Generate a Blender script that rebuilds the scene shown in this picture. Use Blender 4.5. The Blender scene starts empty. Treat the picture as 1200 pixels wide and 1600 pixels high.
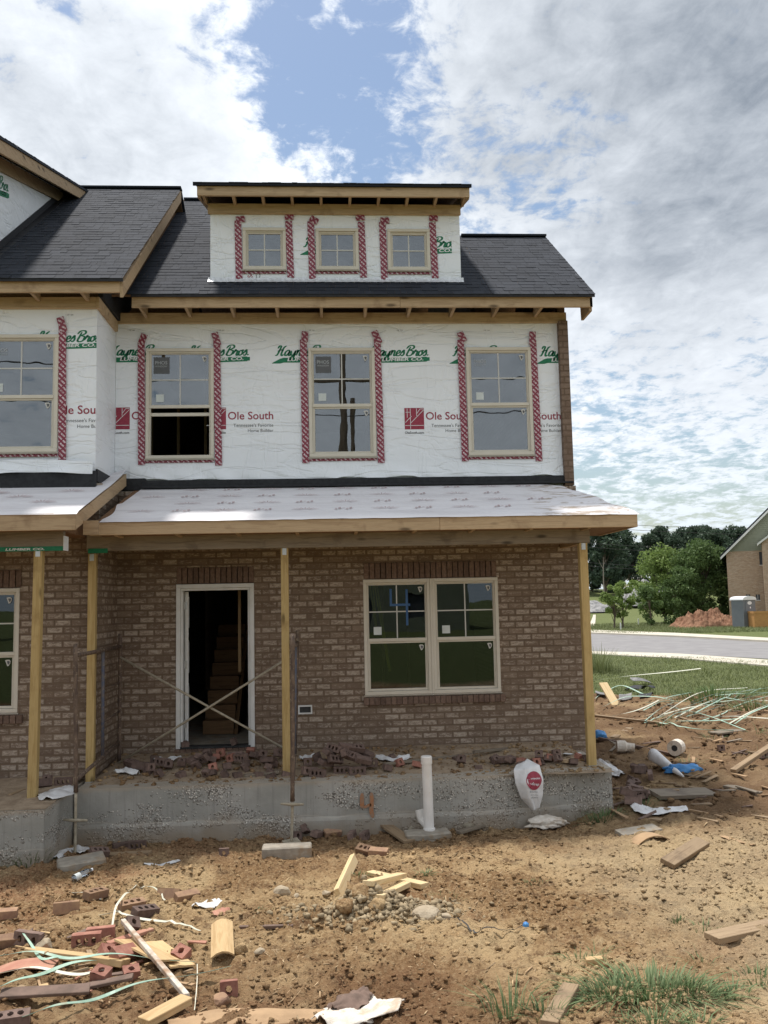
import bpy, bmesh, math, random
import numpy as np
from mathutils import Vector, Matrix, Euler
random.seed(7); rng = np.random.default_rng(7)
SC = bpy.context.scene; COL = SC.collection
R_ = math.radians; PI = math.pi

# ------------------------------------------------------------------ camera
YAW, PITCH, ROLL, DIST, EYE, FPX = 0.06157, 0.1, -0.02095, 12.03761, 2.31402, 1400.016
def _axes():
    cy, sy, cp, sp = math.cos(YAW), math.sin(YAW), math.cos(PITCH), math.sin(PITCH)
    fw = np.array([sy*cp, cy*cp, sp]); r0 = np.array([cy, -sy, 0.0]); u0 = np.cross(r0, fw)
    c, s = math.cos(ROLL), math.sin(ROLL)
    return fw, c*r0+s*u0, -s*r0+c*u0
FW, RT, UP = _axes(); EYEP = np.array([0.0, -DIST, EYE])
cd = bpy.data.cameras.new('camera'); cam = bpy.data.objects.new('camera', cd); COL.objects.link(cam)
cd.sensor_fit = 'VERTICAL'; cd.sensor_height = 24.0; cd.lens = FPX/1600*24.0
cd.clip_start = 0.1; cd.clip_end = 3000
cam.matrix_world = Matrix(((RT[0], UP[0], -FW[0], EYEP[0]), (RT[1], UP[1], -FW[1], EYEP[1]), (RT[2], UP[2], -FW[2], EYEP[2]), (0, 0, 0, 1)))
SC.camera = cam
def ray(px, py): return FW + (px-600)/FPX*RT - (py-800)/FPX*UP
def YP(px, py, y):
    d = ray(px, py); return EYEP + (y-EYEP[1])/d[1]*d
def ZP(px, py, z):
    d = ray(px, py); return EYEP + (z-EYEP[2])/d[2]*d
def XP(px, py, x):
    d = ray(px, py); return EYEP + (x-EYEP[0])/d[0]*d

# ------------------------------------------------------------------ light, sky, exposure
SUN = Vector((-0.17, 0.24, 0.955)).normalized()
sl = bpy.data.lights.new('sun', 'SUN'); sl.energy = 2.9; sl.angle = R_(4.0); sl.color = (1.0, 0.96, 0.91)
so = bpy.data.objects.new('sun', sl); COL.objects.link(so)
so.rotation_euler = SUN.to_track_quat('Z', 'Y').to_euler(); so.location = (-20, 30, 90)
SC.view_settings.view_transform = 'Standard'; SC.view_settings.look = 'None'
SC.view_settings.exposure = 0.66; SC.view_settings.gamma = 1.0

class NT:
    """tiny node helper"""
    def __init__(s, tree): s.t = tree; s.n = tree.nodes; s.l = tree.links
    def node(s, typ, **kw):
        nd = s.n.new(typ)
        for k, v in kw.items():
            if k == 'inp':
                for kk, vv in v.items(): s.put(nd.inputs[kk], vv)
            else: setattr(nd, k, v)
        return nd
    def put(s, sock, v):
        if isinstance(v, bpy.types.NodeSocket): s.l.new(v, sock)
        else: sock.default_value = v
    def m(s, op, a, b=None, c=None, clamp=False):
        nd = s.n.new('ShaderNodeMath'); nd.operation = op; nd.use_clamp = clamp
        s.put(nd.inputs[0], a)
        if b is not None: s.put(nd.inputs[1], b)
        if c is not None: s.put(nd.inputs[2], c)
        return nd.outputs[0]
    def vm(s, op, a, b=None):
        nd = s.n.new('ShaderNodeVectorMath'); nd.operation = op
        s.put(nd.inputs[0], a)
        if b is not None: s.put(nd.inputs[1], b)
        return nd.outputs['Value'] if op in ('DOT_PRODUCT', 'LENGTH') else nd.outputs[0]
    def smooth(s, v, a, b, lo=0.0, hi=1.0):
        nd = s.n.new('ShaderNodeMapRange'); nd.interpolation_type = 'SMOOTHSTEP'
        s.put(nd.inputs[0], v); s.put(nd.inputs[1], a); s.put(nd.inputs[2], b); s.put(nd.inputs[3], lo); s.put(nd.inputs[4], hi)
        return nd.outputs[0]
    def mix(s, f, a, b):
        nd = s.n.new('ShaderNodeMix'); nd.data_type = 'RGBA'; nd.clamp_factor = True
        s.put(nd.inputs[0], f); s.put(nd.inputs[6], col(a)); s.put(nd.inputs[7], col(b))
        return nd.outputs[2]
    def noise(s, vec, scale, detail=4, rough=.55, dist=0.0):
        nd = s.n.new('ShaderNodeTexNoise'); nd.noise_dimensions = '3D'
        if vec is not None: s.l.new(vec, nd.inputs['Vector'])
        nd.inputs['Scale'].default_value = scale; nd.inputs['Detail'].default_value = detail
        nd.inputs['Roughness'].default_value = rough; nd.inputs['Distortion'].default_value = dist
        return nd.outputs['Fac']
    def voro(s, vec, scale, feature='F1', out='Distance'):
        nd = s.n.new('ShaderNodeTexVoronoi'); nd.feature = feature
        s.l.new(vec, nd.inputs['Vector']); nd.inputs['Scale'].default_value = scale
        return nd.outputs[out]
    def scale(s, vec, x, y, z):
        nd = s.n.new('ShaderNodeMapping'); s.l.new(vec, nd.inputs[0]); nd.inputs['Scale'].default_value = (x, y, z)
        return nd.outputs[0]
    def sep(s, vec):
        nd = s.n.new('ShaderNodeSeparateXYZ'); s.l.new(vec, nd.inputs[0]); return nd.outputs
    def comb(s, x, y, z):
        nd = s.n.new('ShaderNodeCombineXYZ')
        for i, v in enumerate((x, y, z)): s.put(nd.inputs[i], v)
        return nd.outputs[0]
def col(c):
    if isinstance(c, (tuple, list)) and len(c) == 3: return (c[0], c[1], c[2], 1.0)
    return c

def make_world():
    w = bpy.data.worlds.new('World'); SC.world = w; w.use_nodes = True
    t = NT(w.node_tree); t.n.clear()
    out = t.node('ShaderNodeOutputWorld'); bg = t.node('ShaderNodeBackground')
    sky = t.node('ShaderNodeTexSky', sky_type='NISHITA', sun_disc=False)
    sky.sun_elevation = math.asin(SUN.z); sky.sun_rotation = math.atan2(SUN.x, SUN.y)
    sky.air_density = 1.3; sky.dust_density = 1.5; sky.ozone_density = 1.5
    dirv = t.node('ShaderNodeTexCoord').outputs['Generated']
    x, y, z = t.sep(dirv)
    zz = t.m('ADD', t.m('MAXIMUM', z, 0.0), 0.16)
    p = t.comb(t.m('DIVIDE', x, zz), t.m('DIVIDE', y, zz), 0.0)
    def blob(px, py, rad, soft=.8):
        d = ray(px, py); d = d/np.linalg.norm(d)
        dp = t.vm('DOT_PRODUCT', dirv, tuple(d))
        r = rad/FPX
        return t.smooth(dp, math.cos(r*(1+soft)), math.cos(r*max(0.0, 1-soft)))
    n1 = t.noise(p, 1.9, 10, .60, .35)
    n2 = t.noise(p, 7.5, 8, .66, .5)
    rot = t.node('ShaderNodeMapping'); t.l.new(p, rot.inputs[0]); rot.inputs['Rotation'].default_value = (0, 0, R_(32)); rot.inputs['Scale'].default_value = (8.0, 4.0, 1)
    n3 = t.noise(rot.outputs[0], 1.7, 7, .60, .6)
    dens = t.m('MULTIPLY', t.m('SUBTRACT', n1, .5), 1.5)
    dens = t.m('ADD', dens, t.m('MULTIPLY', t.m('SUBTRACT', n2, .5), 2.7))
    n4 = t.noise(p, 22, 6, .65, .4); dens = t.m('ADD', dens, t.m('MULTIPLY', t.m('SUBTRACT', n4, .5), 1.9))
    dens = t.m('ADD', dens, t.m('MULTIPLY', t.m('SUBTRACT', n3, .5), 1.3))
    dens = t.m('ADD', dens, .42)
    back = t.smooth(y, 0.25, -0.35)          # heavier cloud on the far side of the street
    dens = t.m('ADD', dens, t.m('MULTIPLY', back, .5))
    for (px, py, rad, a, sf) in ((470, 20, 110, -.52, .9), (545, 110, 105, -.44, .9), (440, 140, 70, -.22, .9), (490, 230, 80, -.34, .9), (640, 0, 60, -.22, .9),
                                 (740, 290, 130, -.48, .9), (640, 350, 90, -.12, .9), (880, 250, 90, -.16, .9), (1090, 720, 170, -.22, .9), (960, 640, 120, -.10, .9),
                                 (150, 200, 300, .45, .8), (1150, 130, 320, .65, .8), (720, 90, 100, .22, .9), (360, 300, 110, .22, .9)):
        dens = t.m('ADD', dens, t.m('MULTIPLY', blob(px, py, rad, sf), a))
    cover = t.smooth(dens, -.22, 0.55)
    # brightness of the cloud: thin and lit white, thick and grey
    grey = t.m('ADD', t.m('MULTIPLY', blob(1190, 170, 340, .85), .66), t.m('MULTIPLY', blob(1050, -60, 260, .85), .20))
    grey = t.m('ADD', grey, t.m('MULTIPLY', blob(40, 225, 190, .9), .22))
    grey = t.m('ADD', grey, t.m('MULTIPLY', blob(190, 240, 120, .9), .20))
    wob = t.smooth(n1, .3, .7)
    grey = t.m('MULTIPLY', grey, t.m('ADD', .62, t.m('MULTIPLY', wob, .55)))
    grey = t.m('ADD', grey, t.m('MULTIPLY', t.m('SUBTRACT', .5, n3), .60))
    grey = t.m('ADD', grey, t.m('MULTIPLY', t.m('SUBTRACT', .5, n2), .55))
    grey = t.m('ADD', grey, t.m('MULTIPLY', t.m('SUBTRACT', .5, n4), .25))
    grey = t.m('ADD', t.m('ADD', grey, -.03), t.m('MULTIPLY', back, .42), clamp=True)
    white = t.mix(grey, (0.79, 0.805, 0.83), (0.225, 0.25, 0.285))
    grey = t.m('MULTIPLY', grey, t.m('SUBTRACT', 1.0, t.m('MULTIPLY', t.smooth(z, .42, .15), .45)))
    white = t.mix(grey, (0.76, 0.80, 0.85), (0.225, 0.26, 0.31))
    low = t.smooth(z, 0.20, 0.0)
    white = t.mix(t.m('MULTIPLY', low, .6), white, (0.50, 0.60, 0.68))
    skyc = t.node('ShaderNodeVectorMath', operation='SCALE'); t.l.new(sky.outputs[0], skyc.inputs[0]); skyc.inputs['Scale'].default_value = 0.82
    # clouds are given in the same units as the sky (background strength 0.1)
    wc = t.node('ShaderNodeVectorMath', operation='SCALE'); t.l.new(white, wc.inputs[0]); wc.inputs['Scale'].default_value = 8.6
    fin = t.node('ShaderNodeMix', data_type='RGBA'); t.l.new(cover, fin.inputs[0]); t.l.new(skyc.outputs[0], fin.inputs[6]); t.l.new(wc.outputs[0], fin.inputs[7])
    t.l.new(fin.outputs[2], bg.inputs[0]); bg.inputs[1].default_value = 0.1
    t.l.new(bg.outputs[0], out.inputs[0])
make_world()

# ------------------------------------------------------------------ materials
def newmat(name):
    m = bpy.data.materials.new(name); m.use_nodes = True; t = NT(m.node_tree); t.n.clear()
    out = t.node('ShaderNodeOutputMaterial'); b = t.node('ShaderNodeBsdfPrincipled'); t.l.new(b.outputs[0], out.inputs[0])
    return m, t, b
def tex(t, kind='Object'): return t.node('ShaderNodeTexCoord').outputs[kind]
def bump(t, b, h, strength=.4, dist=.01):
    nd = t.node('ShaderNodeBump'); nd.inputs['Strength'].default_value = strength; nd.inputs['Distance'].default_value = dist
    t.l.new(h, nd.inputs['Height']); t.l.new(nd.outputs[0], b.inputs['Normal'])
def rnd(t, kind='Object'):
    if kind == 'Object': return t.node('ShaderNodeObjectInfo').outputs['Random']
    return t.node('ShaderNodeNewGeometry').outputs['Random Per Island']
def pmat(name, c1, c2, scale=8, rough=.8, bs=.3, bd=.004, stretch=(1, 1, 1), island=.0, objr=.0, spec=.3, detail=6, dirt=None, metal=0, sheen=0):
    m, t, b = newmat(name)
    v = t.scale(tex(t), *stretch)
    n = t.noise(v, scale, detail, .6)
    c = t.mix(t.smooth(n, .3, .7), c1, c2)
    if dirt:
        n2 = t.noise(tex(t), dirt[1], 5, .6, .4); c = t.mix(t.m('MULTIPLY', t.smooth(n2, dirt[2], dirt[2]+.18), dirt[3] if len(dirt) > 3 else .8), c, dirt[0])
    for k, amt in (('Island', island), ('Object', objr)):
        if amt:
            r = rnd(t, k); hv = t.node('ShaderNodeHueSaturation'); t.l.new(c, hv.inputs['Color'])
            t.put(hv.inputs['Value'], t.m('ADD', 1-amt, t.m('MULTIPLY', r, 2*amt))); c = hv.outputs[0]
    t.l.new(c, b.inputs['Base Color']); b.inputs['Roughness'].default_value = rough; b.inputs['Specular IOR Level'].default_value = spec; b.inputs['Metallic'].default_value = metal
    if bs: bump(t, b, t.noise(v, scale*2.3, 6, .65), bs, bd)
    return m
def wood(name, light, dark, axis=0, scale=1.0, rough=.75, knots=True, stain=None, island=.08, objr=.1):
    m, t, b = newmat(name)
    o = tex(t); st = [26, 26, 26]; st[axis] = 1.6
    st = [s*scale for s in st]
    off = t.comb(t.m('MULTIPLY', rnd(t), 37.0), t.m('MULTIPLY', rnd(t, 'Island'), 11.0), 0.0)
    v = t.vm('ADD', t.scale(o, *st), off)
    n = t.noise(v, 1.0, 5, .6, .6)
    ring = t.m('FRACT', t.m('MULTIPLY', n, 5.0)); ring = t.m('ABSOLUTE', t.m('SUBTRACT', ring, .5))
    f = t.m('ADD', t.m('MULTIPLY', n, .7), t.m('MULTIPLY', ring, .5))
    c = t.mix(t.smooth(f, .25, .8), light, dark)
    if knots:
        ks = [5.5, 5.5, 5.5]; ks[axis] = 1.7
        kd = t.voro(t.vm('ADD', t.scale(o, *[k*scale for k in ks]), off), 1.0)
        c = t.mix(t.m('MULTIPLY', t.smooth(kd, .17, .05), .85), c, tuple(x*.30 for x in dark))
    if stain:
        ns = t.noise(t.vm('ADD', o, off), 2.6, 5, .6, .3); c = t.mix(t.m('MULTIPLY', t.smooth(ns, .52, .68), .55), c, stain)
    hv = t.node('ShaderNodeHueSaturation'); t.l.new(c, hv.inputs['Color'])
    t.put(hv.inputs['Value'], t.m('ADD', t.m('ADD', 1-objr-island, t.m('MULTIPLY', rnd(t), 2*objr)), t.m('MULTIPLY', rnd(t, 'Island'), 2*island)))
    t.l.new(hv.outputs[0], b.inputs['Base Color']); b.inputs['Roughness'].default_value = rough; b.inputs['Specular IOR Level'].default_value = .25
    bump(t, b, f, .25, .003)
    return m
def brickmat(name, L, H, mortar, base1, base2, smear, smear_amt, mw=.006, uoff=0.0):
    m, t, b = newmat(name)
    uv = t.node('ShaderNodeTexCoord').outputs['UV']
    wn = t.noise(uv, 30, 3); wob = t.m('MULTIPLY', t.m('SUBTRACT', wn, .5), .006)
    u, v, _ = t.sep(uv); u = t.m('ADD', t.m('ADD', u, 50+uoff), wob); v = t.m('ADD', t.m('ADD', v, 20*H), wob)
    vr = t.m('DIVIDE', v, H); row = t.m('FLOOR', vr); fv = t.m('FRACT', vr)
    rj = t.node('ShaderNodeTexWhiteNoise', noise_dimensions='1D'); t.l.new(row, rj.inputs['W'])
    a = t.m('ADD', t.m('ADD', t.m('DIVIDE', u, L), t.m('MULTIPLY', t.m('MODULO', row, 2.0), .5)), t.m('MULTIPLY', rj.outputs['Value'], .1))
    ci = t.m('FLOOR', a); fu = t.m('FRACT', a)
    du = t.m('MULTIPLY', t.m('MINIMUM', fu, t.m('SUBTRACT', 1.0, fu)), L)
    dv = t.m('MULTIPLY', t.m('MINIMUM', fv, t.m('SUBTRACT', 1.0, fv)), H)
    d = t.m('MINIMUM', du, dv)
    isb = t.smooth(d, mw-.0015, mw+.0015)
    wnz = t.node('ShaderNodeTexWhiteNoise', noise_dimensions='3D'); t.l.new(t.comb(ci, row, 0.0), wnz.inputs['Vector'])
    rv = wnz.outputs['Value']; rc = t.sep(wnz.outputs['Color'])
    bc = t.mix(rv, base1, base2)
    st = t.scale(uv, 1.0, 2.6, 1.0)
    sm = t.noise(st, 15, 7, .72, .4); sm2 = t.noise(uv, 95, 4, .75)
    smf = t.m('ADD', t.m('ADD', sm, t.m('MULTIPLY', t.m('SUBTRACT', rc[1], .5), .19)), t.m('MULTIPLY', t.m('SUBTRACT', sm2, .5), .55))
    smf = t.m('MULTIPLY', t.smooth(smf, .41, .68), t.smooth(d, mw+.002, mw+.016))
    bc = t.mix(t.m('MULTIPLY', smf, smear_amt), bc, smear)
    big = t.noise(uv, .8, 4); mc = t.mix(t.smooth(big, .35, .65), mortar, tuple(x*.8 for x in mortar))
    c = t.mix(isb, mc, bc)
    t.l.new(c, b.inputs['Base Color']); b.inputs['Roughness'].default_value = .9; b.inputs['Specular IOR Level'].default_value = .15
    bump(t, b, t.m('ADD', t.m('MULTIPLY', isb, .8), t.m('MULTIPLY', sm2, .35)), .8, .006)
    return m

M = {}
M['brick_wall'] = brickmat('brick_wall', .200, .084, (.185, .132, .092), (.16, .112, .080), (.225, .165, .12), (.48, .405, .33), .85)
M['brick_far'] = brickmat('brick_far', .210, .075, (.48, .39, .30), (.46, .33, .23), (.36, .25, .17), (.6, .51, .41), .7)
M['brick_trim'] = pmat('brick_trim', (.12, .075, .057), (.19, .128, .095), 28, .9, .4, .004, island=.22)
M['brick_loose'] = pmat('brick_loose', (.125, .085, .070), (.20, .135, .11), 18, .9, .5, .004, objr=.25, dirt=((.30, .2, .12), 9, .60, .5))
M['brick_red'] = pmat('brick_red', (.27, .115, .085), (.36, .18, .13), 18, .9, .5, .004, objr=.2, dirt=((.33, .22, .14), 9, .55, .6))
M['brick_tan'] = pmat('brick_tan', (.33, .21, .125), (.22, .13, .09), 14, .95, .6, .005, objr=.2)
M['mortar'] = pmat('mortar', (.13, .095, .07), (.10, .07, .052), 25, .95, .4)

def wrapmat():
    m, t, b = newmat('house_wrap')
    o = tex(t)
    wr = t.noise(t.scale(o, .55, .55, 2.6), 1.5, 4, .5, 1.0)
    rid = t.m('ABSOLUTE', t.m('SUBTRACT', wr, .5)); rid = t.smooth(rid, .0, .05)
    wr2 = t.noise(t.scale(o, 1.6, 1.6, .7), 1.3, 4, .5, 1.2)
    rid2 = t.smooth(t.m('ABSOLUTE', t.m('SUBTRACT', wr2, .5)), .0, .04)
    cl = t.noise(o, 1.2, 5, .6)
    c = t.mix(t.smooth(cl, .35, .75), (.84, .86, .895), (.79, .81, .845))
    t.l.new(c, b.inputs['Base Color']); b.inputs['Roughness'].default_value = .45; b.inputs['Specular IOR Level'].default_value = .35
    h = t.m('ADD', t.m('MULTIPLY', rid, .5), t.m('MULTIPLY', rid2, .3)); h = t.m('ADD', h, t.m('MULTIPLY', t.noise(o, 6, 4), .5))
    bump(t, b, h, .7, .018)
    return m
M['wrap'] = wrapmat()
M['wrap_green'] = pmat('wrap_green', (.012, .155, .075), (.02, .20, .10), 30, .5, 0)
M['wrap_red'] = pmat('wrap_red', (.27, .03, .055), (.33, .05, .08), 30, .5, 0)
M['wrap_white'] = pmat('wrap_white', (.78, .79, .8), (.7, .71, .72), 30, .5, 0)
M['ink'] = pmat('ink', (.05, .05, .06), (.09, .09, .10), 30, .6, 0)
M['ink_pale'] = pmat('ink_pale', (.44, .33, .33), (.56, .46, .46), 9, .6, 0)
def tapemat():
    m, t, b = newmat('flashing_tape')
    u, v, _ = t.sep(t.node('ShaderNodeTexCoord').outputs['UV'])
    dg = t.m('ADD', t.m('MULTIPLY', u, 1.0), t.m('MULTIPLY', v, 1.0)); pr = t.m('SUBTRACT', v, u)
    s1 = t.m('FRACT', t.m('MULTIPLY', dg, 15.0)); band = t.smooth(t.m('ABSOLUTE', t.m('SUBTRACT', s1, .5)), .26, .18)
    s2 = t.m('FRACT', t.m('MULTIPLY', pr, 9.0)); gap = t.smooth(t.m('ABSOLUTE', t.m('SUBTRACT', s2, .5)), .42, .36)
    br = t.smooth(t.noise(t.comb(t.m('MULTIPLY', dg, 20), t.m('MULTIPLY', pr, 110), 0.0), 1.0, 1), .40, .52)
    f = t.m('MULTIPLY', t.m('MULTIPLY', band, gap), br)
    c = t.mix(t.m('MULTIPLY', f, .9), (.21, .018, .04), (.72, .62, .64))
    t.l.new(c, b.inputs['Base Color']); b.inputs['Roughness'].default_value = .4
    bump(t, b, t.noise(tex(t), 14, 4), .3, .004)
    return m
M['tape'] = tapemat()
M['foil'] = pmat('foil', (.62, .63, .65), (.75, .76, .78), 20, .35, .8, .012, spec=.6, metal=.4)
M['vinyl'] = pmat('vinyl', (.60, .55, .46), (.64, .59, .50), 5, .4, 0)
M['vinyl_dark'] = pmat('vinyl_dark', (.30, .27, .22), (.34, .3, .25), 5, .5, 0)
M['white_paint'] = pmat('white_paint', (.72, .72, .70), (.64, .63, .60), 6, .5, .1, dirt=((.4, .33, .25), 5, .62, .4))
M['muntin'] = pmat('muntin', (.55, .54, .5), (.6, .58, .54), 5, .4, 0)
M['lumber'] = wood('lumber', (.47, .345, .215), (.34, .235, .14), 0, stain=(.22, .14, .08))
M['lumber_y'] = wood('lumber_y', (.43, .31, .19), (.31, .21, .125), 1)
M['lumber_z'] = wood('lumber_z', (.42, .29, .16), (.30, .19, .10), 2)
M['treated'] = wood('treated', (.46, .335, .15), (.34, .23, .09), 2, stain=(.25, .16, .06))
M['pine'] = wood('pine', (.72, .56, .33), (.60, .43, .22), 0, knots=False)
M['oldwood'] = wood('oldwood', (.34, .245, .15), (.22, .15, .09), 0, stain=(.13, .09, .06))
M['paintwood'] = pmat('paintwood', (.62, .58, .50), (.34, .22, .14), 16, .8, .4, .003, stretch=(.5, 1, 1))
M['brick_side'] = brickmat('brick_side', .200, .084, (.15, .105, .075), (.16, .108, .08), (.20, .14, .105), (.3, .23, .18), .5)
M['greywood'] = wood('greywood', (.27, .225, .17), (.17, .135, .10), 0, stain=(.12, .09, .07))
M['ply'] = wood('ply', (.58, .41, .22), (.44, .29, .14), 0, knots=False)
M['osb'] = pmat('osb', (.24, .14, .075), (.16, .09, .05), 30, .85, .3, .003)
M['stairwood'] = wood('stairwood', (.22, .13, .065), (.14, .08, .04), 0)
def shinglemat():
    m, t, b = newmat('shingles')
    o = tex(t); r = rnd(t, 'Island')
    n = t.noise(o, 90, 3, .7)
    c = t.mix(r, (.014, .017, .024), (.026, .030, .040))
    c = t.mix(t.m('MULTIPLY', t.smooth(n, .55, .75), .35), c, (.07, .075, .09))
    big = t.noise(o, .9, 4); hv = t.node('ShaderNodeHueSaturation'); t.l.new(c, hv.inputs['Color']); t.put(hv.inputs['Value'], t.m('ADD', .75, t.m('MULTIPLY', big, .5)))
    t.l.new(hv.outputs[0], b.inputs['Base Color']); b.inputs['Roughness'].default_value = .85; b.inputs['Specular IOR Level'].default_value = .25
    bump(t, b, n, .5, .004)
    return m
M['shingles'] = shinglemat()
M['felt'] = pmat('felt', (.014, .014, .017), (.026, .027, .03), 20, .6, .3, .006)
def membranemat():
    m, t, b = newmat('roof_membrane')
    o = tex(t)
    n = t.noise(t.scale(o, .5, 3, 3), 1.2, 5, .6, .4); c = t.mix(t.smooth(n, .35, .7), (.76, .74, .75), (.64, .615, .625))
    _, v, _ = t.sep(o); 
    ln = t.m('FRACT', t.m('MULTIPLY', t.m('ADD', v, 10.0), 1.85)); c = t.mix(t.m('MULTIPLY', t.smooth(t.m('ABSOLUTE', t.m('SUBTRACT', ln, .5)), .012, .004), .45), c, (.30, .27, .27))
    u, _, _ = t.sep(o)
    mud = t.m('MULTIPLY', t.smooth(t.m('ADD', u, t.m('MULTIPLY', t.noise(o, 1.2, 4), .8)), 2.75, 3.25), t.smooth(t.noise(t.scale(o, 1.0, 3.2, 3.2), 2.6, 6, .65, .8), .50, .60))
    c = t.mix(t.m('MULTIPLY', mud, .8), c, (.28, .2, .12))
    t.l.new(c, b.inputs['Base Color']); b.inputs['Roughness'].default_value = .6
    h = t.m('ADD', t.noise(t.scale(o, 1.0, .5, .5), 5, 5, .6, 1.0), t.m('MULTIPLY', t.noise(o, 1.4, 3), .8))
    bump(t, b, h, .35, .012)
    return m
M['membrane'] = membranemat()
def concretemat():
    m, t, b = newmat('concrete')
    o = tex(t)
    n = t.noise(o, 2.2, 6, .6); c = t.mix(t.smooth(n, .3, .7), (.30, .295, .265), (.40, .385, .35))
    streak = t.noise(t.scale(o, 30, 30, 1.2), 1.0, 3); c = t.mix(t.m('MULTIPLY', t.smooth(streak, .52, .75), .35), c, (.18, .175, .16))
    x, y, z = t.sep(o)
    # honeycombed aggregate: big patches of exposed pebbles
    reg = t.noise(t.scale(o, .7, .7, 1.9), 1.7, 5, .6, .6)
    vd = t.voro(o, 55); vc = t.sep(t.voro(o, 55, out='Color'))
    vsm = t.smooth(t.m('ADD', reg, t.m('MULTIPLY', t.m('SUBTRACT', vc[2], .5), .26)), .545, .60)
    peb = t.mix(vc[0], (.27, .25, .22), (.72, .68, .61)); peb = t.mix(t.smooth(vd, .42, .68), peb, (.12, .11, .095))
    c = t.mix(vsm, c, peb)
    # pour line and damp earth stain at the foot
    line = t.m('ADD', z, t.m('MULTIPLY', t.m('SUBTRACT', t.noise(t.scale(o, 1, 1, 0), 1.1, 3), .5), .22))
    c = t.mix(t.m('MULTIPLY', t.smooth(t.m('ABSOLUTE', t.m('ADD', line, .105)), .012, .003), .5), c, (.48, .44, .38))
    st = t.noise(o, 3.5, 5, .6); c = t.mix(t.m('MULTIPLY', t.smooth(t.m('ADD', z, t.m('MULTIPLY', st, .45)), .24, -.14), .75), c, (.27, .2, .13)); c = t.mix(t.m('MULTIPLY', t.smooth(t.m('ADD', z, t.m('MULTIPLY', st, .12)), .29, .36), .6), c, (.42, .34, .25))
    t.l.new(c, b.inputs['Base Color']); b.inputs['Roughness'].default_value = .9; b.inputs['Specular IOR Level'].default_value = .2
    hgt = t.m('MULTIPLY', t.m('SUBTRACT', 1.0, vd), vsm); bump(t, b, t.m('ADD', hgt, t.m('MULTIPLY', t.noise(o, 40, 4), .25)), .8, .012)
    return m
M['concrete'] = concretemat()
M['concrete_plain'] = pmat('concrete_plain', (.25, .22, .18), (.36, .32, .26), 9, .9, .5, .006, dirt=((.28, .19, .11), 6, .5, .7))
M['orange_paint'] = pmat('orange_paint', (.40, .17, .07), (.30, .21, .15), 22, .8, 0)
M['steel_dirty'] = pmat('steel_dirty', (.075, .052, .042), (.17, .12, .085), 22, .75, .8, .006, dirt=((.36, .29, .2), 30, .55, .8), stretch=(1, 1, .35))
M['steel_blue'] = pmat('steel_blue', (.07, .085, .13), (.14, .12, .11), 18, .7, .6, .006, dirt=((.34, .27, .19), 26, .58, .8))
M['galv'] = pmat('galv', (.30, .26, .19), (.42, .37, .28), 22, .65, .4, .004)
M['metal_plate'] = pmat('metal_plate', (.5, .5, .5), (.6, .6, .6), 9, .35, 0, metal=.7)
M['pvc'] = pmat('pvc', (.78, .76, .73), (.70, .67, .62), 4, .4, .05, dirt=((.42, .31, .2), 7, .6, .6))
M['pipe_grey'] = pmat('pipe_grey', (.24, .21, .16), (.32, .28, .21), 8, .6, .2)
M['plastic_white'] = pmat('plastic_white', (.76, .76, .76), (.62, .61, .6), 7, .4, .5, .012, dirt=((.45, .35, .25), 6, .62, .5))
M['foam'] = pmat('foam', (.62, .55, .46), (.74, .68, .6), 18, .8, .7, .01, dirt=((.42, .3, .19), 8, .5, .7))
M['plastic_blue'] = pmat('plastic_blue', (.05, .20, .48), (.10, .30, .60), 8, .35, .6, .01)
M['strap_green'] = pmat('strap_green', (.24, .38, .29), (.40, .52, .42), 5, .45, 0, objr=.2, dirt=((.35, .28, .18), 9, .55, .6))
M['strap_pale'] = pmat('strap_pale', (.55, .56, .44), (.66, .63, .52), 6, .5, 0, objr=.15, dirt=((.36, .27, .17), 9, .55, .6))
M['cardboard'] = pmat('cardboard', (.42, .28, .16), (.32, .21, .12), 6, .9, .3)
M['tarpaper'] = pmat('tarpaper', (.20, .135, .105), (.13, .09, .07), 12, .85, .4)
M['pinkwrap'] = pmat('pinkwrap', (.38, .17, .12), (.46, .25, .17), 8, .8, .4)
M['rock'] = pmat('rock', (.34, .27, .185), (.45, .375, .27), 5, .95, .8, .02)
M['cable'] = pmat('cable', (.025, .025, .028), (.05, .045, .04), 8, .6, 0)
M['yellow'] = pmat('yellow', (.62, .55, .05), (.5, .42, .04), 8, .6, 0)
M['bluetape'] = pmat('bluetape', (.045, .11, .25), (.055, .13, .28), 8, .6, 0)
M['sticker'] = pmat('sticker', (.62, .66, .64), (.55, .58, .57), 8, .6, 0)
M['sticker_dark'] = pmat('sticker_dark', (.10, .105, .11), (.12, .12, .13), 8, .5, 0)
M['sticker_ink'] = pmat('sticker_ink', (.38, .40, .42), (.42, .43, .45), 8, .5, 0)
M['rubber'] = pmat('rubber', (.03, .03, .03), (.05, .05, .05), 8, .7, 0)
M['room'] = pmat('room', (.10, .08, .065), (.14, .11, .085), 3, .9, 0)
M['asphalt'] = pmat('asphalt', (.20, .19, .19), (.25, .24, .235), 1.2, .9, .2, .01, detail=9)
M['sidewalk'] = pmat('sidewalk', (.56, .51, .42), (.48, .44, .36), 1.5, .9, .2)
M['gravelpile'] = pmat('gravelpile', (.16, .16, .16), (.34, .33, .32), 2.5, .95, 1.0, .1)
M['redearth'] = pmat('redearth', (.22, .11, .065), (.32, .18, .11), 3, .95, 1.0, .08)
M['potty'] = pmat('potty', (.15, .165, .185), (.17, .185, .20), 3, .5, 0)
M['potty_white'] = pmat('potty_white', (.74, .75, .76), (.7, .71, .72), 3, .45, 0)
M['potty_dark'] = pmat('potty_dark', (.06, .065, .075), (.07, .075, .085), 3, .5, 0)
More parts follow.
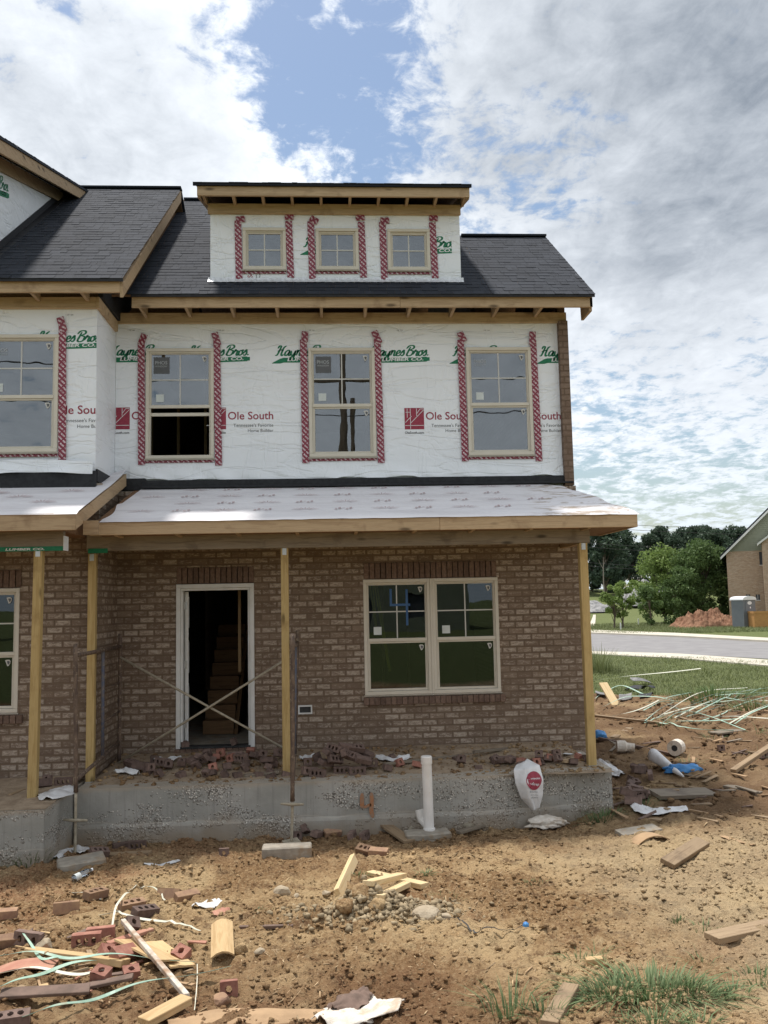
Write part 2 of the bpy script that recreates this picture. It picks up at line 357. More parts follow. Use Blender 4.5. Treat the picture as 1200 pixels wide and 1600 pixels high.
M['siding'] = pmat('siding', (.22, .235, .17), (.25, .265, .195), 3, .7, 0)
M['trim_white'] = pmat('trim_white', (.7, .7, .68), (.66, .66, .63), 3, .6, 0)
M['orange_wood'] = pmat('orange_wood', (.52, .28, .10), (.42, .21, .08), 4, .8, .2, stretch=(1, 1, 6))
M['leaf_bright'] = None
def leafmat(name, c1, c2):
    m, t, b = newmat(name)
    r = rnd(t, 'Island'); c = t.mix(r, c1, c2)
    big = t.noise(tex(t), .9, 3); c = t.mix(t.m('MULTIPLY', t.smooth(big, .4, .65), .45), c, tuple(x*.7 for x in c1))
    t.l.new(c, b.inputs['Base Color']); b.inputs['Roughness'].default_value = .6; b.inputs['Specular IOR Level'].default_value = .25
    tr = t.node('ShaderNodeBsdfTranslucent'); t.l.new(c, tr.inputs[0])
    mx = t.node('ShaderNodeMixShader'); mx.inputs[0].default_value = .3
    out = [n for n in t.n if n.type == 'OUTPUT_MATERIAL'][0]
    t.l.new(b.outputs[0], mx.inputs[1]); t.l.new(tr.outputs[0], mx.inputs[2]); t.l.new(mx.outputs[0], out.inputs[0])
    return m
M['leaf_bright'] = leafmat('leaf_bright', (.16, .235, .06), (.25, .33, .10))
M['leaf_mid'] = leafmat('leaf_mid', (.085, .14, .045), (.145, .21, .07))
M['leaf_dark'] = leafmat('leaf_dark', (.055, .088, .058), (.088, .125, .078))
M['grass'] = leafmat('grass', (.12, .15, .055), (.24, .26, .12))
M['weed'] = leafmat('weed', (.085, .14, .055), (.22, .27, .13))
M['bark'] = pmat('bark', (.10, .075, .055), (.17, .135, .10), 10, .95, .6, .02, stretch=(1, 1, .2))
M['bark_pale'] = pmat('bark_pale', (.33, .29, .24), (.22, .19, .155), 8, .95, .4, .02, stretch=(1, 1, .2))
def glassmat(name, refl, tint):
    m, t, b = newmat(name); t.n.remove(b)
    out = [n for n in t.n if n.type == 'OUTPUT_MATERIAL'][0]
    gl = t.node('ShaderNodeBsdfGlossy'); gl.inputs['Roughness'].default_value = 0.0; gl.inputs['Color'].default_value = (.93, .97, 1, 1)
    tr = t.node('ShaderNodeBsdfTransparent'); tr.inputs[0].default_value = (tint[0], tint[1], tint[2], 1)
    fr = t.node('ShaderNodeFresnel'); fr.inputs['IOR'].default_value = 1.5
    mx = t.node('ShaderNodeMixShader'); t.l.new(t.m('ADD', fr.outputs[0], refl), mx.inputs[0])
    t.l.new(tr.outputs[0], mx.inputs[1]); t.l.new(gl.outputs[0], mx.inputs[2]); t.l.new(mx.outputs[0], out.inputs[0])
    wv = t.node('ShaderNodeBump'); wv.inputs['Strength'].default_value = .06; wv.inputs['Distance'].default_value = .02
    t.l.new(t.noise(tex(t), 1.6, 2), wv.inputs['Height']); t.l.new(wv.outputs[0], gl.inputs['Normal'])
    return m
M['glass'] = glassmat('glass', .12, (.55, .58, .58))
M['glass_low'] = glassmat('glass_low', .015, (.5, .55, .55))
M['clear_plastic'] = glassmat('clear_plastic', .10, (.8, .83, .85))
def groundmat(name, attr=True):
    m, t, b = newmat(name)
    g = t.node('ShaderNodeNewGeometry').outputs['Position']
    at = t.node('ShaderNodeAttribute', attribute_name='dirt').outputs['Fac']
    n1 = t.noise(g, .75, 6, .6, .4); n2 = t.noise(g, 5, 7, .68, .3); n3 = t.noise(g, 38, 5, .7)
    c = t.mix(t.smooth(n1, .42, .58), (.265, .160, .078), (.445, .305, .162))
    c = t.mix(t.m('MULTIPLY', t.smooth(n2, .50, .66), .75), c, (.115, .062, .033))
    c = t.mix(t.m('MULTIPLY', t.smooth(n2, .44, .30), .8), c, (.47, .34, .19))
    red = t.noise(g, .42, 4, .6); x, y, z = t.sep(g)
    c = t.mix(t.m('MULTIPLY', t.smooth(t.m('ADD', red, t.m('MULTIPLY', x, -.035)), .50, .66), .6), c, (.30, .155, .085))
    c = t.mix(t.m('MULTIPLY', t.smooth(n3, .48, .66), .6), c, (.50, .37, .215))
    c = t.mix(t.m('MULTIPLY', t.smooth(n3, .47, .32), .7), c, (.085, .048, .027))
    side = t.m('MULTIPLY', t.smooth(x, 2.6, 4.2), t.smooth(y, -3.4, -1.6)); c = t.mix(t.m('MULTIPLY', side, t.m('ADD', .35, t.m('MULTIPLY', n2, .5))), c, (.125, .078, .048))
    straw = t.m('MULTIPLY', t.smooth(t.m('ADD', t.m('ADD', x, t.m('MULTIPLY', n1, 2.0)), t.m('MULTIPLY', n2, 1.0)), 3.2, 4.2), t.smooth(y, -1.8, -3.4)); c = t.mix(t.m('MULTIPLY', straw, .45), c, (.50, .40, .255))
    crumb = t.m('MULTIPLY', t.smooth(t.m('ADD', y, t.m('MULTIPLY', n1, 1.4)), -5.0, -6.1), t.smooth(t.m('ADD', x, t.m('MULTIPLY', n2, 1.2)), 1.9, .9)); c = t.mix(t.m('MULTIPLY', crumb, .6), c, (.165, .085, .045))
    pale = t.m('MULTIPLY', t.smooth(n1, .52, .62), t.smooth(n2, .36, .52)); c = t.mix(t.m('MULTIPLY', pale, .55), c, (.49, .36, .20))
    near_slab = t.m('MULTIPLY', t.smooth(y, -3.6, -1.4), t.smooth(t.noise(g, 1.1, 5, .6), .25, .6))
    c = t.mix(t.m('MULTIPLY', near_slab, .5), c, (.20, .125, .072))  # blotches of darker brown, growing towards the slab
    gn = t.noise(g, 2.5, 6, .7); gc = t.mix(gn, (.075, .105, .035), (.18, .19, .08))
    if attr: c = t.mix(at, gc, c)
    else:
        hv = t.node('ShaderNodeHueSaturation'); t.l.new(c, hv.inputs['Color']); t.put(hv.inputs['Value'], t.m('ADD', .88, t.m('MULTIPLY', rnd(t, 'Island'), .5))); c = hv.outputs[0]
    t.l.new(c, b.inputs['Base Color']); b.inputs['Roughness'].default_value = .95; b.inputs['Specular IOR Level'].default_value = .1
    bump(t, b, t.m('ADD', t.m('MULTIPLY', n3, .8), t.m('ADD', n2, t.m('MULTIPLY', t.noise(g, 120, 3, .7), .35))), 1.0, .035)
    return m
M['ground'] = groundmat('ground'); M['clod'] = groundmat('dirt', False)
M['mud'] = pmat('mud', (.24, .175, .115), (.38, .29, .20), 7, .95, .9, .02, detail=9, dirt=((.42, .35, .27), 22, .55, .6))
M['clod_grey'] = pmat('clod_grey', (.25, .19, .115), (.36, .285, .18), 14, .95, .8, .01, island=.25)
M['chip'] = pmat('chip', (.42, .31, .18), (.28, .18, .10), 9, .9, 0, island=.4)

# ------------------------------------------------------------------ builders
class MB:
    def __init__(s): s.v = []; s.f = []; s.m = []; s.uv = []
    def add(s, verts, faces, mat=0, uvs=None):
        o = len(s.v); s.v += [tuple(map(float, p)) for p in verts]
        for i, f in enumerate(faces):
            s.f.append(tuple(k+o for k in f)); s.m.append(mat); s.uv.append(uvs[i] if uvs else None)
    def box(s, x0, x1, y0, y1, z0, z1, mat=0):
        v = [(x0, y0, z0), (x1, y0, z0), (x1, y1, z0), (x0, y1, z0), (x0, y0, z1), (x1, y0, z1), (x1, y1, z1), (x0, y1, z1)]
        s.add(v, [(0, 3, 2, 1), (4, 5, 6, 7), (0, 1, 5, 4), (1, 2, 6, 5), (2, 3, 7, 6), (3, 0, 4, 7)], mat)
    def obox(s, c, size, rot=None, mat=0):
        m = rot if isinstance(rot, Matrix) else Euler(rot or (0, 0, 0)).to_matrix()
        hx, hy, hz = [q/2 for q in size]; c = Vector(c)
        v = [c+m @ Vector(p) for p in ((-hx, -hy, -hz), (hx, -hy, -hz), (hx, hy, -hz), (-hx, hy, -hz), (-hx, -hy, hz), (hx, -hy, hz), (hx, hy, hz), (-hx, hy, hz))]
        s.add(v, [(0, 3, 2, 1), (4, 5, 6, 7), (0, 1, 5, 4), (1, 2, 6, 5), (2, 3, 7, 6), (3, 0, 4, 7)], mat)
    def prism(s, poly, a0, a1, axis='x', mat=0):
        n = len(poly)
        def P(a, p): return {'x': (a, p[0], p[1]), 'y': (p[0], a, p[1]), 'z': (p[0], p[1], a)}[axis]
        v = [P(a0, p) for p in poly]+[P(a1, p) for p in poly]
        s.add(v, [tuple(range(n))[::-1], tuple(range(n, 2*n))]+[(i, (i+1) % n, n+(i+1) % n, n+i) for i in range(n)], mat)
    def tube(s, pts, r, n=8, mat=0, caps=True):
        pts = [Vector(p) for p in pts]; rs = r if isinstance(r, (list, tuple)) else [r]*len(pts)
        rings = []; up = Vector((0, 0, 1)); prev = None
        for i, p in enumerate(pts):
            d = (pts[min(i+1, len(pts)-1)]-pts[max(i-1, 0)]).normalized()
            a = prev if prev is not None else (up if abs(d.z) < .9 else Vector((1, 0, 0)))
            e1 = (a-d*a.dot(d)).normalized(); e2 = d.cross(e1); prev = e1
            rings.append([p+rs[i]*(math.cos(2*PI*k/n)*e1+math.sin(2*PI*k/n)*e2) for k in range(n)])
        v = [q for ring in rings for q in ring]; f = []
        for i in range(len(pts)-1):
            for k in range(n): f.append((i*n+k, i*n+(k+1) % n, (i+1)*n+(k+1) % n, (i+1)*n+k))
        if caps: f += [tuple(range(n))[::-1], tuple((len(pts)-1)*n+k for k in range(n))]
        s.add(v, f, mat)
    def grid(s, fn, nu, nv, mat=0, close_u=False):
        v = [fn(i/nu, j/nv) for j in range(nv+1) for i in range(nu+1)]
        f = [(j*(nu+1)+i, j*(nu+1)+i+1, (j+1)*(nu+1)+i+1, (j+1)*(nu+1)+i) for j in range(nv) for i in range(nu)]
        s.add(v, f, mat)
    def build(s, name, mats, parent=None, origin=(0, 0, 0), bevel=0, smooth=False, solid=0):
        me = bpy.data.meshes.new(name); ox = Vector(origin)
        me.from_pydata([tuple(Vector(p)-ox) for p in s.v], [], s.f)
        mats = mats if isinstance(mats, (list, tuple)) else [mats]
        for q in mats: me.materials.append(M[q])
        me.polygons.foreach_set('material_index', s.m)
        ul = me.uv_layers.new(name='UVMap'); uv = np.zeros((len(me.loops), 2), np.float32)
        for p in me.polygons:
            g = s.uv[p.index]
            if g: 
                for k, li in enumerate(p.loop_indices): uv[li] = g[k]
            else:
                n = p.normal; a = max(range(3), key=lambda i: abs(n[i]))
                ia, ib = ((1, 2), (0, 2), (0, 1))[a]
                for k, li in enumerate(p.loop_indices):
                    c = s.v[s.f[p.index][k]]; uv[li] = (c[ia], c[ib])
        ul.data.foreach_set('uv', uv.ravel())
        if bevel or smooth or solid:
            bm = bmesh.new(); bm.from_mesh(me)
            if bevel:
                bmesh.ops.bevel(bm, geom=[e for e in bm.edges if len(e.link_faces) == 2 and e.calc_face_angle(0) > .6], offset=bevel, segments=1, affect='EDGES', profile=.5)
            if solid: bmesh.ops.solidify(bm, geom=bm.faces[:], thickness=solid)
            if smooth:
                for f in bm.faces: f.smooth = True
            bm.to_mesh(me); bm.free()
        me.validate(); me.update()
        o = bpy.data.objects.new(name, me); COL.objects.link(o); o.location = ox
        if parent:
            o.parent = parent; w = Vector((0, 0, 0)); q = parent; turned = False
            while q: w += q.location; turned |= any(abs(e) > 1e-6 for e in q.rotation_euler); q = q.parent
            if not turned: o.location = ox-w
        return o
def tag(o, label=None, cat=None, group=None, kind=None):
    for k, v in (('label', label), ('category', cat), ('group', group), ('kind', kind)):
        if v: o[k] = v
    return o
def thing(name, loc, label, cat, group=None, rz=0):
    o = bpy.data.objects.new(name, None); COL.objects.link(o); o.location = loc; o.rotation_euler = (0, 0, rz); o.empty_display_size = .1
    return tag(o, label, cat, group)
def link_mesh(name, me, loc, rot=(0, 0, 0), parent=None):
    o = bpy.data.objects.new(name, me); COL.objects.link(o); o.location = loc; o.rotation_euler = rot
    if parent: o.parent = parent
    return o
def fast_mesh(name, verts, faces_flat, nper, matname):
    """numpy mesh: verts (n,3), faces flat int array with nper corners each"""
    me = bpy.data.meshes.new(name); nf = len(faces_flat)//nper
    me.vertices.add(len(verts)); me.vertices.foreach_set('co', np.asarray(verts, np.float32).ravel())
    me.loops.add(len(faces_flat)); me.loops.foreach_set('vertex_index', np.asarray(faces_flat, np.int32))
    me.polygons.add(nf); me.polygons.foreach_set('loop_start', np.arange(0, nf*nper, nper, dtype=np.int32))
    me.update(calc_edges=True); me.materials.append(M[matname])
    return me

# ------------------------------------------------------------------ ground
def _h(ix, iy, seed):
    a = np.sin(ix*127.1+iy*311.7+seed*74.7)*43758.5453; return a-np.floor(a)
def vnoise(x, y, seed=0):
    ix, iy = np.floor(x), np.floor(y); fx, fy = x-ix, y-iy
    fx = fx*fx*(3-2*fx); fy = fy*fy*(3-2*fy)
    return (_h(ix, iy, seed)*(1-fx)+_h(ix+1, iy, seed)*fx)*(1-fy)+(_h(ix, iy+1, seed)*(1-fx)+_h(ix+1, iy+1, seed)*fx)*fy
def fbm(x, y, octv, seed=0):
    s = 0; a = .5
    for k in range(octv): s = s+a*(vnoise(x, y, seed+k)-.5); x, y, a = x*2.07+3.1, y*2.03+1.7, a*.55
    return s
def sst(x, a, b):
    t = np.clip((x-a)/(b-a), 0, 1); return t*t*(3-2*t)
def dirtmask(x, y):
    yb = 10.0-.32*(x-4)+1.2*fbm(x*.6, y*.6, 3, 9)
    rear = 1-sst(y, yb-.5, yb+.5)
    front = sst(y+.6*fbm(x, y, 3, 5), -10.0, -9.2)
    side = 1-sst(np.abs(x-1), 16, 17)
    return np.where(y > -1, rear, front)*side
MOUND = None
def ground_z(x, y, fine=True):
    x = np.asarray(x, float); y = np.asarray(y, float)
    z = -.33+.085*np.clip(-1.7-y, 0, 12.0)-.085*np.clip(-y-16, 0, 8)*.4
    xr = sst(x, 2.4, 4.0)
    z = z+xr*.2*np.exp(-np.clip(-1.5-y, 0, 50)/2.2)+.13*xr*sst(y, -1.5, 5)
    z = z+3.6*sst(y, 62, 125)*sst(y+0*x, 62, 125)
    d = dirtmask(x, y)
    z = z+d*(.10*fbm(x*.8, y*.8, 3, 1)+.06*fbm(x*2.6, y*2.6, 3, 2))*sst(-y+x*.0, 1.5, 2.0)*np.where(y < -1.45, 1, 0)
    z = z+np.where((y >= -1.45) & (x > 3.3), d*(.34*fbm(x*.8, y*.8, 4, 3)), 0)
    if MOUND is not None:
        for (mx, my, sx, sy, hh) in MOUND:
            z = z+hh*np.exp(-((x-mx)/sx)**2-((y-my)/sy)**2)*(1+1.6*fbm(x*8, y*8, 4, 77))
    if fine:
        nearw = d*sst(y, -11, -9.5)*(1-sst(y, 6, 12))
        z = z+nearw*(.17*np.abs(fbm(x*5, y*5, 4, 11))+.05*fbm(x*5.1, y*4.7, 4, 15)+.060*fbm(x*17, y*19, 3, 21)*(.5+1.2*vnoise(x*1.1, y*1.1, 23)))
    return z
def gz(x, y): return float(ground_z(x, y))
def G(px, py):
    """where the sight line through a photo pixel meets the ground"""
    d = ray(px, py); t = max(2.0, (EYE-1.1)/max(1e-4, -d[2])) if d[2] < -.004 else 20.0
    for k in range(4000):
        p = EYEP+t*d
        if p[2] <= gz(p[0], p[1]): break
        t += .03
    lo, hi = t-.03, t
    for k in range(12):
        mid = (lo+hi)/2; p = EYEP+mid*d
        if p[2] <= gz(p[0], p[1]): hi = mid
        else: lo = mid
    p = EYEP+hi*d; return Vector((p[0], p[1], gz(p[0], p[1])))
_m1 = G(572, 1425); _m2 = G(520, 1440); _m3 = G(640, 1425)
MOUND = [(_m1.x, _m1.y, .20, .17, .20), (_m2.x, _m2.y, .30, .16, .07), (_m3.x, _m3.y, .35, .16, .05)]
def axis_pts(dense, far, growth=1.12):
    """dense: list of (a, b, step) in order, then grow to +-far"""
    pts = []
    for a, b, st in dense: pts += list(np.arange(a, b, st))
    pts.append(dense[-1][1]); st = dense[-1][2]
    while pts[-1] < far: st *= growth; pts.append(pts[-1]+st)
    st = dense[0][2]; lo = []; q = pts[0]
    while q > -far: st *= growth; q -= st; lo.append(q)
    return np.array(lo[::-1]+pts)
def make_ground():
    xs = axis_pts([(-4.2, 4.2, .022), (4.2, 9.0, .06)], 900); ys = axis_pts([(-8.2, -1.2, .022), (-1.2, 15, .07)], 1200)
    X, Yy = np.meshgrid(xs, ys); Z = ground_z(X, Yy)
    nx, ny = len(xs), len(ys)
    V = np.stack([X, Yy, Z], -1).reshape(-1, 3)
    i = np.arange(nx-1); j = np.arange(ny-1); I, J = np.meshgrid(i, j); a = (J*nx+I).ravel()
    F = np.stack([a, a+1, a+1+nx, a+nx], -1).ravel()
    me = fast_mesh('ground', V, F, 4, 'ground')
    at = me.attributes.new('dirt', 'FLOAT', 'POINT'); at.data.foreach_set('value', dirtmask(X, Yy).ravel().astype(np.float32))
    me.polygons.foreach_set('use_smooth', np.ones(len(me.polygons), bool))
    o = bpy.data.objects.new('ground', me); COL.objects.link(o); tag(o, 'bare clay ground with lawn beyond', None, None, 'structure')
make_ground()
def strip(name, near, far, mat, lift, label):
    mb = MB(); n = len(near)
    A = []; 
    for row in (near, far):
        for p in row: A.append((p[0], p[1], gz(p[0], p[1])*0+p[2]+lift))
    mb.add(A, [(i, i+1, n+i+1, n+i) for i in range(n-1)])
    o = mb.build(name, mat); tag(o, label, None, None, 'structure'); return o
def zrow(pts, z=0.0): return [ZP(px, py, z) for px, py in pts]
def ext(row, a, b):
    r0 = row[0]+(row[0]-row[1])/np.linalg.norm(row[1]-row[0])*a; r1 = row[-1]+(row[-1]-row[-2])/np.linalg.norm(row[-1]-row[-2])*b
    return [r0]+row+[r1]
road_near = ext(zrow([(935, 1018), (1060, 1022), (1200, 1030)]), 60, 60); road_far = ext(zrow([(935, 991), (1060, 996), (1200, 1004)]), 60, 60)
strip('road', road_near, road_far, 'asphalt', .012, 'grey asphalt road')
def kerb(name, row_a, row_b, h, mat, label):
    mb = MB()
    for i in range(len(row_a)-1):
        a, b, c, d = row_a[i], row_a[i+1], row_b[i+1], row_b[i]
        v = [(p[0], p[1], -.05) for p in (a, b, c, d)]+[(p[0], p[1], h) for p in (a, b, c, d)]
        mb.add(v, [(4, 5, 6, 7), (0, 1, 5, 4), (1, 2, 6, 5), (2, 3, 7, 6), (3, 0, 4, 7)])
    o = mb.build(name, mat); tag(o, label, None, None, 'structure')
kerb('kerb', road_far, ext(zrow([(935, 986.5), (1060, 991.5), (1200, 999.5)]), 60, 60), .10, 'sidewalk', 'pale concrete kerb along the far side of the road')
kerb('pavement', ext(zrow([(935, 1024), (1060, 1030), (1200, 1042)]), 60, 40), ext(zrow([(935, 1019.5), (1060, 1023), (1200, 1033)]), 60, 40), .05, 'sidewalk', 'pale concrete pavement along the near side of the road')

# ------------------------------------------------------------------ lettering
_tc = {}
def text2d(s, size=1.0, bold=0.0, shear=0.0, align='LEFT'):
    key = (s, bold, shear)
    if key not in _tc:
        cu = bpy.data.curves.new('txt', 'FONT'); cu.body = s; cu.size = 1; cu.shear = shear; cu.offset = bold; cu.resolution_u = 3
        ob = bpy.data.objects.new('txt', cu); COL.objects.link(ob)
        dg = bpy.context.evaluated_depsgraph_get(); me = bpy.data.meshes.new_from_object(ob.evaluated_get(dg))
        _tc[key] = ([(v.co.x, v.co.y) for v in me.vertices], [tuple(p.vertices) for p in me.polygons])
        bpy.data.objects.remove(ob); bpy.data.curves.remove(cu); bpy.data.meshes.remove(me)
    v, f = _tc[key]; x0 = min(p[0] for p in v); x1 = max(p[0] for p in v)
    return [((p[0]-x0)*size, p[1]*size) for p in v], f, (x1-x0)*size
def fit_text(s, width, **kw):
    v, f, w = text2d(s, 1.0, **kw); k = width/w
    return [(x*k, y*k) for x, y in v], f, k
def ribbon2d(pts, w, n=5):
    """smooth brush stroke through points -> 2d quads"""
    P = [np.array(p, float) for p in pts]; Q = [2*P[0]-P[1]]+P+[2*P[-1]-P[-2]]; S = []
    for i in range(1, len(Q)-2):
        for k in range(n):
            t = k/n; a, b, c, d = Q[i-1], Q[i], Q[i+1], Q[i+2]
            S.append(.5*((2*b)+(c-a)*t+(2*a-5*b+4*c-d)*t*t+(3*b-a-3*c+d)*t**3))
    S.append(P[-1]); v = []; f = []
    for i, p in enumerate(S):
        d = S[min(i+1, len(S)-1)]-S[max(i-1, 0)]; d = d/(np.linalg.norm(d)+1e-9)
        ww = w*(.62+.55*abs(d[1]))*min(1, .45+.25*min(i, len(S)-1-i)); nn = np.array([-d[1], d[0]])
        v += [p+nn*ww/2, p-nn*ww/2]
    for i in range(len(S)-1): f.append((2*i, 2*i+1, 2*i+3, 2*i+2))
    return [tuple(q) for q in v], f
LET = {
 'H': ([[(.12, 1.35), (.3, 1.85), (.62, 1.75), (.5, .9), (.3, .1), (-.05, .05)], [(1.55, 1.9), (1.15, 1.5), (1.0, .4), (1.15, 0), (1.45, .2)], [(.2, .85), (.8, 1.1), (1.25, .95)]], 1.55),
 'B': ([[(.5, 1.75), (.3, .8), (.1, 0)], [(-.15, 1.35), (.25, 1.9), (.95, 1.95), (1.15, 1.5), (.5, 1.05)], [(.5, 1.05), (1.15, .85), (1.05, .15), (.45, -.05), (.1, .3)]], 1.35),
 'a': ([[(.8, .9), (.5, 1.02), (.12, .65), (.15, .08), (.45, .05), (.75, .55), (.82, 1)], [(.82, 1), (.75, .2), (.95, .0), (1.15, .25)]], 1.05),
 'y': ([[(.05, .95), (.12, .25), (.4, .05), (.72, .5), (.8, 1)], [(.8, 1), (.75, -.3), (.4, -.8), (.1, -.55), (.6, -.05), (1.1, .25)]], 1.0),
 'n': ([[(.0, .8), (.18, 1), (.15, 0)], [(.15, .5), (.42, 1), (.68, .85), (.66, .15), (.85, 0), (1.05, .25)]], 1.0),
 'e': ([[(.05, .4), (.55, .55), (.6, .9), (.35, 1.02), (.08, .6), (.2, .05), (.55, .0), (.9, .3)]], .82),
 's': ([[(-.05, .2), (.4, 1.05), (.5, .8), (.6, .35), (.4, 0), (.05, .12)]], .72),
 'r': ([[(-.05, .2), (.22, 1.08), (.3, .82), (.62, .85), (.55, .15), (.75, 0), (.95, .25)]], .85),
 'o': ([[(.5, 1), (.12, .75), (.1, .2), (.4, 0), (.72, .4), (.55, 1), (.9, .9)]], .85),
 '.': ([[(.1, .0), (.2, .12), (.3, .05)]], .35), ' ': ([], .25)}
def script2d(word, height, shear=.28):
    """brush-script lettering, cap height `height`"""
    k = height/1.9; x = 0; V = []; F = []
    for ch in word:
        st, adv = LET[ch]
        for s_ in st:
            v, f = ribbon2d([(px+x, py) for px, py in s_], .30); o = len(V)
            V += [((a+shear*b)*k, b*k) for a, b in v]; F += [tuple(q+o for q in g) for g in f]
        x += adv
    return V, F, x*k
HOLES = []
def add2d(mb, v2, faces, place, mat, clip=None):
    """put 2d shapes on a surface; clip=(u0,u1) cuts them at u"""
    if not v2: return
    bm = bmesh.new(); vs = [bm.verts.new((p[0], p[1], 0)) for p in v2]
    for f in faces:
        try: bm.faces.new([vs[k] for k in f])
        except ValueError: pass
    if clip:
        for u, sgn in ((clip[0], -1), (clip[1], 1)):
            if u is not None:
                bmesh.ops.bisect_plane(bm, geom=bm.verts[:]+bm.edges[:]+bm.faces[:], plane_co=(u, 0, 0), plane_no=(sgn, 0, 0), clear_outer=True)
    bm.normal_update(); bm.verts.index_update()
    V = [place(v.co.x, v.co.y) for v in bm.verts]; F = []
    for f in bm.faces:
        idx = [v.index for v in f.verts]
        F.append(tuple(idx) if f.normal.z > 0 else tuple(idx[::-1]))
    if HOLES and V:
        F = [f for f in F if not any(h[0] < sum(V[k][0] for k in f)/len(f) < h[1] and h[2] < sum(V[k][2] for k in f)/len(f) < h[3] for h in HOLES)]
    mb.add(V, F, mat); bm.free()
# wrap print mats: 1 green 2 white 3 red 4 ink
def lumber_logo(mb, x, z, w, y, clip=None, rotfn=None):
    """green script name over a green swash with white capitals"""
    place = rotfn or (lambda u, v: (x+u, y-.002, z+v)); place2 = rotfn and (lambda u, v: tuple(np.array(rotfn(u, v))+np.array((0, -.0015, 0)))) or (lambda u, v: (x+u, y-.0035, z+v))
    cl = (None if not clip or clip[0] is None else clip[0]-x, None if not clip or clip[1] is None else clip[1]-x) if clip else None
    h = w*.175
    v, f, ww = script2d('Haynes Bros.', h); k = w*.93/ww
    add2d(mb, [(a*k+.03*w, b*.9+.002*w) for a, b in v], f, place, 1, cl)
    n = 60; bv = []
    for i in range(n+1):
        u = i/n; cen = -.072*w+.018*w*u-.02*w*math.sin(u*PI)*.4-.05*w*max(0, .18-u)/.18
        th = .078*w*min(1, .12+u*7)
        if u > .96: th *= .75
        bv += [(u*w-.02*w, cen-th/2), (u*w-.02*w, cen+th/2)]
    add2d(mb, bv, [(2*i, 2*i+2, 2*i+3, 2*i+1) for i in range(n)], place, 1, cl)
    v, f, k = fit_text('LUMBER CO.', w*.66, bold=.03, shear=.15)
    add2d(mb, [(a+.22*w, b*.60-.088*w+a*.02) for a, b in v], f, place2, 2, cl)
def builder_logo(mb, x, z, y, k=1.0, clip=None, square=True, rotfn=None):
    """red square emblem (z = its lower edge) with the red name and two ink lines"""
    place = rotfn or (lambda u, v: (x+u, y-.002, z+v)); place2 = (lambda u, v: (x+u, y-.0035, z+v)) if not rotfn else (lambda u, v: tuple(np.array(rotfn(u, v))+np.array((0, -.0015, 0))))
    cl = (None if not clip or clip[0] is None else clip[0]-x, None if not clip or clip[1] is None else clip[1]-x) if clip else None
    a = .27*k; b = .30*k
    if square:
        add2d(mb, [(a*i/8, b*j/2) for j in range(3) for i in range(9)], [(j*9+i, j*9+i+1, j*9+i+10, j*9+i+9) for j in range(2) for i in range(8)], place, 3, cl)
        def line(p, q, w_=.007*k):
            p = np.array(p)*np.array((a, b)); q = np.array(q)*np.array((a, b)); d = (q-p)/np.linalg.norm(q-p); n_ = np.array((-d[1], d[0]))*w_/2
            add2d(mb, [tuple(p+n_), tuple(q+n_), tuple(q-n_), tuple(p-n_)], [(0, 1, 2, 3)], place2, 2, cl)
        for p, q in (((.02, .18), (.98, .18)), ((.30, .02), (.30, .55)), ((.04, .32), (.36, .62)), ((.30, .28), (.98, .90)), ((.14, .98), (.14, .55)), ((.30, .98), (.30, .62)), ((.06, .80), (.32, .80)), ((.62, .98), (.62, .62)), ((.62, .72), (.80, .95)), ((.8, .95), (.98, .95))): line(p, q)
        v, f, _ = fit_text('OleSouth.com', .265*k, bold=.02); add2d(mb, [(p, q-.062*k) for p, q in v], f, place, 4, cl)
    v, f, _ = fit_text('Ole South', .615*k, bold=.012); add2d(mb, [(p+.295*k, q+.135*k) for p, q in v], f, place, 3, cl)
    v, f, _ = fit_text("Tennessee's Favorite", .54*k); add2d(mb, [(p+.37*k, q+.030*k) for p, q in v], f, place, 4, cl)
    v, f, _ = fit_text('Home Builder', .345*k); add2d(mb, [(p+.565*k, q-.043*k) for p, q in v], f, place, 4, cl)

def wall_holes(mb, x0, x1, z0, z1, y0, y1, holes, mat=0):
    xs = sorted({x0, x1, *[h[0] for h in holes], *[h[1] for h in holes]}); xs = [x for x in xs if x0 <= x <= x1]
    for a, b in zip(xs[:-1], xs[1:]):
        hs = sorted((h[2], h[3]) for h in holes if h[0] < (a+b)/2 < h[1]); z = z0
        for c, d in hs:
            if c > z: mb.box(a, b, y0, y1, z, c, mat)
            z = max(z, d)
        if z < z1: mb.box(a, b, y0, y1, z, z1, mat)

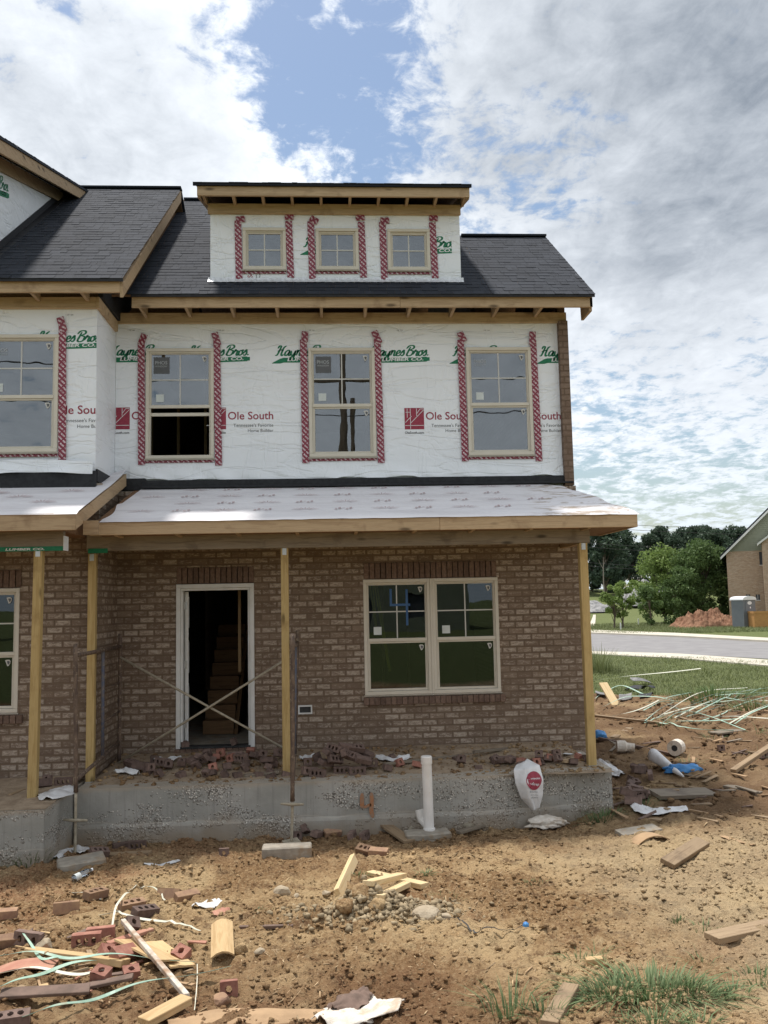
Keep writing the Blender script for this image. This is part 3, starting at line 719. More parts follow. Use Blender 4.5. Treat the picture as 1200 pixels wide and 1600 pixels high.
# ------------------------------------------------------------------ windows
def window(parent, x, zt, w, h, y, style='hung', glass='glass', low_open=False, tape=True, cuts=(0, 0, 0, 0), badges=True, cut_tape=True, sticker=True, name_sticker=True, label=None, dark_tag=False):
    """y is the front plane of the frame; returns the frame part"""
    HOLES[:] = []; zb = zt-h; fw_ = .045; mb = MB()
    mb.box(x, x+w, y, y+.09, zt-fw_, zt); mb.box(x, x+w, y-.006, y+.09, zb, zb+fw_)
    mb.box(x, x+fw_, y+.002, y+.09, zb+fw_, zt-fw_); mb.box(x+w-fw_, x+w, y+.002, y+.09, zb+fw_, zt-fw_)
    mb.box(x-.012, x+w+.012, y-.012, y+.01, zb-.022, zb-.002, 1)
    # inner stop, a step back
    i0, i1 = x+fw_, x+w-fw_
    mb.box(i0, i1, y+.02, y+.085, zt-fw_-.02, zt-fw_-.001); mb.box(i0, i0+.018, y+.02, y+.085, zb+fw_+.001, zt-fw_-.021); mb.box(i1-.018, i1, y+.02, y+.085, zb+fw_+.001, zt-fw_-.021)
    o = mb.build('window', ['vinyl', 'vinyl_dark'], parent, bevel=.004)
    if label: o['label'] = label
    gi0, gi1 = i0+.018, i1-.018
    def pane(a, b, c, d, yy):
        q = MB(); q.box(a, b, yy, yy+.012, c, d); return q.build('pane', glass, o)
    def sash(a, b, c, d, yy, t=.035, tb=None):
        q = MB(); q.box(a, b, yy, yy+.03, d-t, d); q.box(a, b, yy, yy+.03, c, c+(tb or t)); q.box(a, a+t*.8, yy+.002, yy+.03, c+(tb or t), d-t); q.box(b-t*.8, b, yy+.002, yy+.03, c+(tb or t), d-t)
        return q.build('sash', 'vinyl', o, bevel=.003)
    def muntin(a, b, c, d, yy):
        q = MB(); q.box((a+b)/2-.008, (a+b)/2+.008, yy, yy+.008, c, d); q.box(a, (a+b)/2-.009, yy, yy+.008, (c+d)/2-.008, (c+d)/2+.008); q.box((a+b)/2+.009, b, yy, yy+.008, (c+d)/2-.008, (c+d)/2+.008)
        q.build('muntin', 'muntin', o)
    def badge(bx, bz, yy):
        q = MB(); pts = [(-.03, .028), (-.012, .034), (.018, .034), (.032, .02), (.03, -.01), (.012, -.038), (-.004, -.042)]
        q.prism([(bx+p[0], bz+p[1]) for p in pts], yy-.003, yy, 'y', 0)
        q.prism([(bx+p[0]*.55+.006, bz+p[1]*.55) for p in pts], yy-.005, yy-.0031, 'y', 1)
        q.build('sticker', ['muntin', 'sticker_dark'], o)
    if style == 'hung':
        zm = zb+fw_+(h-2*fw_)*.475
        sash(gi0, gi1, zm-.005, zt-fw_-.021, y+.035, .012)
        pane(gi0+.01, gi1-.01, zm+.008, zt-fw_-.033, y+.045); muntin(gi0+.012, gi1-.012, zm+.010, zt-fw_-.035, y+.041)
        mb2 = MB(); mb2.box(gi0-.016, gi1+.016, y+.012, y+.036, zm-.032, zm+.012); mb2.build('meeting_rail', 'vinyl', o, bevel=.003)
        yl = y+.052
        if low_open:
            dz = .045; q = MB(); q.box(gi0, gi1, yl, yl+.03, zm-.034-.10, zm-.034-.055); q.build('sash', 'vinyl', o, bevel=.003)
        else:
            sash(gi0, gi1, zb+fw_+.002, zm-.033, y+.03, .022, .03); pane(gi0+.02, gi1-.02, zb+fw_+.033, zm-.056, y+.042)
        if badges:
            badge(gi1-.07, zt-fw_-.095, y+.040)
            if not low_open: badge(gi1-.07, zm-.115, y+.038)
        if sticker:
            q = MB(); q.box(gi0+.07, gi0+.175, y+.0425, y+.0445, zm+.06, zm+.165); q.build('sticker', 'sticker', o)
        if name_sticker:
            q = MB()
            if dark_tag: q.box(gi0+.035, gi0+.25, y+.0435, y+.0448, zt-fw_-.30, zt-fw_-.07, 1)
            v, f, _ = fit_text('PHOS', .165, bold=.01); add2d(q, v, f, lambda u, vv: (gi0+.055+u, y+.0425, zt-fw_-.17+vv), 0)
            v, f, _ = fit_text('WINDOW', .165); add2d(q, v, f, lambda u, vv: (gi0+.055+u, y+.0425, zt-fw_-.21+vv), 0)
            q.build('sticker', ['sticker_ink', 'sticker_dark'], o)
    else:
        sash(gi0, gi1, zb+fw_+.002, zt-fw_-.021, y+.03, .016); pane(gi0+.014, gi1-.014, zb+fw_+.018, zt-fw_-.037, y+.042); muntin(gi0+.016, gi1-.016, zb+fw_+.02, zt-fw_-.039, y+.037)
    if tape:
        tl, tr, bl, br = tape if isinstance(tape, tuple) else (.16, .20, .09, .10)
        ty = y+.018; tw = .092
        def stripq(u0, u1, z0, z1, lean0=0, lean1=0, yy=ty):
            q = MB(); L = z1-z0; n = 8
            for k in range(n):
                a0, a1 = k/n, (k+1)/n; s0, s1 = lean0+(lean1-lean0)*a0, lean0+(lean1-lean0)*a1
                wv = .004*math.sin(k*2.1+u0*7); wv1 = .004*math.sin((k+1)*2.1+u0*7)
                q.add([(u0+s0, yy-.002+wv*.4, z0+L*a0), (u1+s0, yy-.002, z0+L*a0), (u1+s1, yy-.002, z0+L*a1), (u0+s1, yy-.002+wv1*.4, z0+L*a1)], [(0, 1, 2, 3)], 0, [[(0, z0+L*a0), (u1-u0, z0+L*a0), (u1-u0, z0+L*a1), (0, z0+L*a1)]])
            q.build('flashing_tape', 'tape', o)
        def tilted(cx, cz, w_, h_, ang, yy):
            q = MB(); c, s_ = math.cos(ang), math.sin(ang); P = [(-w_/2, -h_/2), (w_/2, -h_/2), (w_/2, h_/2), (-w_/2, h_/2)]
            q.add([(cx+a*c-b*s_, yy, cz+a*s_+b*c) for a, b in P], [(0, 1, 2, 3)], 0, [[(a, b) for a, b in P]]); q.build('flashing_tape', 'tape', o)
        stripq(x-tw-.006, x-.004, zb-bl, zt+tl-.06, .0, -.015); stripq(x+w+.004, x+w+tw+.006, zb-br, zt+tr-.10, .012, -.010)
        if style == 'hung':
            tilted(x-.045, zt+tl-.02, tw, .15, cuts[0], ty-.006); tilted(x+w+.035, zt+tr-.07, tw, .19, cuts[1], ty-.006)
        else:
            tilted(x-.05+cuts[2], zt+tl-.04, tw*1.35, .09, cuts[0], ty-.006); tilted(x+w+.05+cuts[3], zt+tr-.04, tw*1.35, .09, cuts[1], ty-.006)
        q = MB(); q.add([(x-.002, ty-.001, zb-.055), (x+w+.002, ty-.001, zb-.055), (x+w+.002, ty-.001, zb-.02), (x-.002, ty-.001, zb-.02)], [(0, 1, 2, 3)], 0); q.build('flashing_tape', 'tape', o)
    return o

# ------------------------------------------------------------------ roofs
def shingle_rows(mb, x0, x1, yz0, yz1, expo=.143, seed=1, clipfn=None):
    """overlapping tabs laid in courses from the eave (yz0) up to the ridge (yz1)"""
    rr = random.Random(seed); a = np.array(yz0); b = np.array(yz1); L = np.linalg.norm(b-a); e = (b-a)/L; n = np.array([-e[1], e[0]])
    if n[1] < 0: n = -n
    k = 0; s = -.012
    while s < L:
        s1 = min(s+expo+.02, L); x = x0-rr.random()*.2
        while x < x1:
            w = rr.choice((.08, .11, .14, .18, .23)); xa, xb = max(x, x0), min(x+w-.003, x1); x += w
            if xb-xa < .01: continue
            th = rr.choice((.005, .006, .008, .010)); j = rr.uniform(-.006, .006) if rr.random() < .4 else 0
            p0 = a+e*(s+j); p1 = a+e*s1
            def P(xx, p, t): q = p+n*t; return (xx, q[0], q[1])
            mb.add([P(xa, p0, 0), P(xb, p0, 0), P(xb, p0, th), P(xa, p0, th), P(xb, p1, .003), P(xa, p1, .003)], [(0, 1, 2, 3), (3, 2, 4, 5)], 0)
        s += expo; k += 1

def hood(x0, x1):  return None

# ================================================================== the corner townhouse
H = thing('townhouse', (0, 0, 0), 'unfinished end townhouse, brick below and white house wrap above, with an open doorway', 'house', 'townhouse row under construction')
BX0, BX1 = -2.80, 3.39; WX0, WX1 = -2.87, 3.245
DX, DT, DW, DH = -2.030, 2.599, 1.02, 2.13            # door casing
GX, GT, GW, GH = 0.440, 2.616, 1.82, 1.525            # twin window
DBOT = DT-DH
mb = MB(); wall_holes(mb, BX0, BX1, .0, 3.85, 0, .12, [(DX+.02, DX+DW-.02, -1, DT-.02), (GX+.02, GX+GW-.02, GT-GH+.02, GT-.02)])
bw = mb.build('brick_wall', 'brick_wall', H)
# soldier courses and rowlock sills, brick by brick
def soldiers(x0, x1, z0, z1, y, pitch=.0735, parent=H, name='soldier_course'):
    q = MB(); n = round((x1-x0)/pitch); p = (x1-x0)/n
    q.box(x0, x1, y+.004, y+.03, z0, z1, 1)
    for i in range(n): q.box(x0+i*p+.005, x0+(i+1)*p-.005, y-.006+random.uniform(0, .004), y+.02, z0+.006, z1-.006, 0)
    return q.build(name, ['brick_trim', 'mortar'], parent, bevel=.002)
soldiers(DX+.0, DX+DW, DT+.004, DT+.225, -.004); soldiers(GX+.01, GX+GW-.01, GT+.004, GT+.225, -.004)
def sill(x0, x1, z1, y0, parent=H):
    q = MB(); n = round((x1-x0)/.0735); p = (x1-x0)/n
    q.box(x0, x1, y0+.012, .02, z1-.095, z1-.012, 1)
    for i in range(n): q.box(x0+i*p+.004, x0+(i+1)*p-.004, y0+random.uniform(0, .004), .025, z1-.10, z1-random.uniform(0, .004), 0)
    return q.build('window_sill', ['brick_trim', 'mortar'], parent, bevel=.003)
sill(GX-.02, GX+GW+.05, GT-GH-.028, -.055)
s_ = sill(DX-.02, DX+DW+.02, DBOT-.002, -.045); s_.name = 'doorstep'
# twin window: two units and a mullion cover
gw1 = window(H, GX, GT, GW/2-.012, GH, -.012, glass='glass_low', tape=False, name_sticker=False)
gw2 = window(H, GX+GW/2+.012, GT, GW/2-.012, GH, -.012, glass='glass_low', tape=False, name_sticker=False)
mb = MB(); mb.box(GX+GW/2-.013, GX+GW/2+.013, -.02, .07, GT-GH+.002, GT-.002); mb.build('mullion', 'vinyl', gw1)
q = MB(); tz = GT
for a, b, c, d in ((GX+.355, GX+.385, tz-.36, tz-.13), (GX+.385, GX+.63, tz-.36, tz-.33), (GX+.57, GX+.60, tz-.62, tz-.361), (GX+.57, GX+.60, tz-.329, tz-.14)): q.box(a, b, .0265, .0275, c, d)
q.build('tape_numeral', 'bluetape', gw1)
# door: casing, open leaf, threshold
mb = MB(); c = .055
mb.box(DX, DX+DW, -.03, .05, DT-c, DT); mb.box(DX, DX+c, -.03, .05, DBOT, DT-c); mb.box(DX+DW-c, DX+DW, -.03, .05, DBOT, DT-c)
mb.box(DX+c, DX+DW-c, .0, .14, DT-c-.03, DT-c-.001); mb.box(DX+c, DX+c+.03, .0, .14, DBOT+.02, DT-c-.031); mb.box(DX+DW-c-.03, DX+DW-c, .0, .14, DBOT+.02, DT-c-.031)
dfm = mb.build('door_frame', 'white_paint', H, bevel=.004)
mb = MB(); mb.box(DX+c+.001, DX+DW-c-.001, -.03, .16, DBOT+.001, DBOT+.022); mb.build('threshold', 'rubber', dfm)
mb = MB(); mb.box(DX+c+.035, DX+c+.080, .15, 1.02, DBOT+.03, DT-c-.04)
for k in (.35, .95, 1.55): mb.box(DX+c+.081, DX+c+.088, .25, .90, DBOT+k, DBOT+k+.42)
hx_, hy_ = DX+c+.035, .15; ca, sa = math.cos(R_(9)), math.sin(R_(9))
mb.v = [(hx_+(p[0]-hx_)*ca-(p[1]-hy_)*sa, hy_+(p[0]-hx_)*sa+(p[1]-hy_)*ca, p[2]) for p in mb.v]
dl = mb.build('door', 'white_paint', H, bevel=.003)
for zz in (.25, 1.02, 1.80):
    q = MB(); q.box(DX+c+.030, DX+c+.062, .138, .149, DBOT+zz, DBOT+zz+.10); q.build('hinge', 'metal_plate', dl)
# small electrical box in the brick
a = YP(466, 1102, 0); b = YP(488, 1115, 0); mb = MB()
mb.box(a[0], b[0], -.035, .004, b[2], b[2]+.018); mb.box(a[0], b[0], -.035, .004, a[2]-.018, a[2]); mb.box(a[0], a[0]+.018, -.035, .004, b[2]+.018, a[2]-.018); mb.box(b[0]-.018, b[0], -.035, .004, b[2]+.018, a[2]-.018)
mb.box(a[0]+.018, b[0]-.018, -.012, .003, b[2]+.018, a[2]-.018, 1); mb.build('outlet_box', ['white_paint', 'rubber'], H)

# side and back walls, floors, ceilings
mb = MB(); mb.prism([(.121, .0), (8.6, .0), (8.6, 6.2), (4.15, 6.2), (2.05, 8.02), (.121, 6.60)], 3.27, 3.37); mb.box(3.246, 3.372, .0, .119, 3.86, 6.18)
mb.build('side_wall', 'brick_side', H)
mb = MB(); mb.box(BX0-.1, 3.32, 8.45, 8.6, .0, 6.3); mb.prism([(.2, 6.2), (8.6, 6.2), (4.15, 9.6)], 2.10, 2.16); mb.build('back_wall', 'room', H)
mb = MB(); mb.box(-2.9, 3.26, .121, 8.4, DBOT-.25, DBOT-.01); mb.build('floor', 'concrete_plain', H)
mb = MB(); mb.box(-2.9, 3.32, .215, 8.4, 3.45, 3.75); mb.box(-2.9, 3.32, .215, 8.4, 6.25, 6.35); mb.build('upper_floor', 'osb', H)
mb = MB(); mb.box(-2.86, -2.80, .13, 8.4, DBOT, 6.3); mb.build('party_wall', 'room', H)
mb = MB()
for i in range(7): mb.box(-2.78, 1.2, 2.6, 2.64, 0, 0) if False else mb.box(-1.25+i*.42, -1.21+i*.42, 3.0, 3.09, DBOT, 3.45)
for i in range(13): mb.box(-2.7+i*.41, -2.66+i*.41, 1.55, 1.64, 3.75, 6.25)
mb.box(-1.32, -1.28, .95, 1.04, DBOT+.9, 3.40); mb.box(-1.12, -1.03, 1.1, 1.14, DBOT, 3.4)
mb.build('wall_stud', 'lumber_z', H)
mb = MB()
for i in range(8):
    z0 = DBOT+i*.19; mb.box(-1.86, -1.42, 1.25+i*.26, 1.55+i*.26, z0+.16, z0+.19); mb.box(-1.86, -1.42, 1.25+i*.26, 1.27+i*.26, z0, z0+.159)
mb.prism([(1.2, DBOT), (3.4, DBOT+1.7), (3.4, DBOT+1.4), (1.55, DBOT)], -1.41, -1.36)
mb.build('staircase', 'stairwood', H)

# ---- upper wall in house wrap
UT, UW, UH = 5.822, .915, 1.525; UX = (-2.46, -.254, 1.934)
HOLES[:] = [(x+.01, x+UW-.01, UT-UH+.01, UT-.01) for x in UX]
mb = MB(); wall_holes(mb, WX0, WX1, 3.86, 6.26, .1, .2, [(x+.01, x+UW-.01, UT-UH+.01, UT-.01) for x in UX])
for px in (165, 292, 427, 575, 704, 840):
    p = YP(px, 556, .1); lumber_logo(mb, p[0], p[2]-.005*(px-500)/300, .875, .1, (-2.865, WX1-.002))
for px, sq in ((171, 1), (322, 1), (480, 0), (632.5, 1), (776, 0)):
    p = YP(px, 671, .1); builder_logo(mb, p[0], p[2], .1, 1.0, (-2.865, WX1-.002), bool(sq))
for px, py in ((345, 743), (483, 738), (622, 735), (770, 733)):
    p = YP(px, py, .1)
    for s__, ww, dz in (('Moisture Building Products', .27, 0), ('Memphis TN', .12, -.035)): 
        v, f, _ = fit_text(s__, ww, bold=.01); add2d(mb, [(u-ww/2, vv+dz) for u, vv in v], f, lambda u, vv: (p[0]+u, .098, p[2]+vv), 4)
for px in (200, 340, 481, 619, 755):
    p = YP(px, 517, .1); v, f, _ = fit_text('1 OF 164', .09); add2d(mb, v, f, lambda u, vv: (p[0]+u, .098, p[2]+vv), 4)
mb.build('house_wrap', ['wrap', 'wrap_green', 'wrap_white', 'wrap_red', 'ink'], H)
# loose lower hem of the wrap
mb = MB()
def hem(u, v):
    x = WX0+.2+(WX1-WX0-.2)*u; zl = 3.985+.03*math.sin(x*2.3)+.02*math.sin(x*7.1)+.02*float(fbm(np.array(x*9), np.array(1.0), 3))
    zz = zl+(4.24-zl)*v; b = .045*(1-v)**2*(.6+.8*float(fbm(np.array(x*3.0), np.array(v*.8), 3, 4))+.35*math.sin(x*13+v*5))
    return (x, .094-max(b, 0)-.004, zz)
mb.grid(hem, 160, 7); mb.build('wrap_hem', 'wrap', H, smooth=True)
win_a = window(H, UX[0], UT, UW, UH, .06, tape=(.15, .20, .08, .10), cuts=(-.35, .28, 0, 0), low_open=True, dark_tag=True)
win_b = window(H, UX[1], UT, UW, UH, .06, tape=(.18, .22, .08, .09), cuts=(-.08, .40, 0, 0), dark_tag=True)
win_c = window(H, UX[2], UT, UW, UH, .06, tape=(.17, .20, .08, .09), cuts=(.45, -.05, 0, 0))
# flashing at the porch roof
mb = MB(); x = -2.52
mb.box(-2.50, 3.36, .03, .098, 3.90, 4.00); mb.box(-2.50, 3.36, -.02, .054, 3.885, 3.912); mb.build('roof_flashing', 'felt', H, bevel=.004)

# ---- upper eave
EY, EZ = -.45, 6.395; SL = .745
def rz(y): return EZ+SL*(y-EY)
mb = MB(); mb.box(-2.87, 3.37, .045, .085, 6.165, 6.315); mb.build('frieze_board', 'lumber', H, bevel=.004)
for a, b in ((-2.55, 0.99), (.993, 3.61)):
    mb = MB(); mb.box(a, b, -.42, -.382, 6.235, 6.375); mb.build('fascia_board', 'lumber', H, bevel=.003)
mb = MB(); mb.prism([(-.381, 6.375), (-.381, 6.19), (.03, 6.19), (.06, 6.50), (.06, 6.66)], 3.575, 3.61); mb.build('eave_return', 'lumber_y', H)
for i in range(10):
    x = -2.47+i*.597
    mb = MB(); mb.box(x, x+.038, -.381, .044, 6.24, 6.33); mb.prism([(-.381, 6.331), (.044, 6.331), (.044, rz(.044)-.045), (-.381, rz(-.381)-.045)], x, x+.038); mb.build('rafter_tail', 'lumber_y', H)
mb = MB()
mb.prism([(EY, EZ-.03), (4.15, rz(4.15)-.03), (8.9, 6.3), (8.9, 6.33), (4.15, rz(4.15)), (EY, EZ)], -2.87, 2.2)
mb.prism([(EY, EZ-.03), (2.05, rz(2.05)-.03), (4.3, 6.5), (4.3, 6.53), (2.05, rz(2.05)), (EY, EZ)], 2.203, 3.615)
rf = mb.build('roof', 'osb', H)
mb = MB(); shingle_rows(mb, -2.6, 2.22, (EY-.02, EZ+.002), (4.15, rz(4.15)+.002), seed=3); shingle_rows(mb, 2.225, 3.635, (EY-.02, EZ+.002), (2.05, rz(2.05)+.002), seed=4)
mb.box(-2.6, 2.22, 4.07, 4.23, rz(4.15)-.01, rz(4.15)+.022); mb.box(2.225, 3.635, 1.97, 2.13, rz(2.05)-.01, rz(2.05)+.02)
mb.prism([(4.15, rz(4.15)+.012), (8.9, 6.34), (8.9, 6.335), (4.15, rz(4.15)+.003)], -2.87, 2.22); mb.prism([(2.05, rz(2.05)+.012), (4.3, 6.54), (4.3, 6.535), (2.05, rz(2.05)+.003)], 2.224, 3.635)
mb.build('shingles', 'shingles', rf)
mb = MB(); mb.box(-2.55, 3.63, EY-.024, EY-.004, EZ-.035, EZ+.004); mb.build('drip_edge', 'felt', rf)
mb = MB(); mb.prism([(EY+.03, EZ-.032), (2.05, rz(2.05)-.032), (2.05, rz(2.05)-.17), (EY+.03, EZ-.16)], 3.575, 3.61); mb.build('rake_board', 'lumber_y', H)

# ---- shed dormer
D0, D1 = -1.575, 1.885
mb = MB(); DWN = []
for (pa, pb) in (((379, 355), (447, 421)), ((493, 356), (561, 421)), ((605, 357), (673, 422))):
    a = YP(*pa, -.06); b = YP(*pb, -.06); DWN.append((a[0], a[2], b[0]-a[0], a[2]-b[2]))
HOLES[:] = [(w[0]+.01, w[0]+w[2]-.01, w[1]-w[3]+.01, w[1]-.01) for w in DWN]
wall_holes(mb, D0, D1, 6.60, 7.80, -.03, .05, [(w[0]+.01, w[0]+w[2]-.01, w[1]-w[3]+.01, w[1]-.01) for w in DWN])
for px in (471, 617): p = YP(px, 386, -.03); lumber_logo(mb, p[0], p[2], .90, -.03, (D0, D1-.12))
p = YP(684, 369, -.03); lumber_logo(mb, p[0]+.045, p[2], .8, -.034, (D1-.20, D1-.002)) if False else None
p = YP(404, 442, -.03); builder_logo(mb, 0, 0, 0, .62, None, False, lambda u, v: (p[0]-v, -.0325, p[2]-.28+u))
for xx in (D0, D1-.05): mb.prism([(.051, 6.60), (3.0, 8.9), (3.0, 8.93), (.051, 7.80)], xx, xx+.05)
dm = mb.build('dormer', ['wrap', 'wrap_green', 'wrap_white', 'wrap_red', 'ink'], H)
dc = [(.1, -.02, .02, .0), (-.55, .05, .03, -.02), (.02, 0, .02, .01)]
for w, cc in zip(DWN, dc): window(H, w[0], w[1], w[2], w[3], -.06, style='fixed', tape=(.16, .20, .13, .11), cuts=cc, badges=False)
mb = MB(); mb.grid(lambda u, v: (D0-.03+(D1-D0+.06)*u, -.045-.05*(1-v)**2-.006*math.sin(u*90)*(.3+v)-.004*math.sin(u*230+v*5), 6.70+.078*v), 220, 3); mb.build('foil_flashing', 'foil', dm)
mb = MB(); mb.box(D0-.03, D1+.015, -.075, -.035, 7.68, 7.825); mb.build('dormer_frieze', 'lumber', dm, bevel=.004)
mb = MB(); mb.box(-1.70, 1.975, -.42, -.382, 7.775, 7.905); mb.build('dormer_fascia', 'lumber', dm, bevel=.003)
for i in range(10):
    x = -1.64+i*.394; mb = MB(); mb.box(x, x+.036, -.381, -.076, 7.79, 7.87); mb.build('rafter_tail', 'lumber_y', dm)
for x in (-1.70, 1.94): mb = MB(); mb.prism([(-.381, 7.90), (-.381, 7.76), (3.0, 8.7), (3.0, 8.9)], x, x+.035); mb.build('dormer_rake', 'lumber_y', dm)
mb = MB(); mb.prism([(-.43, 7.905), (3.2, 9.0), (3.2, 9.03), (-.43, 7.93)], -1.71, 1.985); mb.build('dormer_roof', 'osb', dm)
mb = MB(); shingle_rows(mb, -1.75, 2.0, (-.46, 7.934), (3.2, 9.034), seed=8); mb.box(-1.75, 2.0, -.46, -.432, 7.90, 7.936); mb.build('shingles', 'shingles', dm)

# ---- porch: slab, posts, beam, roof
mb = MB(); NX = 60
def slabtop(x): return .29
def slabfront(x): return -1.52+.22*float(sst(np.array(x), 1.6, 3.3))
mb.add([(-2.88, slabfront(-2.88), -.75), (3.31, -1.30, -.75), (3.31, 0.0, -.75), (-2.88, 0.0, -.75)], [(3, 2, 1, 0)])
def sf(u, v):
    x = -2.88+6.19*u; z = -.75+1.04*v
    return (x, slabfront(x)-.012*float(fbm(np.array(x*3), np.array(z*5), 4, 8))-(.02 if z < -.12 else 0), z)
mb.grid(sf, 120, 24)
mb.grid(lambda u, v: (-2.88+6.19*u, slabfront(-2.88+6.19*u)*(1-v)+.0*v-(.012*float(fbm(np.array((-2.88+6.19*u)*3), np.array(.29*5), 4, 8)) if v == 0 else 0), .29), 120, 4)
mb.add([(3.31, -1.30, -.75), (3.31, 0, -.75), (3.31, 0, .29), (3.31, -1.30, .29)], [(0, 1, 2, 3)])
ps = mb.build('porch_slab', 'concrete', H)
# sprayed numeral
p = YP(575, 1265, -1.53); mb = MB()
for st in ([(-.085, .17), (-.09, .03), (-.075, -.035), (.0, -.02), (.05, .0)], [(.055, .175), (.06, .02), (.05, -.10), (.075, -.20)]):
    v, f = ribbon2d(st, .055, 6); mb.add([(p[0]+a*.75, slabfront(p[0])-.022-.012*0, p[2]+.06+b*.75) for a, b in v], [g[::-1] for g in f], 0)
mb.build('painted_numeral', 'orange_paint', ps)
def post(x, y, z0, z1, parent, s=.092, tie=True, m='treated', lean=0.0):
    q = MB(); h = s/2
    q.add([(x-h, y-h, z0), (x+h, y-h, z0), (x+h, y+h, z0), (x-h, y+h, z0), (x-h+lean, y-h, z1), (x+h+lean, y-h, z1), (x+h+lean, y+h, z1), (x-h+lean, y+h, z1)], [(0, 3, 2, 1), (4, 5, 6, 7), (0, 1, 5, 4), (1, 2, 6, 5), (2, 3, 7, 6), (3, 0, 4, 7)])
    o = q.build('porch_post', m, parent, bevel=.006)
    if tie:
        q = MB(); q.box(x-.025+lean, x+.025+lean, y-h-.005, y-h, z1-.085, z1-.005); q.build('post_tie', 'metal_plate', o)
    q = MB(); q.box(x-h-.006, x+h+.006, y-h-.006, y+h+.006, z0-.001, z0+.02); q.build('post_base', 'metal_plate', o)
    return o
PY = -1.10
pm = YP(447, 1100, PY); pr = YP(917, 1020, PY); pl = YP(143, 1050, PY)
post(pm[0], PY, .28, 2.99, H); post(pr[0]-.0, PY, .28, 2.99, H, .10); post(pl[0], PY, .28, 2.96, H)
a = YP(920, 845, PY); mb = MB(); mb.box(-2.9, a[0], PY-.048, PY+.03, 2.99, 3.19); mb.build('porch_beam', 'greywood', H, bevel=.004)
mb = MB(); mb.box(a[0]-.08, a[0], PY+.032, -.005, 2.99, 3.19); mb.build('porch_beam', 'lumber_y', H)
mb = MB(); mb.box(-2.80, 3.55, -1.40, -.002, 3.21, 3.225); mb.build('porch_ceiling', 'osb', H)
for i in range(9): mb = MB(); mb.box(-2.5+i*.7, -2.462+i*.7, -1.46, PY-.05, 3.14, 3.205); mb.build('porch_lookout', 'lumber_y', H)
fa = YP(140, 826, -1.5); fb = YP(687, 822, -1.5); fc = YP(996, 813, -1.5)
for u0, u1 in ((fa[0], fb[0]), (fb[0]+.003, fc[0])): mb = MB(); mb.box(u0, u1, -1.505, -1.467, 3.15, 3.30); mb.build('porch_fascia', 'lumber', H, bevel=.004)
mb = MB(); mb.box(fc[0]-.04, fc[0]-.002, -1.466, .0, 3.15, 3.30); mb.build('porch_fascia', 'lumber_y', H)
RX0, RX1, RT0, RT1 = -2.66, fc[0]+.02, -2.50, 3.12
ZW = 3.895; ZE = 3.315; YE = -1.52
mb = MB()
v = [(RX0-.05, YE+.02, 3.16), (RX1-.02, YE+.02, 3.16), (RX1-.02, .095, 3.16), (RX0-.05, .095, 3.16), (RX0-.05, YE+.02, ZE-.012), (RX1-.02, YE+.02, ZE-.012), (RX1-.02, .095, ZE-.012), (RX0-.05, .095, ZE-.012), (RT0-.1, .095, ZW-.012), (RT1, .095, ZW-.012)]
mb.add(v, [(0, 3, 2, 1), (0, 1, 5, 4), (1, 2, 6, 5), (2, 3, 8, 9, 6) if False else (2, 3, 7, 6), (3, 0, 4, 7), (4, 5, 9, 8), (5, 6, 9), (7, 4, 8), (6, 7, 8, 9)]); prf = mb.build('porch_roof', 'osb', H)
mb = MB()
def memb(u, v):
    # u across, v up the slope; the right end folds over the hip
    xl = RX0+(RT0-RX0)*v; xr = RX1+(RT1-RX1)*v
    if v < .5: xl += .05*math.sin(v*9)
    x = xl+(xr-xl)*u; y = YE+(.085-YE)*v; z = ZE+(ZW-ZE)*v
    hipx = xr-.02; 
    z += .010*float(fbm(np.array(x*1.2), np.array(y*3), 3, 31))+.006
    k = float(sst(np.array(x), 2.6, 3.3)); z += k*.07*float(fbm(np.array(x*4), np.array(y*5), 3, 33))*(v*(1-v)*4)
    if v > .9: z -= .35*max(0, x-2.85)**2*(v-.9)*10
    if v == 0: z -= .02+.012*float(fbm(np.array(x*6), np.array(.3), 2, 3)); y -= .006
    return (x, y, z)
mb.grid(memb, 150, 26)
o_ = mb.build('roof_membrane', 'membrane', prf, smooth=True)
# faint printed emblems on the membrane
mb = MB()
def on_memb(x, v): 
    y = YE+(.085-YE)*v; return (x, y, ZE+(ZW-ZE)*v+.019)
for row, vv in enumerate((.20, .42, .64, .86)):
    for k in range(6):
        x = -2.25+k*.98+(.5 if row % 2 else 0)
        if x > 2.5: continue
        for j in range(9):
            an = R_(15+j*18.75); 
            for r0, r1 in ((.05, .16),):
                c, s = math.cos(an), math.sin(an); w_ = .012
                P = [(r0*c*1.1, r0*s), (r1*c*1.1, r1*s*1.1)]; nn = (-s*w_/2, c*w_/2)
                mb.add([on_memb(x+P[0][0]+nn[0], vv+(P[0][1]*.35+nn[1]*.35)), on_memb(x+P[1][0]+nn[0], vv+(P[1][1]*.35+nn[1]*.35)), on_memb(x+P[1][0]-nn[0], vv+(P[1][1]*.35-nn[1]*.35)), on_memb(x+P[0][0]-nn[0], vv+(P[0][1]*.35-nn[1]*.35))], [(0, 1, 2, 3)], 0)
        for j in range(5): mb.add([on_memb(x+.36+j*.045, vv+.015*((j*7) % 3)), on_memb(x+.39+j*.045, vv+.015*((j*7) % 3)), on_memb(x+.39+j*.045, vv+.03+.015*((j*5) % 3)), on_memb(x+.36+j*.045, vv+.02+.015*((j*5) % 3))], [(0, 1, 2, 3)], 0)
mb.build('printed_emblem', 'ink_pale', o_)

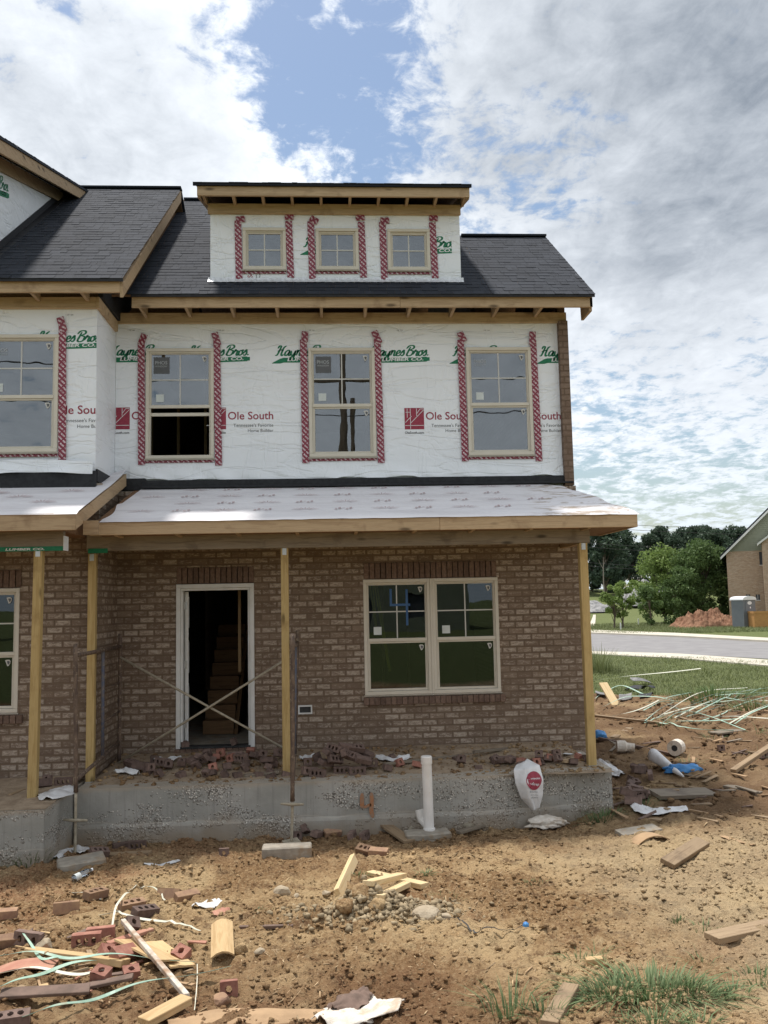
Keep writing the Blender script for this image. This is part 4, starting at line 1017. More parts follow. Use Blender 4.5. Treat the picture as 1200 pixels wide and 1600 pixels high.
# ================================================================== the neighbouring unit (left, standing forward)
N = thing('townhouse', (0, 0, 0), 'neighbouring townhouse unit at the left edge, standing forward with its own porch corner', 'house', 'townhouse row under construction')
NY = -.98; NW = -.90; NR = -2.80
gwx = YP(30, 1000, NY-.02); gz0 = YP(30, 1113, NY)[2]; gz1 = YP(30, 919, NY)[2]
mb = MB(); wall_holes(mb, -8, NR, .0, 3.70, NY, NY+.12, [(gwx[0]-1.80, gwx[0]-.02, gz0+.02, gz1-.02)]); mb.box(NR-.12, NR, NY+.121, .0, .0, 3.85)
mb.build('brick_wall', 'brick_wall', N)
soldiers(gwx[0]-1.82, gwx[0]+.01, gz1+.004, gz1+.225, NY-.004, parent=N)
q = MB(); n_ = 26; p_ = 1.9/n_
for i in range(n_): q.box(gwx[0]-1.84+i*p_+.004, gwx[0]-1.84+(i+1)*p_-.004, NY-.055, NY+.02, gz0-.125, gz0-.028)
q.build('window_sill', 'brick_trim', N, bevel=.003)
for k in (0, 1): window(N, gwx[0]-.91*(k+1)+.01, gz1, .89, gz1-gz0, NY-.015, glass='glass_low', tape=False, name_sticker=False)
uwx = YP(90, 610, NW-.04); uz1 = YP(90, 522, NW-.04)[2]; uz0 = YP(86, 706, NW-.04)[2]
HOLES[:] = [(uwx[0]-.905, uwx[0]-.01, uz0+.01, uz1-.01)]
mb = MB(); wall_holes(mb, -8, -2.87, 3.80, 6.20, NW, NW+.08, [(uwx[0]-.905, uwx[0]-.01, uz0+.01, uz1-.01)]); mb.box(-2.93, -2.872, NW+.081, .099, 3.80, 6.20)
p = YP(55, 536, NW); lumber_logo(mb, p[0], YP(55, 534, NW)[2], .84, NW, (None, -2.872)); p = YP(48, 664, NW); builder_logo(mb, p[0], p[2], NW, 1.0, (None, -2.872))
p = YP(103, 493, NW); v, f, _ = fit_text('1 OF 164', .09); add2d(mb, v, f, lambda u, vv: (p[0]+u, NW-.002, p[2]+vv), 4)
mb.build('house_wrap', ['wrap', 'wrap_green', 'wrap_white', 'wrap_red', 'ink'], N)
window(N, uwx[0]-.915, uz1, .915, uz1-uz0, NW-.04, tape=(.16, .20, .10, .10), cuts=(.2, .28, 0, 0))
mb = MB(); mb.box(-8, -2.85, NW-.075, NW-.003, 3.74, 3.99); mb.box(-2.868, -2.84, NW-.003, .09, 3.86, 4.02); mb.box(-2.84, -2.45, .04, .096, 3.87, 4.03); mb.build('roof_flashing', 'felt', N, bevel=.004)
def nhem(u, v):
    x = -7+(4.12)*u; zl = 3.93+.02*math.sin(x*3)+.03*u; zz = zl+.16*v; b = .05*(1-v)**2*(.5+.5*math.sin(x*11)); return (x, NW-.08-b, zz)
mb = MB(); mb.grid(nhem, 60, 5); mb.build('wrap_hem', 'wrap', N, smooth=True)
HOLES[:] = []
# roof of the unit
NEY, NEZ = -1.32, 6.285
def nrz(y): return NEZ+SL*(y-NEY)
mb = MB(); mb.box(-8, -2.87, NW-.055, NW-.005, 6.045, 6.19); mb.box(-2.872, -2.83, NW-.055, .04, 6.045, 6.19); mb.build('frieze_board', 'lumber', N, bevel=.004)
mb = MB(); mb.box(-8, -2.50, NEY+.03, NEY+.068, 6.13, 6.265); mb.build('fascia_board', 'lumber', N, bevel=.003)
for i in range(5): x = -2.95-i*.6; mb = MB(); mb.box(x-.038, x, NEY+.069, NW-.056, 6.13, 6.24); mb.build('rafter_tail', 'lumber_y', N)
mb = MB(); mb.prism([(NEY, NEZ-.03), (2.95, nrz(2.95)-.03), (8.6, 6.3), (8.6, 6.33), (2.95, nrz(2.95)), (NEY, NEZ)], -8, -2.50); nrf = mb.build('roof', 'osb', N)
mb = MB(); shingle_rows(mb, -7.5, -2.455, (NEY-.02, NEZ+.002), (2.95, nrz(2.95)+.002), seed=12); mb.box(-7.5, -2.455, 2.87, 3.03, nrz(2.95)-.01, nrz(2.95)+.02)
mb.prism([(2.95, nrz(2.95)+.012), (8.6, 6.34), (8.6, 6.335), (2.95, nrz(2.95)+.003)], -8, -2.455); mb.build('shingles', 'shingles', nrf)
mb = MB(); mb.box(-8, -2.455, NEY-.024, NEY-.004, NEZ-.035, NEZ+.004); mb.build('drip_edge', 'felt', nrf)
mb = MB(); mb.prism([(NEY+.03, NEZ-.03), (2.95, nrz(2.95)-.032), (2.95, nrz(2.95)-.22), (NEY+.03, NEZ-.22)], -2.499, -2.46); mb.build('rake_board', 'lumber_y', N)
mb = MB(); mb.prism([(NEY+.06, NEZ-.12), (2.95, nrz(2.95)-.13), (2.95, 8.1), (.1, 6.2), (NW, 6.2), (NEY+.1, 6.1)], -2.79, -2.74) if False else mb.prism([(NW, nrz(NW)-.04), (2.95, nrz(2.95)-.04), (2.95, 8.0), (.1, 6.2), (NW, 6.2)], -2.86, -2.80); mb.build('gable_wall', 'felt', N)
mb = MB(); mb.box(-8, -2.9, 8.3, 8.4, 0, 6.3); mb.box(-8.1, -8, NY, 8.4, 0, 6.3); mb.build('back_wall', 'room', N)
mb = MB(); mb.box(-7.9, -2.93, NW+.09, 8.2, .2, .46); mb.box(-7.9, -2.93, NW+.09, 8.2, 3.5, 3.75); mb.box(-7.9, -2.93, NW+.09, 8.2, 6.2, 6.25); mb.build('floor', 'osb', N)
# its big shed dormer, side wall seen at the top left corner
DXW = -4.31
def sr(y): return 8.14+.30*(y+1.2)
mb = MB(); mb.prism([(-1.0, nrz(-1.0)), (2.9, nrz(2.9)), (2.9, sr(2.9)-.06), (-1.0, sr(-1.0)-.06)], DXW-.06, DXW)
p = XP(6, 264, DXW+.002)
lumber_logo(mb, 0, 0, 1.0, 0, None, lambda u, v: (DXW+.002-.0*u, p[1]-.72+u*.95-v*.1, p[2]-.50+v+u*.28))
sd = mb.build('side_dormer', ['wrap', 'wrap_green', 'wrap_white'], N)
mb = MB(); mb.prism([(-1.6, sr(-1.6)-.035), (2.75, sr(2.75)-.035), (2.75, sr(2.75)), (-1.6, sr(-1.6))], -8, -3.99); mb.build('dormer_roof', 'osb', sd)
mb = MB(); shingle_rows(mb, -6.5, -3.975, (-1.62, sr(-1.6)+.002), (2.75, sr(2.75)+.002), seed=15); mb.prism([(-1.6, sr(-1.6)-.03), (2.75, sr(2.75)-.03), (2.75, sr(2.75)+.004), (-1.6, sr(-1.6)+.004)], -3.989, -3.975); mb.build('shingles', 'shingles', sd)
mb = MB(); mb.prism([(-1.6, sr(-1.6)-.036), (2.62, sr(2.62)-.036), (2.62, sr(2.62)-.20), (-1.6, sr(-1.6)-.20)], -4.03, -3.992); mb.build('dormer_rake', 'lumber_y', sd)
mb = MB(); mb.prism([(-1.1, sr(-1.1)-.10), (2.35, sr(2.35)-.10), (2.35, sr(2.35)-.28), (-1.1, sr(-1.1)-.28)], DXW+.003, DXW+.04); mb.build('dormer_frieze', 'lumber_y', sd)
mb = MB(); mb.prism([(-1.0, nrz(-1.0)+.01), (2.9, nrz(2.9)+.01), (2.9, nrz(2.9)+.13), (-1.0, nrz(-1.0)+.13)], DXW+.004, DXW+.016); mb.prism([(-1.0, nrz(-1.0)+.012), (2.9, nrz(2.9)+.012), (2.9, nrz(2.9)+.022), (-1.0, nrz(-1.0)+.022)], DXW+.017, DXW+.12); mb.build('step_flashing', 'felt', sd)
# its porch
NPE = -2.35
def nporch(y): return 3.335+.325*(y-NPE)
c0 = YP(69, 1258, -2.3); SX = -2.92
ny0 = XP(69, 1290, SX)[1]
mb = MB(); mb.grid(lambda u, v: (-7+(SX+7)*u, ny0-.012*float(fbm(np.array((-7+(SX+7)*u)*3), np.array(v*5), 4, 18)), -.75+1.04*v), 70, 20)
mb.grid(lambda u, v: (SX, ny0+(-.99-ny0)*u, -.75+1.04*v), 20, 14); mb.add([(-7, ny0, .29), (SX, ny0, .29), (SX, -.9, .29), (-7, -.9, .29)], [(0, 1, 2, 3)]); mb.build('porch_slab', 'concrete', N)
PN = -1.93; pb = YP(51, 1240, PN); pt = YP(61.5, 858, PN)
post(pb[0], PN, .28, pt[2], N, .095, lean=pt[0]-pb[0])
mb = MB(); mb.box(-7, -2.93, PN-.05, PN+.03, pt[2], pt[2]+.20); mb.build('porch_beam', 'greywood', N, bevel=.004)
mb = MB(); mb.box(-7, -2.931, PN-.056, PN-.052, pt[2]-.025, pt[2]+.025, 0); mb.box(-2.93, -2.922, PN-.05, PN+.12, pt[2]-.02, pt[2]+.14, 1)
v, f, _ = fit_text('LUMBER CO.', .42, bold=.03, shear=.15); add2d(mb, v, f, lambda u, vv: (-3.55+u, PN-.058, pt[2]-.014+vv*.45), 1, None); mb.build('wrap_scrap', ['wrap_green', 'wrap_white'], N)
nfx = YP(118, 812, NPE)[0]; nfz0 = YP(60, 829, NPE)[2]; nfz1 = YP(60, 803, NPE)[2]
mb = MB(); mb.box(-7, nfx, NPE-.005, NPE+.033, nfz0, nfz1); mb.build('porch_fascia', 'lumber', N, bevel=.004)
mb = MB(); mb.prism([(NPE+.034, nporch(NPE)-.02), (.03, nporch(.03)-.02), (.03, nporch(.03)-.18), (NPE+.034, nfz0+.01)], nfx-.045, nfx-.002); mb.build('porch_rake', 'lumber_y', N)
mb = MB(); mb.box(nfx-.001, nfx+.16, NPE+.30, NPE+.338, nfz0-.03, nfz1-.05); mb.build('porch_return', 'oldwood', N)
mb = MB(); mb.prism([(NPE, nfz0+.02), (NPE, nporch(NPE)-.012), (NW-.01, nporch(NW)-.012), (NW-.01, nfz0+.02)], -7, -2.93); mb.prism([(NPE+.05, nporch(NPE+.05)-.05), (NPE+.05, nporch(NPE+.05)-.014), (.0, nporch(.0)-.014), (.0, nporch(.0)-.05)], -2.929, nfx-.046)
npr = mb.build('porch_roof', 'osb', N)
def nmemb(u, v):
    x = -7+(nfx+.015+7)*u; y = NPE-.015+(NW-NPE)*v
    return (x, y, nporch(y)+.004+.012*float(fbm(np.array(x*1.4), np.array(y*3), 3, 41))-(.02 if v == 0 else 0))
mb = MB(); mb.grid(nmemb, 80, 16)
def nmemb2(u, v):
    x = -2.87+(nfx+.015+2.87)*u; y = NW-.0148+(.02-NW)*v
    return (x, y, nporch(y)+.004+.012*float(fbm(np.array(x*1.4), np.array(y*3), 3, 41))+(.05*u*v*v))
mb.grid(nmemb2, 8, 10); nm_ = mb.build('roof_membrane', 'membrane', npr, smooth=True)
mb = MB()
for x, y in ((-3.9, -1.35), (-3.2, -1.9), (-4.2, -1.95), (-3.05, -1.3), (-3.55, -1.6)):
    for j in range(9):
        an = R_(15+j*18.75); c, s = math.cos(an), math.sin(an); nn = (-s*.006, c*.006)
        P = [(x+.05*c, y+.05*s), (x+.16*c, y+.15*s)]; mb.add([(P[i][0]+sg*nn[0], P[i][1]+sg*nn[1], nporch(P[i][1]+sg*nn[1])+.017) for i, sg in ((0, 1), (1, 1), (1, -1), (0, -1))], [(0, 1, 2, 3)], 0)
mb.build('printed_emblem', 'ink_pale', nm_)
# green wrap end wound round the main beam next to the inner post
mb = MB(); a = YP(130, 857, PY-.06); b = YP(168, 855, PY-.06); mb.box(-2.88, b[0], PY-.054, PY-.05, 2.965, 3.02); mb.build('wrap_scrap', 'wrap_green', H)

# ================================================================== background
def tree_mesh(h, spread, leaf, n_leaf, n_clump, seed, trunk_h, matleaf, bark='bark', base_frac=.25, flat=1.0):
    """tapered trunk with limbs, and leaf-sized faces gathered in uneven clumps; returns (trunk MB, crown mesh)"""
    r = np.random.default_rng(seed); q = MB()
    pts = [(0, 0, -.2)]; n = 6
    for i in range(1, n+1): pts.append((pts[-1][0]+r.normal(0, .03)*h*.3, pts[-1][1]+r.normal(0, .03)*h*.3, trunk_h*i/n))
    R0 = h*.018+.02; q.tube(pts, [R0*(1-.75*i/n) for i in range(n+1)], 7)
    cl = []
    for k in range(n_clump):
        f = base_frac+(1-base_frac)*r.random()**.8; prof = math.sin(PI*min(1, (f-base_frac)/(1-base_frac)*.85+.12))**.7
        an = r.random()*2*PI; rad = spread*prof*math.sqrt(r.random())*.95
        c = np.array([rad*math.cos(an), rad*math.sin(an), h*f]); cl.append((c, spread*(.20+.22*r.random())*flat))
        if k < n_clump*.6:
            i = min(n-1, max(1, int(f*n*h/trunk_h*.55))); p0 = Vector(pts[i]); q.tube([p0, p0.lerp(Vector(c), .5)+Vector((0, 0, .04*h)), Vector(c)], [R0*.4, R0*.22, R0*.06], 5, caps=False)
    per = n_leaf//n_clump; C = []
    for c, s in cl:
        p = r.normal(0, 1, (per, 3)); p /= (np.linalg.norm(p, axis=1)[:, None]+1e-6); p *= (r.random((per, 1))**.45)*s*np.array([1, 1, .75]); C.append(c+p)
    C = np.concatenate(C); m = len(C)
    a = r.normal(0, 1, (m, 3)); a /= np.linalg.norm(a, axis=1)[:, None]; b = np.cross(a, r.normal(0, 1, (m, 3))); b /= np.linalg.norm(b, axis=1)[:, None]
    s = leaf*(.6+.8*r.random((m, 1)))
    V = np.stack([C-a*s, C-b*s*.45, C+a*s, C+b*s*.45], 1).reshape(-1, 3)
    V[:, 2] = np.maximum(V[:, 2], .05)
    return q, fast_mesh('crown', V, np.arange(len(V)), 4, matleaf)
def place_tree(loc, trunk_mb, crown, label, group=None, bark='bark', scale=1.0, rz=0, tmesh=None, cat='tree', name='tree'):
    t = thing(name, loc, label, cat, group, rz); t.scale = (scale,)*3
    if tmesh is None:
        o = trunk_mb.build('trunk', bark); o.parent = t; tmesh = o.data
    else: link_mesh('trunk', tmesh, (0, 0, 0), parent=t)
    link_mesh('crown', crown, (0, 0, 0), parent=t)
    return tmesh
def at(px, depth):
    """a spot on the ground under photo column px at world depth y"""
    p = YP(px, 940, depth); return Vector((p[0], depth, gz(p[0], depth)))
# distant dark wood: each tree its own
protos = []
for k in range(5): 
    tm, cr = tree_mesh(11, 3.6, .30, 5200, 34, 100+k, 8, 'leaf_dark', base_frac=.0); protos.append([tm, cr, None])
dl = [(905, 112, 1.20), (925, 118, 1.42), (948, 110, 1.40), (968, 115, 1.28), (985, 120, .98), (1003, 124, .92), (1018, 116, 1.08), (1037, 122, 1.26), (1055, 118, 1.05), (1074, 126, 1.26), (1090, 118, 1.20), (1106, 122, 1.24), (1124, 118, 1.16), (1146, 124, 1.22), (1168, 120, 1.2), (885, 116, 1.2), (958, 128, 1.25), (1030, 130, 1.2), (1098, 131, 1.3), (1128, 131, 1.26), (1195, 122, 1.2), (1225, 120, 1.2)]
for i, (px, d, s) in enumerate(dl):
    pr_ = protos[i % 5]
    pr_[2] = place_tree(at(px, d), pr_[0], pr_[1], 'tall dark tree in the wood beyond the road, one of the back row', 'dark trees of the far wood', scale=s*.66, rz=i*1.3, tmesh=pr_[2])
# bare leaning pale trunk standing in the wood
q = MB(); b = at(945, 104); q.tube([(0, 0, -.2), (-.05, 0, 2.2), (.0, 0, 4.2), (.10, 0, 5.6)], [.10, .08, .06, .02], 7); q.tube([(0, 0, 4.0), (-.4, 0, 4.8), (-.6, 0, 5.3)], [.04, .025, .012], 6); q.tube([(.03, 0, 4.5), (.4, 0, 5.2)], [.03, .012], 6)
o = q.build('bare_tree', 'bark_pale'); o.location = b; tag(o, 'bare pale dead trunk standing in front of the dark wood', 'tree')
# brighter trees and saplings across the road
tm, cr = tree_mesh(6.2, 2.5, .12, 14000, 60, 201, 4, 'leaf_bright', base_frac=.12); place_tree(at(1037, 62), tm, cr, 'bright green broad tree, the paler of the two big ones across the road', scale=1.0)
tm, cr = tree_mesh(6.4, 2.8, .12, 16000, 70, 202, 4, 'leaf_mid', base_frac=.06); place_tree(at(1098, 60), tm, cr, 'big mid green bushy tree right behind the red dirt heap', scale=1.0)
tm, cr = tree_mesh(4.6, 1.9, .12, 8000, 36, 203, 3, 'leaf_mid', base_frac=.05); place_tree(at(1065, 58), tm, cr, 'low green bushy tree between the two big trees', scale=.95)
tm, cr = tree_mesh(6.6, 2.0, .12, 9000, 40, 206, 5, 'leaf_mid', base_frac=.06); place_tree(at(1126, 61), tm, cr, 'green bushy tree beside the brick gable house', scale=.92)
tm, cr = tree_mesh(3.1, .85, .085, 3600, 20, 204, 2.4, 'leaf_bright', base_frac=.28); place_tree(at(958, 53), tm, cr, 'young street tree with a thin trunk, left one of the pair on the far lawn', scale=1.0, cat='sapling')
tm, cr = tree_mesh(3.3, .9, .085, 3600, 20, 205, 2.5, 'leaf_bright', base_frac=.26); place_tree(at(972, 54), tm, cr, 'young street tree with a thin trunk, right one of the pair on the far lawn', scale=1.0, cat='sapling')
tm, cr = tree_mesh(3.0, 1.0, .09, 3200, 18, 207, 2.3, 'leaf_mid', base_frac=.12); place_tree(at(1015, 56), tm, cr, 'small thin green tree left of the bright broad tree', scale=1.05, cat='sapling')
# pale path climbing the far lawn, gravel and red earth heaps
def heap(name, px0, px1, depth, h, mat, label, seed, dy=3.0, rough=.35, fr=1.2):
    a, b = at(px0, depth), at(px1, depth); cx, w = (a.x+b.x)/2, (b.x-a.x)/2; z0 = a.z-.1; mb = MB()
    def fn(u, v):
        X = (u-.5)*2; Y_ = (v-.5)*2; k = max(0, 1-X*X)**.6*max(0, 1-Y_*Y_)**.6
        nn = float(fbm(np.array(X*w*fr+seed), np.array(Y_*dy*fr), 4, seed)); return (cx+X*w, depth+Y_*dy, z0+k*(h*(1+nn*rough*3)))
    mb.grid(fn, 70, 40); o = mb.build(name, mat, origin=(cx, depth, z0)); tag(o, label, 'heap'); return o
heap('earth_heap', 1050, 1148, 52, 1.15, 'redearth', 'heap of red clay clods across the road beside the portable toilet', 3, 1.6, .5, 2.2)
heap('gravel_heap', 968, 1050, 98, 2.6, 'gravelpile', 'grey rubble heap on the rise in front of the far wood', 6, 5, .35, .7)
heap('gravel_heap', 905, 952, 92, 1.0, 'gravelpile', 'low grey rubble heap at the foot of the dark wood', 8, 4, .35, .7)
pA = [ZP(926, 968, .3), ZP(930, 945, .9)]
mb = MB(); a0, a1 = at(921, 60), at(925, 86)
n = 14; V = []
for i in range(n+1):
    y = 60+26*i/n; xl = YP(918+8*i/n, 940, y)[0]; xr = YP(928+2*i/n, 940, y)[0]; V += [(xl, y, gz(xl, y)+.05), (xr, y, gz(xr, y)+.05)]
mb.add(V, [(2*i, 2*i+1, 2*i+3, 2*i+2) for i in range(n)]); o = mb.build('path', 'sidewalk'); tag(o, 'pale path climbing the far lawn', None, None, 'structure')
# brick gable house at the right edge
BH = thing('brick_house', at(1140, 56), 'tan brick house with olive gable siding at the right edge across the road', 'house')
def bh():
    y = 56.0; x0 = YP(1139, 940, y)[0]; x1 = x0+11; zb = -.1; ze = YP(1140, 862, y)[2]; zr = YP(1200, 806, y)[2]; KX = .80; sl_ = (zr-ze)/((YP(1200, 806, y)[0]-x0)*KX); xm = (x0+x1)/2; zp = ze+sl_*(xm-x0)
    mb = MB(); hs = []
    for px, py, w_, h_ in ((1173, 933, .32, .42), (1190, 933, .30, .42), (1199, 873, .5, 1.0)):
        c = YP(px, py, y); c[0] = x0+(c[0]-x0)*KX; hs.append((c[0]-w_/2, c[0]+w_/2, c[2]-h_/2, c[2]+h_/2))
    wall_holes(mb, x0, x1, zb, ze, y, y+.3, hs); mb.box(x0, x0+.3, y+.31, y+10, zb, ze); mb.box(x1-.3, x1, y+.31, y+10, zb, ze); mb.box(x0+.31, x1-.31, y+9.7, y+10, zb, ze)
    mb.build('wall', 'brick_far', BH)
    for h_ in hs:
        q = MB(); q.box(h_[0], h_[1], y+.06, y+.12, h_[2], h_[3], 0); q.box(h_[0]-.04, h_[1]+.04, y-.02, y+.02, h_[2]-.05, h_[2]-.001, 1); q.box((h_[0]+h_[1])/2-.015, (h_[0]+h_[1])/2+.015, y+.04, y+.059, h_[2], h_[3], 1); q.build('window', ['potty_dark', 'trim_white'], BH)
    q = MB(); k = 0; z = ze+.001
    while z < zp-.1:
        xa = x0+(z-ze)/sl_; xb = x1-(z-ze)/sl_; q.add([(xa, y-.03, z), (xb, y-.03, z), (xb-.1/sl_*1.6, y+.0, z+.16), (xa+.1/sl_*1.6, y+.0, z+.16), (xa, y+.2, z), (xb, y+.2, z)], [(0, 1, 2, 3), (0, 4, 5, 1)]); z += .16
    q.build('gable_siding', 'siding', BH)
    q = MB(); 
    for sg in (0, 1):
        def P(d, e): return ((x0-.45+d) if sg == 0 else (x1+.45-d), ze-.45*sl_+d*sl_+e)
        L = xm-x0+.45
        q.prism([P(0, .02), P(L, .02), P(L, .14), P(0, .14)], y-.42, y+10.4, 'y')
    q.build('roof', 'shingles', BH)
    q = MB()
    for sg in (0, 1):
        def P(d, e): return ((x0-.42+d) if sg == 0 else (x1+.42-d), ze-.45*sl_+d*sl_+e)
        L = xm-x0+.42
        q.prism([P(0, -.18), P(L, -.18), P(L, .018), P(0, .018)], y-.44, y-.40, 'y')
    q.build('rake_board', 'trim_white', BH)
    # small porch gable in front
    gx = YP(1179, 853, y-2)[0]; gz_ = YP(1179, 853, y-2)[2]; gx = x0+(gx-x0)*KX+1.2
    q = MB(); q.prism([(gx, gz_), (gx+3.0, gz_+2.2), (gx+6.0, gz_), (gx+6, gz_+.16), (gx+3.0, gz_+2.36), (gx, gz_+.16)], y-2.2, y-.45, 'y'); q.build('porch_gable', 'trim_white', BH)
    q = MB(); q.prism([(gx+.3, gz_+.2), (gx+3.0, gz_+2.15), (gx+5.7, gz_+.2)], y-1.9, y-.46, 'y'); q.box(gx+.3, gx+5.7, y-1.9, y-.01, zb, gz_+.19); q.build('porch_bay', 'brick_far', BH)
bh()
BH.rotation_euler = (0, 0, R_(-25))
# portable toilet
P0 = at(1161, 49.0); PT = thing('portable_toilet', P0, 'grey portable toilet with white roof beside the red dirt heap', 'portable toilet')
def potty():
    a = R_(20); m = Matrix.Rotation(a, 3, 'Z')
    def W(p): v = m @ Vector((p[0], p[1], 0)); return (P0.x+v.x, P0.y+v.y, P0.z+p[2])
    def bx(mb, x0, x1, y0, y1, z0, z1, mat=0):
        v = [W(p) for p in ((x0, y0, z0), (x1, y0, z0), (x1, y1, z0), (x0, y1, z0), (x0, y0, z1), (x1, y0, z1), (x1, y1, z1), (x0, y1, z1))]
        mb.add(v, [(0, 3, 2, 1), (4, 5, 6, 7), (0, 1, 5, 4), (1, 2, 6, 5), (2, 3, 7, 6), (3, 0, 4, 7)], mat)
    mb = MB(); bx(mb, -.55, .55, -.55, .55, .08, 1.95); bx(mb, -.6, .6, -.6, .6, .0, .10, 1)
    for k in range(5): bx(mb, .551, .575, -.45+k*.2, -.35+k*.2, .15, 1.85, 1)
    mb.build('cabin', ['potty', 'potty_dark'], PT)
    mb = MB(); n = 10; L = []
    for i in range(n+1):
        an = PI*i/n; L.append((-.62*math.cos(an), 1.93+.26*math.sin(an)**.7))
    v = [W((p[0], -.62, p[1])) for p in L]+[W((p[0], .62, p[1])) for p in L]; mb.add(v, [tuple(range(n+1))[::-1], tuple(range(n+1, 2*n+2))]+[(i, i+1, n+2+i, n+1+i) for i in range(n)]+[(0, n+1, 2*n+1, n)]); mb.build('roof', 'potty_white', PT)
    mb = MB(); pts = [(-.36, .14), (.36, .14), (.36, 1.72)]+[(.36*math.cos(t_), 1.72+.22*math.sin(t_)) for t_ in (.5, 1.0, 1.57, 2.14, 2.64)]+[(-.36, 1.72)]
    v = [W((p[0], -.575, p[1])) for p in pts]+[W((p[0], -.55, p[1])) for p in pts]; k = len(pts); mb.add(v, [tuple(range(k))]+[(i, k+i, k+(i+1) % k, (i+1) % k) for i in range(k)]); d = mb.build('door', 'potty', PT)
    for cx, cz, rx, rz_, mt in ((.0, 1.72, .20, .12, 'potty_white'), (.05, 1.40, .05, .07, 'potty_white'), (.28, 1.1, .03, .06, 'potty_dark')):
        mb = MB(); v = [W((cx+rx*math.cos(2*PI*i/14), -.583, cz+rz_*math.sin(2*PI*i/14))) for i in range(14)]; mb.add(v, [tuple(range(14))]); mb.build('sign' if mt == 'potty_white' else 'latch', mt, d)
potty()
# plywood box at the right edge
a = at(1177, 47.5); mb = MB(); mb.box(a.x, a.x+3.2, a.y, a.y+1.8, -.02, 1.12); mb.box(a.x-.03, a.x+3.23, a.y-.03, a.y+.0-.002, 1.0, 1.16); mb.box(a.x-.03, a.x-.002, a.y, a.y+1.83, 1.0, 1.16); mb.box(a.x+1.2, a.x+1.28, a.y-.04, a.y-.002, -.02, .99)
o = mb.build('crate', 'orange_wood', origin=(a.x, a.y, 0)); tag(o, 'orange plywood skip at the right edge next to the portable toilet', 'crate')
# overhead wires
for i, (p, q_, d) in enumerate((((930, 815), (1220, 826), 85), ((930, 822), (1220, 836), 86), ((905, 846), (1180, 858), 88), ((905, 852), (1180, 866), 89), ((905, 876), (1060, 884), 92), ((905, 881), (1060, 890), 93))):
    a, b = YP(*p, d), YP(*q_, d+6); a = a+(a-b)*.2; mb = MB(); mb.tube([tuple(a+(b-a)*t-np.array((0, 0, .5*4*t*(1-t)*.5))) for t in np.linspace(0, 1, 14)], .022, 5)
    o = mb.build('overhead_wire', 'cable', origin=tuple(a)); tag(o, ('topmost', 'second highest', 'third highest', 'fourth highest', 'second lowest', 'lowest')[i]+' of the thin overhead wires crossing the far wood', 'wire', 'overhead wires across the road')
# utility pole by the wood
a = at(1077, 84); mb = MB(); mb.tube([(a.x, a.y, a.z-.3), (a.x, a.y, YP(1077, 858, 84)[2])], [.12, .09], 8); mb.box(a.x-.7, a.x+.7, a.y-.05, a.y+.05, YP(1077, 862, 84)[2], YP(1077, 862, 84)[2]+.1); o = mb.build('utility_pole', 'bark_pale', origin=tuple(a)); tag(o, 'pale utility pole half hidden behind the bright trees', 'pole')
# white marker stake on the far lawn
for px, d, lab in ((968, 48.8, 'short white marker stake below the young street trees'), (996, 60, 'thin white marker post on the far lawn right of the young street trees')):
    a = at(px, d); mb = MB(); mb.box(a.x-.04, a.x+.04, a.y-.03, a.y+.03, a.z-.1, a.z+.50); mb.prism([(a.x-.04, a.z+.501), (a.x+.04, a.z+.501), (a.x, a.z+.56)], a.y-.03, a.y+.03, 'y'); o = mb.build('marker_stake', 'trim_white', origin=tuple(a)); tag(o, lab, 'stake')

